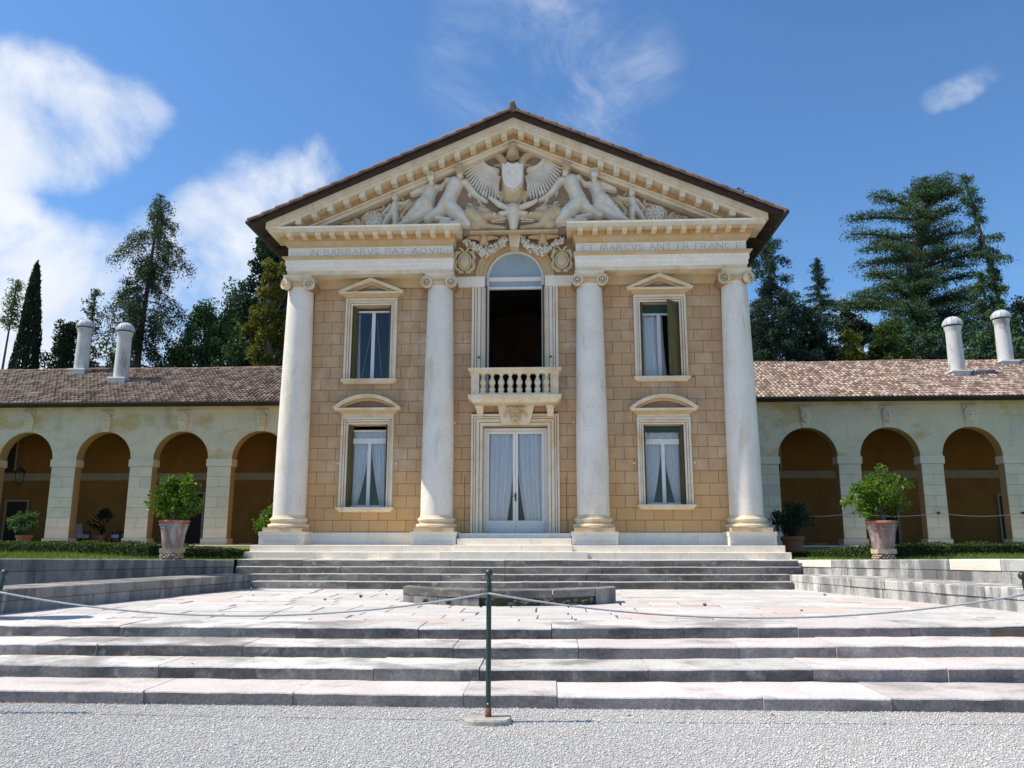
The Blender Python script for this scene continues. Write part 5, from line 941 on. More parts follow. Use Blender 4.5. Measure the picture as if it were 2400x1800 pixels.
# --- door
door = empty_part('door', (0, YW, 1.668), villa); x0, x1, z0, z1 = OPEN[5]
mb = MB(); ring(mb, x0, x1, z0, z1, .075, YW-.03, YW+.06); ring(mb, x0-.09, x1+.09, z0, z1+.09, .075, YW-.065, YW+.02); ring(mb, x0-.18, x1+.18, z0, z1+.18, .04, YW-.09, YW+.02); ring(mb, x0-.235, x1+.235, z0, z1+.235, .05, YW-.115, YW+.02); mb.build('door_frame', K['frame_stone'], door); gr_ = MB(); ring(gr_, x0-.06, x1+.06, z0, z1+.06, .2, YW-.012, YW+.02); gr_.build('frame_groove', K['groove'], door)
mb = MB(); mb.box(x0-.001, x0+.012, YW+.06, YW+.42, z0, z1); mb.box(x1-.012, x1+.001, YW+.06, YW+.42, z0, z1); mb.box(x0+.012, x1-.012, YW+.06, YW+.42, z1-.012, z1+.001); mb.build('reveal', K['ochre_stone'], door)
mb = MB(); mb.prism([(-.335, 4.375), (.375, 4.375), (.50, 4.868), (-.44, 4.868)], YW-.15, YW-.1); mb.build('door_keystone', K['cream'], door)
def face(name, parent, x, y, z, w_, h, m, kind=0, d=1.0):
    """carved mask: height field of an oval face with brow, nose, mouth"""
    n = 34; U, V_ = np.meshgrid(np.linspace(-1, 1, n), np.linspace(-1, 1, int(n*1.35)))
    wid = 1-.22*np.clip(-V_, 0, 1)**1.5
    q = 1-(U/wid)**2*.98-np.abs(V_)**2.6
    Hf = np.sqrt(np.clip(q, 0, 1))*.55
    G = lambda u, v, su, sv: np.exp(-((U-u)/su)**2-((V_-v)/sv)**2)
    Hf += (q > 0)*(.34*G(0, -.02, .13, .26)+.16*G(0, -.12, .2, .1)+.15*G(-.36, .30, .28, .08)+.15*G(.36, .30, .28, .08)-.18*G(-.36, .14, .2, .1)-.18*G(.36, .14, .2, .1)+.08*G(-.36, .13, .1, .05)+.08*G(.36, .13, .1, .05)+.12*G(0, -.40, .22, .05)+.11*G(0, -.54, .18, .05)-.14*G(0, -.47, .25, .03)+.14*G(0, -.74, .2, .13)+.1*G(-.5, -.2, .2, .22)+.1*G(.5, -.2, .2, .22))
    if kind == 1: Hf += (q > 0)*(-.32*G(0, -.47, .3, .10)+.12*G(-.4, -.35, .12, .3)+.12*G(.4, -.35, .12, .3))
    if kind == 2: Hf += (q > -.1)*(.22*G(0, -.8, .4, .25)*(1+.4*np.sin(U*22+V_*9)))
    hair = (V_ > .48+.1*np.cos(U*9))*(q > -.15); Hf = np.where(hair, np.maximum(Hf, .48)+.07*np.sin(U*26)*np.cos(V_*11), Hf)
    Xc = x+U*w_/2; Zc = z+V_*h/2; P = np.stack([Xc, y-Hf*w_*.55*d+.006, Zc], -1).reshape(-1, 3); ny, nx = U.shape; I = np.arange(ny*nx).reshape(ny, nx)
    k = np.maximum.reduce([Hf[:-1, :-1], Hf[1:, :-1], Hf[:-1, 1:], Hf[1:, 1:]]) > .02
    F = np.stack([I[:-1, :-1][k], I[:-1, 1:][k], I[1:, 1:][k], I[1:, :-1][k]], 1); u, inv = np.unique(F, return_inverse=True)
    return place(name, P[u], inv.reshape(F.shape), m, parent, True)
for nm, a, b, c, d, e in HEADS: face(nm, ped, a, b, c, d, e, K['relief'], 0, .9)
face('mask', door, .02, YW-.15, 4.58, .30, .40, K['relief_tan'], 1, .8)
mb = MB()
for s in (-1, 1):
    mb.tube([(.02+s*.13, YW-.17, 4.66), (.02+s*.22, YW-.18, 4.68), (.02+s*.28, YW-.165, 4.60), (.02+s*.25, YW-.165, 4.56)], [.03, .04, .03, .01], 8); mb.tube([(.02+s*.08, YW-.2, 4.77), (.02+s*.17, YW-.19, 4.80), (.02+s*.25, YW-.17, 4.84)], [.02, .022, .01], 8)
for i in range(9): mb.ball((.02+(i-4)*.035, YW-.19, 4.80+.02*math.sin(i*2)), .03, 7, 5)
mb.build('mask_ornament', K['relief_tan'], door, True)
y = YW+.20; mb = MB(); zt = z1-.04
mb.box(x0+.012, x0+.09, y, y+.06, z0, zt); mb.box(x1-.09, x1-.012, y, y+.06, z0, zt); mb.box(x0+.09, x1-.09, y, y+.06, zt-.08, zt); mb.build('casing', K['greywood'], door)
cx = .005
for s in (-1, 1):
    a, b = (x0+.092, cx-.003) if s < 0 else (cx+.003, x1-.092); lf = MB(); yy = y-.012
    lf.box(a, a+.06, yy, yy+.05, z0+.01, zt-.085); lf.box(b-.065, b, yy, yy+.05, z0+.01, zt-.085); lf.box(a+.06, b-.065, yy, yy+.05, z0+.01, z0+.07); lf.box(a+.06, b-.065, yy, yy+.05, z0+.24, z0+.31); lf.box(a+.06, b-.065, yy, yy+.05, zt-.15, zt-.085); lf.box(a+.06, b-.065, yy+.015, yy+.035, z0+.07, z0+.24); lf.box(a+.10, b-.105, yy+.006, yy+.02, z0+.10, z0+.21)
    lf.build('door_leaf', K['greywood'], door); MB().box(a+.06, b-.065, yy+.022, yy+.027, z0+.31, zt-.15).build('pane', K['glass'], door)
curtain(door, x0+.1, cx, cx-.02, cx-.22, z0+.3, zt-.1, y+.12, -1, 6, .5); curtain(door, cx, x1-.1, cx+.02, cx+.24, z0+.3, zt-.1, y+.12, 1, 6, .5)
mb = MB(); mb.box(cx-.018, cx+.018, y-.035, y-.012, z0+.80, z0+1.0); mb.tube([(cx, y-.035, z0+.92), (cx, y-.075, z0+.92), (cx-.07, y-.08, z0+.92)], .009, 6); mb.build('handle', K['iron'], door)
# small fixings on the wall: shutter stays, hooks, old repair patches
fx = [(-4.53, 3.42), (-3.03, 3.41), (3.0, 3.40), (4.50, 3.41), (-1.55, 4.45), (1.50, 4.44)]
for x, z in fx:
    mb = MB(); mb.ball((x, YW-.03, z), .028, 7, 5, (1.2, 1, 1)); mb.tube([(x, YW-.03, z), (x, YW+.01, z)], .012, 6); mb.build('shutter_stay', K['white_stone'], villa, True)
for x, z0_, z1_ in ((-1.27, 1.69, 3.1), (1.29, 1.69, 3.1)): MB().tube([(x, YW-.014, z0_), (x, YW-.014, z1_)], .008, 6).build('conduit', K['joint'], villa)
# ------------------------------------------------------------------ arcaded wings
YA = 33.0; RA, ZS, ZF, ZTOP = 1.205, 4.81, 1.25, 7.12
def wing(side, centers, label, tilem):
    cs = sorted(centers); xa, xb = (-29.2, -5.6) if side < 0 else (5.6, 29.2)
    wg = thing('arcade_wing', ((xa+xb)/2, YA, 1.1), label, 'building')
    # wall above the springing, arch by arch
    mb = MB(); so_ = MB(); edges = []
    x = xa
    for c in cs:
        mb.box(x, c-RA, YA, YA+.5, ZS, ZTOP)
        pts = [(c-RA*math.cos(t), ZS+RA*math.sin(t)) for t in np.linspace(0, math.pi, 29)]
        mb.strip([(p[0], ZTOP) for p in pts], pts, YA, YA+.5)
        p2 = [(c-(RA-.004)*math.cos(t), ZS+(RA-.004)*math.sin(t)) for t in np.linspace(0, math.pi, 29)]; p3 = [(c-(RA-.012)*math.cos(t), ZS+(RA-.012)*math.sin(t)) for t in np.linspace(0, math.pi, 29)]
        so_.strip(p2, p3, YA+.006, YA+.52); x = c+RA
    mb.box(x, xb, YA, YA+.5, ZS, ZTOP); mb.build('arcade_wall', K['wing'], wg); so_.build('arch_soffit', K['ochre_rev'], wg)
    MB().box(xa, xb, YA-.05, YA, 6.92, 7.10).build('cornice_band', K['wing'], wg)
    sj = MB()
    for c in cs:
        for an in (28, 50, 72, 108, 130, 152):
            a = R(an); r0, r1 = RA+.03, RA+.62+.2*abs(math.sin(2*a)); d = Vector((math.cos(a), math.sin(a))); q = Vector((-d.y, d.x))*.007; p = Vector((c, ZS)); sj.prism([tuple(p+d*r0-q), tuple(p+d*r1-q), tuple(p+d*r1+q), tuple(p+d*r0+q)], YA-.002, YA+.002)
        sj.box(c-1.66, c-1.646, YA-.002, YA+.002, 5.4, 6.5)
    sj.box(xa, xb, YA-.0021, YA+.002, 6.52, 6.532)
    o = sj.build('scored_joints', K['scored'], wg); o['kind'] = 'stuff'
    # piers
    ed = [xa]+[q for c in cs for q in (c-RA, c+RA)]+[xb]
    for i in range(0, len(ed), 2):
        p0, p1 = ed[i], ed[i+1]; wdt = p1-p0
        if wdt > 3: p0, p1 = (p1-1.0, p1) if side > 0 and i == 0 or side < 0 and i == 0 else (p0, p0+1.0); wdt = 1.0
        pr = empty_part('pier', ((p0+p1)/2, YA, ZF), wg)
        MB().box(p0+.01, p1-.01, YA+.012, YA+.49, ZF, ZS-.30).build('core', K['ochre_rev'], pr)
        nr = 7; hh = (ZS-.31-(ZF+.24))/nr
        for r in range(nr):
            za = ZF+.24+r*hh; cuts = [p0, (p0+p1)/2, p1] if r % 2 else [p0, p0+wdt*.27, p0+wdt*.73, p1] if False else ([p0, (p0+p1)/2+.0, p1] if r % 2 else [p0, p1])
            for a, b in zip(cuts[:-1], cuts[1:]): same('pier_stone', block_mesh(b-a-.010, hh-.011, .04, K['wing_stone'], .006), pr, ((a+b)/2, YA-.004, za+hh/2))
        MB().box(p0-.045, p1+.045, YA-.05, YA+.54, ZS-.305, ZS+.004).build('impost', K['wing_stone'], pr)
        MB().box(p0-.05, p1+.05, YA-.06, YA+.55, ZF-.12, ZF+.235).build('pier_base', K['wing_stone'], pr)
    # keystone masks
    for i, c in enumerate(cs):
        ky = empty_part('keystone', (c, YA, 6.05), wg)
        mb = MB(); mb.prism([(c-.15, 6.0), (c+.15, 6.0), (c+.26, 6.98), (c-.26, 6.98)], YA-.05, YA+.01); mb.build('keystone_block', K['wing_stone'], ky)
        face('mask', ky, c, YA-.05, 6.50, .42, .66, K['wing_stone'], (i+(1 if side > 0 else 0)) % 3, .95)
        MB().box(c-.27, c+.27, YA-.12, YA-.04, 6.90, 6.96).build('mask_cap', K['ochre_stone'], ky)
    # loggia behind
    ib = empty_part('loggia', ((xa+xb)/2, YA+2, ZF), wg)
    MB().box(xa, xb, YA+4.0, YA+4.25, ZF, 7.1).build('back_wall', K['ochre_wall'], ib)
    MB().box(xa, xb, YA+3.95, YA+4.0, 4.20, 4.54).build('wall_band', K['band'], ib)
    MB().box(xa, xb, YA-.6, YA+4.0, ZF-.22, ZF-.005).build('loggia_floor', K['terra_floor'], ib)
    MB().box(xa, xb, YA-1.1, YA-.605, ZF-.26, ZF-.03).build('loggia_step', K['white_stone'], ib)
    vt = [(YA+.5+1.75*(1-math.cos(t)), 6.75+.35*math.sin(t)) for t in np.linspace(0, math.pi, 17)]
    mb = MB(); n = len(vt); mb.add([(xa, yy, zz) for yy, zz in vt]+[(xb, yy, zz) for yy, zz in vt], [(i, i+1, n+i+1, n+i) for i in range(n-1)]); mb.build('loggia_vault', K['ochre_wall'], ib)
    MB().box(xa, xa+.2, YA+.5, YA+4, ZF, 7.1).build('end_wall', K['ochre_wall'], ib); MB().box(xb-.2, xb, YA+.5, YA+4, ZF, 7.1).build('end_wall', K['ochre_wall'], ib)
    for (dx, w_, za, zb) in (([(-24.6, 1.0, ZF, 3.2), (-16.0, .9, ZF, 3.55), (-25.2, .5, 4.6, 6.3)]) if side < 0 else ([(10.95, .95, 4.56, 6.4), (14.55, .55, 4.56, 6.4), (16.2, .6, ZF, 3.4), (21.5, .9, ZF, 3.4)])):
        dd = empty_part('loggia_opening', (dx, YA+3.95, za), wg); MB().box(dx-w_/2, dx+w_/2, YA+3.96, YA+3.99, za, zb).build('dark_leaf', K['dark'], dd)
        mb = MB(); mb.box(dx-w_/2-.09, dx-w_/2, YA+3.90, YA+3.99, za, zb+.09); mb.box(dx+w_/2, dx+w_/2+.09, YA+3.90, YA+3.99, za, zb+.09); mb.box(dx-w_/2, dx+w_/2, YA+3.90, YA+3.99, zb, zb+.09); mb.build('opening_frame', K['band'], dd)
    # roof
    rf = empty_part('roof', ((xa+xb)/2, YA, 7.15), wg); y0, z0, y1, z1 = YA-.62, 7.20, YA+5.0, 9.86; sl_ = math.atan2(z1-z0, y1-y0); ln = math.hypot(z1-z0, y1-y0)
    mb = MB(); mb.add([(xa, y0, z0-.07), (xb, y0, z0-.07), (xb, y1, z1-.07), (xa, y1, z1-.07), (xb, y1+5.6, z0-.07), (xa, y1+5.6, z0-.07)], [(0, 1, 2, 3), (3, 2, 4, 5)]); mb.build('roof_deck', K['roofwood'], rf)
    MB().box(xa, xb, y0+.05, YA+.02, 7.085, 7.13).build('eave_soffit', K['roofwood'], rf)
    mb = MB(); gy = y0-.06; pr_ = [(gy+.075*math.cos(t), 7.165+.075*math.sin(t)) for t in np.linspace(math.pi, 2*math.pi, 9)]; n = len(pr_); mb.add([(xa, a, b) for a, b in pr_]+[(xb, a, b) for a, b in pr_], [(i, n+i, n+i+1, i+1) for i in range(n-1)]); mb.add([(xa, gy-.08, 7.16), (xb, gy-.08, 7.16), (xb, gy-.075, 7.185), (xa, gy-.075, 7.185)], [(0, 1, 2, 3)]); mb.build('gutter', K['gutter'], rf)
    sp = .182; nc = int((xb-xa)/sp); nrw = 20; rl = ln/nrw
    prof = np.array([(math.cos(t), math.sin(t)) for t in np.linspace(math.pi, 0, 6)]); V = []; F = []; tn = []
    for r in range(nrw):
        for c in range(nc):
            x = xa+(c+.5)*sp+rnd.uniform(-.012, .012); a0 = r*rl-.05+rnd.uniform(-.02, .02); a1 = a0+rl+.09; b = len(V); lift = rnd.uniform(0, .012)+.012*math.sin(x*.9)+.01*math.sin(x*2.3+r)
            sk = rnd.uniform(-.008, .008)
            for aa, rr, lf, dx in ((a0, .089, .035, 0), (a1, .070, .005, sk)):
                yy, zz = y0+aa*math.cos(sl_), z0+aa*math.sin(sl_)
                for cu, su in prof: V.append((x+dx+cu*rr, yy-math.sin(sl_)*(su*rr+lf+lift), zz-.05+math.cos(sl_)*(su*rr+lf+lift)))
            for j in range(5): F.append((b+j, b+6+j, b+7+j, b+j+1))
            F.append((b, b+1, b+2, b+3)); F.append((b, b+3, b+4, b+5)); tv = rnd.random()**1.2; tn += [tv]*5+[tv*.2]*2
    o = place('roof_tiles', V, np.array(F), tilem, rf, False); t = o.data.attributes.new('tint', 'FLOAT', 'FACE'); t.data.foreach_set('value', np.array(tn, np.float32)); o['kind'] = 'stuff'
    x = xa
    while x < xb:
        e = x+.42; zz = z1-.03+.02*math.sin(x*.8)+rnd.uniform(-.012, .012); mb = MB(); vs = []
        for xx, rr in ((x, .10), (e+.04, .115)):
            for tt in np.linspace(0, math.pi, 7): vs.append((xx, y1-math.cos(tt)*rr, zz+math.sin(tt)*rr*.9))
        mb.add(vs, [(j, 7+j, 8+j, j+1) for j in range(6)]+[tuple(range(6, -1, -1)), tuple(range(7, 14))]); mb.build('ridge_tile', K['verge'], rf); x = e
    return wg, rf
wl_, rfl = wing(-1, [-11.48, -14.91, -18.30, -21.75, -25.15], 'pale arcaded wing with round arches and tiled roof left of the villa', K['tile_left'])
wr_, rfr = wing(1, [11.47, 14.78, 18.07, 21.38, 24.7], 'pale arcaded wing with round arches and brighter tiled roof right of the villa', K['tile'])
def chimney(wg, x, y, zb, zt, label):
    c = empty_part('chimney', (x, y, zb), wg); c['label'] = label
    mb = MB(); mb.box(x-.38, x+.38, y-.38, y+.38, zb-.6, zb+.50); mb.layer(x-.38, x+.38, y-.38, y+.38, zb+.50, zb+.57, .05, .03); mb.build('chimney_base', K['chim'], c)
    h = zt-zb-.57-.50; pr = [(.335, 0), (.33, h*.3), (.315, h*.85), (.32, h*.9), (.355, h*.95), (.37, h)]
    MB().lathe(pr, (x, y, zb+.57), 28).build('chimney_shaft', K['chim'], c, True, auto=40)
    MB().lathe([(.30, 0), (.30, .10)], (x, y, zb+.57+h), 20).build('smoke_gap', K['iron'], c, True, auto=40)
    d = [(.415, 0), (.42, .04)]+[(.415*math.cos(t), .04+.38*math.sin(t)) for t in np.linspace(.08, 1.45, 9)]; mb = MB(); mb.lathe(d, (x, y, zb+.57+h+.06), 28); mb.build('dome', K['lead'], c, True, auto=50)
    for k in range(12):
        a = 2*math.pi*k/12; mb = MB(); mb.tube([(x+r*1.008*math.cos(a), y+r*1.008*math.sin(a), zb+.63+h+z) for r, z in d[1:]], .014, 5); mb.build('dome_rib', K['lead'], c, True)
for wg, x, y, zb, zt, lab in ((wl_, -22.45, YA+4.4, 9.15, 12.34, 'left chimney with plain dome on the left roof'), (wl_, -19.35, YA+2.6, 8.32, 11.62, 'right chimney with black soot ring on the left roof'), (wr_, 19.15, YA+2.6, 8.28, 11.40, 'white chimney on the right roof'), (wr_, 22.35, YA+4.4, 9.1, 12.2, 'soot stained chimney at the far right')):
    chimney(wg, x, y, zb, zt, lab)
# ------------------------------------------------------------------ posts and ropes
def stanchion(x, y, label):
    t = thing('stanchion', (x, y, 0), label, 'post', 'rope barrier posts')
    mb = MB(); n = 22; rim = []
    for k in range(n): a = 2*math.pi*k/n; c, s = math.cos(a), math.sin(a); r = .205; rim.append((x+r*math.copysign(abs(c)**.62, c)*(1+rnd.uniform(-.02, .02)), y+.155*math.copysign(abs(s)**.62, s)*(1+rnd.uniform(-.02, .02))))
    vs = [(a, b, -.02) for a, b in rim]+[(a, b, .035) for a, b in rim]+[(x+(a-x)*.95, y+(b-y)*.95, .05+rnd.uniform(-.003, .003)) for a, b in rim]
    mb.add(vs, [tuple(range(2*n, 3*n))]+[(i, (i+1) % n, n+(i+1) % n, n+i) for i in range(n)]+[(n+i, n+(i+1) % n, 2*n+(i+1) % n, 2*n+i) for i in range(n)]); mb.build('base', K['concrete'], t)
    MB().lathe([(.028, 0), (.030, .02), (.027, .03), (.026, .075)], (x, y, .05), 16).build('foot_collar', K['rust'], t, True)
    MB().lathe([(.023, 0), (.0225, 1.09), (.016, 1.105), (.013, 1.115), (.013, 1.125)], (x, y, .12), 18).build('pole', K['post'], t, True, auto=40)
    MB().ball((x, y, 1.272), .036, 16, 10).build('ball', K['post'], t, True)
    mb = MB(); mb.tube([(x+.034*math.cos(a), y-.028, 1.13+.034*math.sin(a)) for a in np.linspace(0, 6.28, 13)], .004, 5); mb.build('rope_ring', K['iron'], t, True)
    MB().ball((x-.003, y-.027, .16), .007, 6, 4).build('screw', K['whitewood'], t)
    return t
PX = [(-4.275, 7.40), (.345, 7.30), (5.07, 7.42)]
for (x, y), l, tl in zip([(-4.46, 7.40), (.345, 7.30), (5.30, 7.42)], ('dark green rope post leaning at the left edge', 'dark green rope post on a concrete base in the middle', 'dark green rope post leaning at the right edge'), (R(9.8), 0, R(-9.8))): stanchion(x, y, l).rotation_euler = (0, tl, 0)
def rope(a, b, sag, r, label, name='rope', n=40, tw=True):
    mb = MB(); p = [(a[0]+(b[0]-a[0])*t, a[1]+(b[1]-a[1])*t, a[2]+(b[2]-a[2])*t-sag*4*t*(1-t)) for t in np.linspace(0, 1, n)]; mb.tube(p, r, 8)
    return tag(mb.build(name, K['rope'], None, True), label, 'rope', 'barrier ropes')
rope((-4.26, 7.36, 1.085), (.345, 7.27, 1.095), .205, .0085, 'grey rope hanging between the left and middle posts')
rope((.345, 7.27, 1.095), (5.07, 7.39, 1.095), .205, .0085, 'grey rope hanging between the middle and right posts')
rope((-9.3, 7.9, 1.09), (-4.26, 7.36, 1.085), .2, .0085, 'grey rope running off to the left of the left post'); rope((5.07, 7.39, 1.095), (9.6, 7.5, 1.09), .2, .0085, 'grey rope running off to the right of the right post')
# thin cord along the right arcade
kp = [9.9, 13.12, 16.43, 19.72, 23.0]
t = thing('cord_line', (16, YA-.1, 2.3), 'thin cord strung along the piers of the right arcade', 'cord')
for a, b in zip(kp[:-1], kp[1:]): mb = MB(); mb.tube([(a+(b-a)*u, YA-.12, 2.52-.14*4*u*(1-u)) for u in np.linspace(0, 1, 13)], .012, 5); mb.build('cord', K['rope'], t, True)
for a in kp: MB().box(a-.03, a+.03, YA-.15, YA-.01, 2.47, 2.56).build('hook', K['iron'], t)
# ------------------------------------------------------------------ leaves
def leaves(name, C, size, m, parent, aspect=.45, up=.3, var=.35, tv=None, out=None, origin=None):
    """rhombic leaves at points C"""
    C = np.asarray(C); n = len(C)
    d = rs.normal(size=(n, 3)); d[:, 2] += up
    if out is not None: d += out
    d /= np.linalg.norm(d, axis=1)[:, None]+1e-9
    q = rs.normal(size=(n, 3)); u = np.cross(d, q); u /= np.linalg.norm(u, axis=1)[:, None]+1e-9
    L_ = size*(1-var+2*var*rs.rand(n))[:, None]; W = L_*aspect; nn = np.cross(d, u)
    V = np.stack([C-d*L_*.5, C+u*W*.5+nn*W*.12, C+d*L_*.5, C-u*W*.5+nn*W*.12], 1).reshape(-1, 3)
    o = place(name, V, np.arange(4*n).reshape(n, 4), m, parent, origin=origin); tint(o, n, 1, np.clip(rs.rand(n) if tv is None else tv, 0, 1)); return o
def cluster_pts(cent, rad, per):
    P = []; T = []
    for c, r in zip(cent, rad):
        v = rs.normal(size=(per, 3)); v /= np.linalg.norm(v, axis=1)[:, None]; P.append(c+v*(r*rs.rand(per)**.45)[:, None]); T.append(np.full(per, rs.rand())*.55+.45*rs.rand(per))
    return np.concatenate(P), np.concatenate(T)
def pot_lathe(name, prof, c, m, parent): return MB().lathe(prof, c, 30, False).build(name, m, parent, True, auto=35)
def citrus(x, y, z, label, plabel, rimw, crown, seed, blue=True):
    """weathered terracotta pot on a rough stone pedestal, clipped citrus in it"""
    rr = random.Random(seed)
    pd = thing('stone_pedestal', (x, y, z), plabel, 'pedestal')
    MB().box(x-.188, x+.188, y-.188, y+.188, z+.13, z+.225).build('cap_stone', K['rubble'], pd)
    MB().box(x-.155, x+.155, y-.155, y+.155, z-.05, z+.13).build('mortar_core', K['soil'], pd)
    for lv in range(4):
        for k in range(14):
            a = 2*math.pi*k/14+lv*.2; c, s = math.cos(a), math.sin(a); q = .155/max(abs(c), abs(s)); MB().ball((x+q*c, y+q*s, z+.0+lv*.042), rr.uniform(.026, .042), 7, 5, (1.25, 1.25, .62)).build('cobble', K['rubble'], pd, True)
    t = thing('potted_citrus', (x, y, z+.225), label, 'potted tree')
    w_ = rimw; h = .57
    MB().lathe([(w_*.64, 0), (w_*.69, .06), (w_*.80, .30), (w_*.86, .395), (w_*.90, .40), (w_*.90, .425), (w_*.865, .43), (w_*.885, .51)], (x, y, z+.226), 36, False).build('pot', K['terr_old'], t, True, auto=30)
    MB().lathe([(w_*.885, 0), (w_*1.0, .012), (w_*1.01, .035), (w_*.98, .055), (w_*.88, .058), (w_*.84, .03), (w_*.82, -.03)], (x, y, z+.735), 36, False).build('rim', K['terr'], t, True, auto=40)
    mb = MB()
    for k in range(16): a = 2*math.pi*k/16; mb.ball((x+w_*.885*math.cos(a), y+w_*.885*math.sin(a), z+.70), .026, 7, 5, (1, 1, 1.2))
    mb.build('relief_band', K['terr_old'], t, True)
    MB().lathe([(w_*.84, 0), (.001, .02)], (x, y, z+.74), 20, False).build('soil', K['soil'], t)
    cx, cy_, cz, rx, rz = crown; br = MB(); tp = (x, y, z+.74); fork = Vector((x, y, z+.98)); br.tube([tp, tuple(fork)], [.028, .022], 8); cent = []; rad = []
    for k in range(48):
        a = rr.uniform(0, 6.28); e = rr.uniform(-.95, 1.35); q = rr.uniform(.55, 1.0); ex = rr.choice((.9, 1, 1, 1.1, 1.2))
        p = Vector((cx+rx*q*ex*math.cos(e)*math.cos(a), y+rx*q*math.cos(e)*math.sin(a), cz+rz*q*ex*math.sin(e)))
        mid = fork.lerp(p, .5)+Vector((0, 0, .05)); br.tube([tuple(fork), tuple(mid), tuple(p)], [.013, .008, .003], 5, False); cent.append(p); rad.append(rr.uniform(.09, .17)); cent.append(mid); rad.append(.13)
    br.build('branches', K['bark'], t, True)
    P, T = cluster_pts([np.array(c) for c in cent], rad, 58); leaves('foliage', P, .082, K['lf_citrus'], t, .5, .3, tv=T)
    if blue: MB().tube([(x+.02, y-.1, z+.76), (x+.035, y-.12, z+.84), (x-.0, y-.12, z+.88), (x+.05, y-.12, z+.90)], .016, 8).build('water_pipe', K['bluepipe'], t, True)
    return t
citrus(-6.92, 16.3, 1.125, 'light green citrus in a weathered terracotta pot left of the steps', 'rough stone pedestal under the left citrus pot', .300, (-6.90, 16.3, 2.36, .50, .47), 4)
citrus(7.75, 17.0, 1.12, 'denser green citrus in a reddish weathered pot right of the steps', 'rough stone pedestal under the right citrus pot', .318, (7.73, 17.0, 2.45, .60, .46), 9)
def shrub(name, x, y, z, rim, ph, crown, lm, label, n, size, seed, potm='terr', per=45, rad=(.10, .2), stem=True):
    rr = random.Random(seed); t = thing(name, (x, y, z), label, 'potted plant')
    MB().lathe([(rim*.68, 0), (rim*.72, .02), (rim*.90, ph*.74), (rim*.95, ph*.76), (rim*1.0, ph*.80), (rim*1.02, ph), (rim*.9, ph), (rim*.86, ph*.85)], (x, y, z), 26, False).build('pot', K[potm], t, True, auto=35)
    MB().lathe([(rim*.88, 0), (.001, .02)], (x, y, z+ph*.88), 16, False).build('soil', K['soil'], t)
    cx, cz, rx, rz = crown; cent = []; rad_ = []; br = MB()
    for k in range(n):
        a = rr.uniform(0, 6.28); e = rr.uniform(-.8, 1.4); q = rr.random()**.4; p = np.array((cx+rx*q*math.cos(e)*math.cos(a), y+rx*q*math.cos(e)*math.sin(a), cz+rz*q*math.sin(e))); cent.append(p); rad_.append(rr.uniform(*rad)); br.tube([(x, y, z+ph*.85), tuple((p+np.array((x, y, z+ph)))/2), tuple(p)], [.012, .008, .004], 5, False)
    br.build('branches', K['bark'], t, True)
    P, T = cluster_pts(cent, rad_, per); leaves('foliage', P, size, lm, t, .42, .3, tv=T); return t
shrub('potted_laurel', 7.68, 23.0, 1.09, .32, .50, (7.75, 2.03, .56, .44), K['lf_laurel'], 'dark clipped laurel in a terracotta pot beside the right corner column', 70, .075, 21)
shrub('potted_shrub', -6.70, 21.5, 1.08, .28, .40, (-6.55, 1.92, .55, .48), K['lf_citrus'], 'bright green leafy shrub behind the left corner column', 44, .095, 33, per=34)
shrub('potted_fern', -20.2, 31.2, 1.2, .30, .42, (-20.15, 2.05, .58, .50), K['lf_decid'], 'feathery green plant in an orange bowl in the left arcade', 40, .11, 41)
shrub('potted_orange_tree', -19.0, 34.6, 1.25, .30, .36, (-18.95, 2.42, .34, .34), K['lf_laurel'], 'small orange tree in a terracotta pot under the second left arch', 26, .10, 45)
mb = MB()
for k in range(13): mb.ball((-18.98+rnd.uniform(-.45, .3), 34.3+rnd.uniform(-.1, .2), 2.15+rnd.uniform(-.15, .35)), .035, 7, 5)
o = mb.build('oranges', mat('orange_fruit', (.55, .24, .02), (.5, .2, .02), 4), [q for q in bpy.data.objects if q.name == 'potted_orange_tree'][0], True); o['kind'] = 'stuff'
P, T = cluster_pts([np.array((-19.45, 34.6, 2.15)), np.array((-19.25, 34.6, 2.05)), np.array((-18.95, 34.5, 1.85))], [.2, .2, .2], 110); leaves('lower_foliage', P, .10, K['lf_laurel'], [q for q in bpy.data.objects if q.name == 'potted_orange_tree'][0], tv=T)
shrub('potted_box', -18.95, 31.6, 1.2, .2, .2, (-10.9, 1.5, .1, .1), K['lf_laurel'], 'x', 1, .05, 3) if False else None
# dried climber behind the left corner
t = thing('dry_plant', (-6.95, 23.4, 1.08), 'dry greyish twiggy plant behind the left corner column', 'plant')
mb = MB()
for k in range(60):
    a = rnd.uniform(0, 6.28); r = rnd.uniform(.05, .5); p = [(-6.85, 23.4, 1.1), (-6.85+r*.6*math.cos(a), 23.4+r*.4*math.sin(a), 2.2+rnd.uniform(-.2, .4)), (-6.85+r*1.2*math.cos(a), 23.4+r*.7*math.sin(a), 2.7+rnd.uniform(-.2, .45)), (-6.85+r*1.3*math.cos(a)+rnd.uniform(-.1, .1), 23.4+r*.8*math.sin(a), 2.3+rnd.uniform(-.3, .5))]; mb.tube(p, [.014, .012, .01, .006], 5, False)
mb.build('twigs', K['dry'], t)
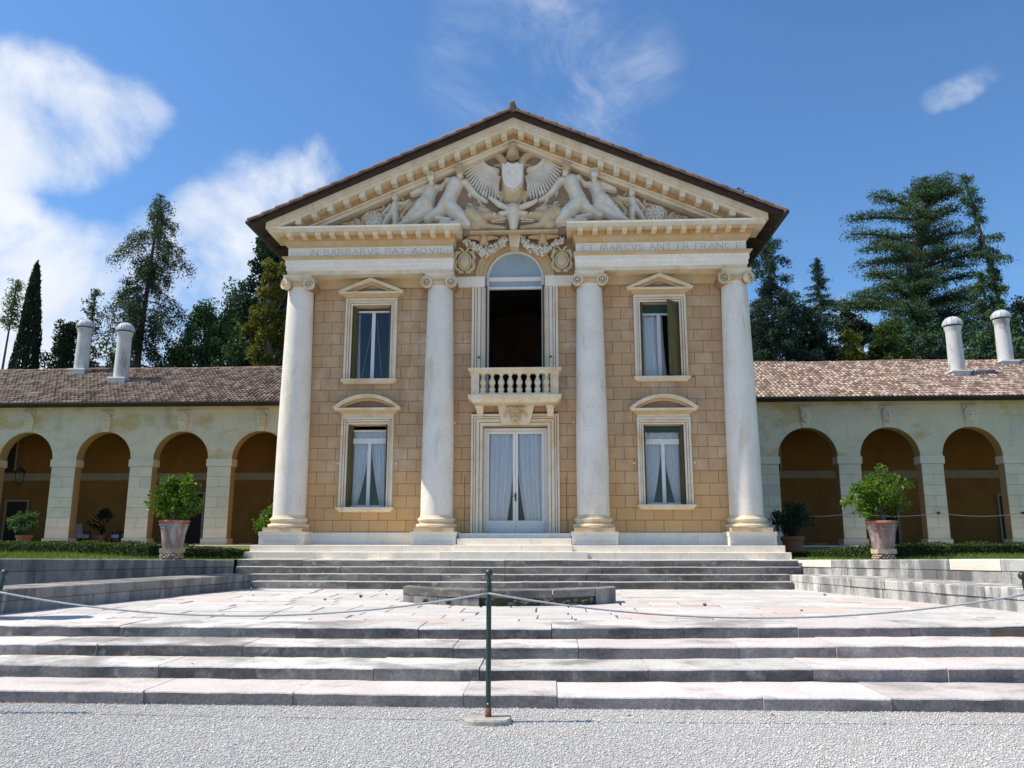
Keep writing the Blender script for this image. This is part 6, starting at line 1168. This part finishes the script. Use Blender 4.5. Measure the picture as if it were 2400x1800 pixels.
# hedges
def hedge(pts, zt, thick, label, group, dens=900):
    t = thing('box_hedge', (pts[0][0], pts[0][1], zt[0]-.4), label, 'hedge', group); V = []; n = 0; core = MB(); Cs = []
    for i in range(len(pts)-1):
        a, b = Vector(pts[i]), Vector(pts[i+1]); d = b-a; ln = d.length; d.normalize(); nn = Vector((-d.y, d.x)); h2 = thick/2-.03
        za, zb = zt[i], zt[i+1]; lo = 1.0
        core.hexa([(*(a-nn*h2), lo), (*(b-nn*h2), lo), (*(b+nn*h2), lo), (*(a+nn*h2), lo), (*(a-nn*h2), za-.03), (*(b-nn*h2), zb-.03), (*(b+nn*h2), zb-.03), (*(a+nn*h2), za-.03)])
        m = int(dens*ln)
        for _ in range(m):
            u = rnd.random(); p = a+d*(u*ln); zz = za+(zb-za)*u; f = rnd.random(); wob = .025*math.sin(p.x*5)+.02*math.sin(p.x*11+1)
            if f < .55: q = p-nn*(thick/2+wob*.5+rnd.uniform(-.03, .02))*1; Cs.append((q.x, q.y, lo+(zz-lo)*rnd.random()))
            elif f < .62: q = p+nn*(thick/2); Cs.append((q.x, q.y, lo+(zz-lo)*rnd.random()))
            else: q = p+nn*rnd.uniform(-thick/2, thick/2); Cs.append((q.x, q.y, zz+wob+rnd.uniform(-.03, .025)))
    core.build('hedge_body', K['hedge_core'], t); leaves('hedge_leaves', Cs, .045, K['lf_hedge'], t, .6, .3)
    return t
hedge([(-24, 20.2), (-13.0, 19.4), (-9.2, 17.9), (-7.65, 17.2)], [1.44, 1.43, 1.43, 1.42], .55, 'long clipped box hedge along the left lawn', 'low box hedges', 1300)
hedge([(-7.6, 17.25), (-6.75, 18.2), (-6.55, 19.6)], [1.38, 1.32, 1.26], .5, 'short low box hedge between the left pot and the villa', 'low box hedges', 1100)
hedge([(8.1, 17.4), (9.8, 18.2), (13.5, 19.4), (24, 20.0)], [1.42, 1.42, 1.43, 1.43], .55, 'long clipped box hedge along the right lawn', 'low box hedges', 1300)
hedge([(7.0, 20.3), (8.0, 17.5)], [1.20, 1.40], .5, 'short shaded box hedge behind the right pot', 'low box hedges', 1100)
# seats and lantern in the left arcade
def lounge(x, y, label, ang):
    t = thing('lounge_chair', (x, y, 1.25), label, 'chair', 'cushioned lounge chairs in the left arcade'); ca, sa = math.cos(ang), math.sin(ang)
    def tr(mb): mb.v = [(x+(a*ca-b*sa), y+(a*sa+b*ca), c) for a, b, c in mb.v]; return mb
    f = MB()
    for a, b in ((-.35, -.35), (.35, -.35), (.35, .35), (-.35, .35)): f.box(a-.03, a+.03, b-.03, b+.03, 1.25, 1.75)
    f.box(-.38, .38, -.38, -.32, 1.48, 1.54); f.box(-.38, -.32, -.32, .38, 1.72, 1.78); f.box(.32, .38, -.32, .38, 1.72, 1.78); f.box(-.38, .38, .32, .38, 1.48, 2.05); tr(f).build('frame', K['dark'], t)
    c = MB(); c.hexa([(-.31, -.40, 1.50), (.31, -.40, 1.50), (.31, .25, 1.50), (-.31, .25, 1.50), (-.31, -.40, 1.64), (.31, -.40, 1.64), (.31, .25, 1.62), (-.31, .25, 1.62)]); tr(c).build('seat_cushion', K['cushion'], t)
    c = MB(); c.hexa([(-.31, .10, 1.62), (.31, .10, 1.62), (.31, .25, 1.62), (-.31, .25, 1.62), (-.31, .26, 2.12), (.31, .26, 2.12), (.31, .40, 2.10), (-.31, .40, 2.10)]); tr(c).build('back_cushion', K['cushion'], t)
lounge(-19.95, 34.4, 'left lounge chair with pale blue cushions under the second left arch', R(60)); lounge(-17.95, 34.6, 'right lounge chair with pale blue cushions under the second left arch', R(-35))
def lantern(x, y, z):
    t = thing('lantern', (x, y, z), 'black iron lantern hanging in the leftmost arch', 'lantern'); f = MB()
    for k in range(4):
        a = math.pi/4+k*math.pi/2; f.tube([(x+.11*math.cos(a), y+.11*math.sin(a), z+.08), (x+.19*math.cos(a), y+.19*math.sin(a), z+.55)], .016, 5)
    f.build('cage', K['iron'], t); MB().lathe([(.03, -.08), (.06, 0), (.12, .06), (.12, .09)], (x, y, z), 8).build('bottom', K['iron'], t)
    MB().lathe([(.25, 0), (.22, .04), (.12, .16), (.06, .20), (.07, .25), (.02, .30)], (x, y, z+.55), 8).build('hood', K['iron'], t); MB().lathe([(.105, 0), (.18, .45)], (x, y, z+.09), 4).build('glass', K['glass'], t); MB().tube([(x, y, z+.84), (x, y, 6.85)], .012, 5).build('chain', K['iron'], t)
lantern(-22.55, 33.9, 3.80)
# stone urn on a tall pedestal just outside the picture on the left: its shadow falls across the paving
t = thing('garden_urn', (-7.75, 10.55, .84), 'tall stone pedestal carrying an urn at the left end of the steps', 'urn')
MB().layer(-8.1, -7.4, 10.25, 10.85, .5, 1.0, .06, .06).build('pedestal_foot', K['wall_left'], t)
MB().layer(-8.05, -7.45, 10.30, 10.80, 1.0, 2.35, 0, 0).build('pedestal', K['wall_left'], t)
MB().layer(-8.05, -7.45, 10.30, 10.80, 2.35, 2.47, .04, .09).build('pedestal_cap', K['wall_left'], t)
MB().lathe([(.16, 0), (.17, .06), (.07, .14), (.08, .22), (.22, .36), (.30, .62), (.31, .82), (.25, .95), (.27, 1.0), (.33, 1.04), (.30, 1.08), (.16, 1.14), (.06, 1.30), (.03, 1.42)], (-7.75, 10.55, 2.47), 28).build('urn', K['wall_left'], t, True, auto=40)
# ------------------------------------------------------------------ trees behind the wings
def nrm3(v): return v/(np.linalg.norm(v)+1e-9)
def tree_base(name, x, y, label, loc_z=1.0): return thing(name, (x, y, loc_z), label, 'tree', 'trees behind the wings')
def conifer(name, x, y, zb, zt, rfun, label, lm, nb, seed, droop=.35, size=.20, per=90, lean=(0, 0), trunk=.28, hang=.5, flat=.25, upt=.0, gaps=.15, bark='bark', wide=.32):
    """whorled branches on a straight trunk; foliage in clumps along each branch"""
    rr = random.Random(seed); t = tree_base(name, x, y, label); H_ = zt-1.0; top = np.array((x+lean[0], y+lean[1], zt))
    def tp(z): f = (z-1.0)/H_; return np.array((x+lean[0]*f*f, y+lean[1]*f*f, z))
    mb = MB(); zz = np.linspace(1.0, zt, 14); mb.tube([tuple(tp(z)) for z in zz], [trunk*(1-.93*((z-1)/H_))+.02 for z in zz], 9); mb.build('trunk', K[bark], t, True)
    lb = MB(); P = []; T = []
    for k in range(nb):
        f = ((k+rr.random())/nb)**.92; z = zb+(zt-zb)*f
        if rr.random() < gaps: continue
        a = k*2.399+rr.uniform(-.5, .5); Lb = rfun(f)*rr.uniform(.72, 1.18)
        if Lb < .12: continue
        d = np.array((math.cos(a), math.sin(a), 0)); o = tp(z); u = np.array((-d[1], d[0], 0)); rise = upt*Lb
        pts = [o+d*Lb*s+np.array((0, 0, rise*s-droop*Lb*s*s)) for s in np.linspace(0, 1, 6)]
        lb.tube([tuple(p) for p in pts], [max(.012, .05*(1-f)+.02)*(1-.8*s) for s in np.linspace(0, 1, 6)], 5, False)
        nc = max(3, int(Lb*3.2)); bt = rr.random()
        for c in range(nc):
            s = .18+.82*(c+rr.random())/nc; pc = o+d*Lb*s+np.array((0, 0, rise*s-droop*Lb*s*s)); wd = wide*Lb*(1.05-s*.75)+.10
            m = max(6, int(per*(.5+.6*(1-f))/nc*Lb**.5)); lat = rs.normal(size=m)*wd*.55; q = pc+u*lat[:, None]+d*(rs.normal(size=m)*.18)[:, None]
            q[:, 2] += rs.normal(size=m)*flat*.4-hang*np.abs(rs.normal(size=m))*.28-np.abs(lat)*droop*.35
            P.append(q); tv = .25*bt+.5*rs.rand(m)+.25*(rs.rand()); T.append(tv)
    m = 160; top_p = tp(zt)[None]+np.stack([rs.normal(size=m)*.16, rs.normal(size=m)*.16, -np.abs(rs.normal(size=m))*.6], 1); P.append(top_p); T.append(rs.rand(m))
    lb.build('branches', K[bark], t, True); P = np.concatenate(P); leaves('crown', P, size, lm, t, .34, -.1, tv=np.concatenate(T)); return t
def broadleaf(name, x, y, zb, zt, rx, label, lm, nc, seed, size=.24, per=110, trunk=.2, trad=.75, bark='bark', shape=1.0, offx=0):
    rr = random.Random(seed); t = tree_base(name, x, y, label); cz = (zb+zt)/2; rz = (zt-zb)/2; cent = []; rad = []; mb = MB()
    mb.tube([(x, y, 1.0), (x+offx*.3, y, zb), (x+offx, y, cz)], [trunk, trunk*.75, trunk*.4], 9)
    for k in range(nc):
        a = rr.uniform(0, 6.28); e = math.asin(rr.uniform(-.95, 1)); q = rr.random()**.33; w_ = 1-.35*max(0, math.sin(e))*shape
        p = np.array((x+offx+rx*q*w_*math.cos(e)*math.cos(a), y+rx*.8*q*w_*math.cos(e)*math.sin(a), cz+rz*q*math.sin(e))); cent.append(p); rad.append(rr.uniform(.45, 1.05)*trad)
        if k % 2 == 0: o = np.array((x+offx*.5, y, zb+(cz-zb)*rr.random())); mb.tube([tuple(o), tuple(o*.5+p*.5+np.array((0, 0, .2))), tuple(p)], [trunk*.35, trunk*.2, .02], 5, False)
    mb.build('trunk', K[bark], t, True); P, T = cluster_pts(cent, rad, per); P[:, 2] -= 0; leaves('crown', P, size, lm, t, .6, .1, tv=T); return t
def cypress(name, x, y, zt, r, label, seed, n=15000):
    t = tree_base(name, x, y, label); MB().tube([(x, y, 1), (x, y, zt-2)], [.25, .05], 8).build('trunk', K['bark'], t, True)
    f = rs.rand(n); a = rs.rand(n)*6.283; z = 2.0+(zt-2.0)*f; prof = r*np.clip((1-f)**.62*1.25, 0, 1)*(1+.10*np.sin(a*3+z*1.3)+.07*np.sin(a*7-z*2.1)); q = prof*(1-.35*rs.rand(n)**2)
    P = np.stack([x+q*np.cos(a), y+q*np.sin(a), z+.1*rs.normal(size=n)], 1); o = np.stack([np.cos(a)*.4, np.sin(a)*.4, np.full(n, 2.2)], 1)
    leaves('crown', P, .32, K['lf_cyp'], t, .3, 0, out=o)
    return t
# left side
conifer('fir_tree', -25.6, 48, 11.6, 23.9, lambda f: (3.2-1.0*f)*(.62+.38*math.sin(f*17+1))*(1 if f < .93 else .75)+.5, 'tall ragged fir with drooping branches above the left chimneys', K['lf_fir'], 66, 5, .42, .17, 620, (.75, 0), .34, 1.6, .30, gaps=.12, wide=.13)
cypress('cypress_tree', -31.4, 46, 18.4, 1.05, 'slim dark cypress near the left edge', 3)
broadleaf('holm_oak', -29.9, 47.5, 8.0, 15.2, 1.55, 'dark rounded tree right of the cypress', K['lf_cyp'], 80, 8, .19, 190, .2, .7)
conifer('young_fir', -29.6, 49.5, 9, 17.9, lambda f: 1.0*(1-f)**.7+.35, 'young narrow fir rising behind the cypress', K['lf_fir'], 46, 9, .3, .2, 150, wide=.3)
conifer('thin_larch', -32.3, 45, 14.2, 17.1, lambda f: .75*(1-f*.6), 'thin bare stemmed tree with a tuft of leaves at the left edge', K['lf_decid'], 26, 12, .2, .16, 130, (.5, 0), .12, gaps=.1)
broadleaf('acacia_tree', -22.2, 50.5, 10.5, 17.0, 2.4, 'airy mid green tree right of the tall fir', K['lf_decid'], 84, 14, .19, 150, .2, .8)
broadleaf('acacia_tree', -19.9, 49.5, 9.5, 17.9, 2.1, 'taller airy green tree in front of the dark evergreen', K['lf_decid'], 84, 15, .19, 150, .2, .8)
broadleaf('garden_shrub', -27.6, 50, 9.5, 13.4, 1.7, 'low bushy green tree behind the right hand left chimney', K['lf_decid'], 30, 16, .22, 110, .15, .7)
broadleaf('garden_shrub', -25.2, 51, 9.0, 13.0, 1.6, 'low bushy green tree under the tall fir', K['lf_decid'], 26, 17, .22, 110, .15, .7)
broadleaf('holm_oak', -16.4, 46.5, 9.0, 20.9, 2.05, 'tall dark evergreen beside the left roof corner', K['lf_dark'], 92, 18, .26, 210, .3, .85, shape=.9)
broadleaf('plane_tree', -14.85, 42.5, 8.8, 17.3, 1.35, 'yellow green tree against the left corner column', K['lf_yell'], 74, 19, .19, 150, .2, .55, 'bark_pale', shape=.5)
broadleaf('acacia_tree', -30.2, 53, 9.5, 15.4, 1.5, 'sparse tree between the left chimneys', K['lf_decid'], 24, 20, .24, 70, .12, .8)
# right side
conifer('dark_cedar', 13.55, 44, 8.6, 18.6, lambda f: 2.5*(1-f)**.5*(.7+.3*math.sin(f*24))+.5, 'dark tiered cedar beside the right corner column', K['lf_dark'], 70, 25, .22, .16, 640, (0, 0), .22, .9, .18, wide=.24, gaps=.12)
broadleaf('dark_pine', 15.6, 47, 8.5, 16.3, 1.7, 'dark blue green tree right of the tiered cedar', K['lf_dark'], 60, 26, .22, 170, .2, .8)
conifer('spruce_tree', 18.35, 50, 9.6, 19.4, lambda f: 2.2*(1-f)**.95+.12, 'small pointed spruce between the cedars', K['lf_dark'], 80, 27, .10, .14, 420, (0, 0), .16, .45, .10, wide=.22, gaps=.08)
broadleaf('dark_pine', 17.4, 48.5, 8.5, 14.0, 1.9, 'low dark tree under the pointed spruce', K['lf_dark'], 46, 28, .22, 160, .2, .8)
broadleaf('holm_oak', 18.9, 46.5, 9.0, 15.4, 1.15, 'dull olive tree left of the great cedar', K['lf_cyp'], 36, 29, .2, 150, .2, .6)
broadleaf('garden_shrub', 18.0, 44.5, 8.5, 12.9, 1.0, 'yellowish bush above the right roof ridge', K['lf_yell'], 30, 30, .18, 140, .12, .55)
broadleaf('garden_shrub', 20.1, 44.3, 8.2, 13.4, 1.65, 'round green bush above the right roof ridge', K['lf_hedge'], 44, 31, .18, 200, .12, .6)
broadleaf('garden_shrub', 22.9, 46, 8.2, 12.9, 1.5, 'dark green bush left of the right chimneys', K['lf_dark'], 34, 32, .2, 170, .12, .6)
broadleaf('garden_shrub', 26.6, 46, 8.2, 13.9, 2.3, 'dark green bush behind the right chimneys', K['lf_cedar'], 50, 34, .22, 170, .12, .7)
conifer('spruce_tree', 31.6, 52, 10.5, 26.0, lambda f: 2.5*(1-f)**.7*(.55+.45*math.sin(f*21))+.45, 'thin leaning spruce at the right edge', K['lf_cedar'], 54, 36, .22, .17, 560, (-2.2, 0), .3, .9, .16, wide=.18, gaps=.2)
conifer('spruce_tree', 29.0, 50.5, 8.5, 18.5, lambda f: 3.0*(1-f)**.7+.3, 'broad dark spruce at the foot of the right trees', K['lf_cedar'], 60, 37, .2, .17, 520, (0, 0), .3, .8, .16, wide=.24, gaps=.12)
conifer('spruce_tree', 14.2, 52, 20.0, 25.2, lambda f: 1.1*(1-f)+.2, 'tip of a dark tree showing over the right roof slope', K['lf_dark'], 26, 38, .2, .22, 160, (0, 0), .2)
# the great cedar: level plates of foliage on long limbs
def cedar(x, y, label):
    rr = random.Random(77); t = tree_base('cedar_tree', x, y, label); mb = MB()
    mb.tube([(x, y, 1), (x+.1, y, 14), (x+.2, y, 20), (x+.9, y, 23), (x+1.9, y, 26.6)], [.75, .6, .45, .32, .05], 10); P = []; T = []
    plates = []
    # (height, reach left, reach right, number)
    for z, rl, r2, n in ((27.0, .9, 1.8, 7), (25.9, 1.5, 2.4, 9), (24.9, 4.9, 2.6, 9), (23.3, 5.6, 3.2, 9), (21.6, 5.0, 5.0, 10), (19.8, 4.2, 5.6, 11), (18.0, 6.6, 5.4, 13), (16.4, 8.4, 5.6, 14), (14.8, 8.2, 6.4, 14), (13.2, 5.6, 6.6, 13), (11.8, 4.4, 6.6, 12)):
        for k in range(n):
            a = 6.283*k/n+rr.uniform(-.35, .35); Lb = (rl if math.cos(a) < 0 else r2)*(.45+.55*abs(math.cos(a)))*rr.uniform(.6, 1.12); zz = z+rr.uniform(-.75, .75); cx = x+(.2 if zz < 20 else .2+(zz-20)*.26)
            d = np.array((math.cos(a), math.sin(a), 0)); u = np.array((-d[1], d[0], 0)); o = np.array((cx, y, zz-.9)); rise = rr.uniform(.5, 1.1)
            pt = [o+d*Lb*s+np.array((0, 0, rise*math.sin(s*1.9))) for s in np.linspace(0, 1, 6)]; mb.tube([tuple(p) for p in pt], [.13*(1-.85*s)+.02 for s in np.linspace(0, 1, 6)], 5, False)
            nc = max(4, int(Lb*2.5)); bt = rr.random()
            for c in range(nc):
                s = .3+.7*(c+rr.random())/nc; pc = o+d*Lb*s+np.array((0, 0, rise*math.sin(s*1.9)+.12))+u*rr.uniform(-.5, .5)*(.3+.18*Lb)
                m = 135; r_ = rr.uniform(.5, .95); an = rs.rand(m)*6.283; rad = r_*np.sqrt(rs.rand(m)); q = pc+np.stack([np.cos(an)*rad*1.25, np.sin(an)*rad, rs.normal(size=m)*.13-rad*rad*.30], 1); P.append(q); T.append(.35*bt+.4*rs.rand(m)+.25*rs.rand())
    mb.build('trunk', K['bark'], t, True); leaves('crown', np.concatenate(P), .18, K['lf_cedar'], t, .34, .0, tv=np.concatenate(T))
cedar(26.6, 55, 'great cedar with level plates of foliage behind the right wing')
# lower trees that close the gaps along the ridges
broadleaf('garden_shrub', -23.6, 49, 8.5, 13.6, 1.9, 'full green bush left of the airy trees', K['lf_decid'], 50, 61, .19, 150, .14, .75)
broadleaf('garden_shrub', -18.0, 47.5, 8.0, 15.2, 1.7, 'full green bush beneath the dark evergreen', K['lf_decid'], 56, 62, .19, 150, .14, .75)
broadleaf('dark_pine', 24.6, 51, 8.0, 15.6, 2.6, 'dark spreading tree in front of the cedar trunk', K['lf_cedar'], 70, 63, .2, 170, .2, .85)
broadleaf('dark_pine', 30.4, 50, 8.0, 16.4, 2.4, 'dark spreading tree below the leaning spruce', K['lf_dark'], 70, 64, .2, 170, .2, .85)
broadleaf('dark_pine', 13.0, 46.5, 8.0, 14.4, 1.6, 'dark low tree hugging the right corner column', K['lf_dark'], 50, 65, .2, 160, .2, .75)
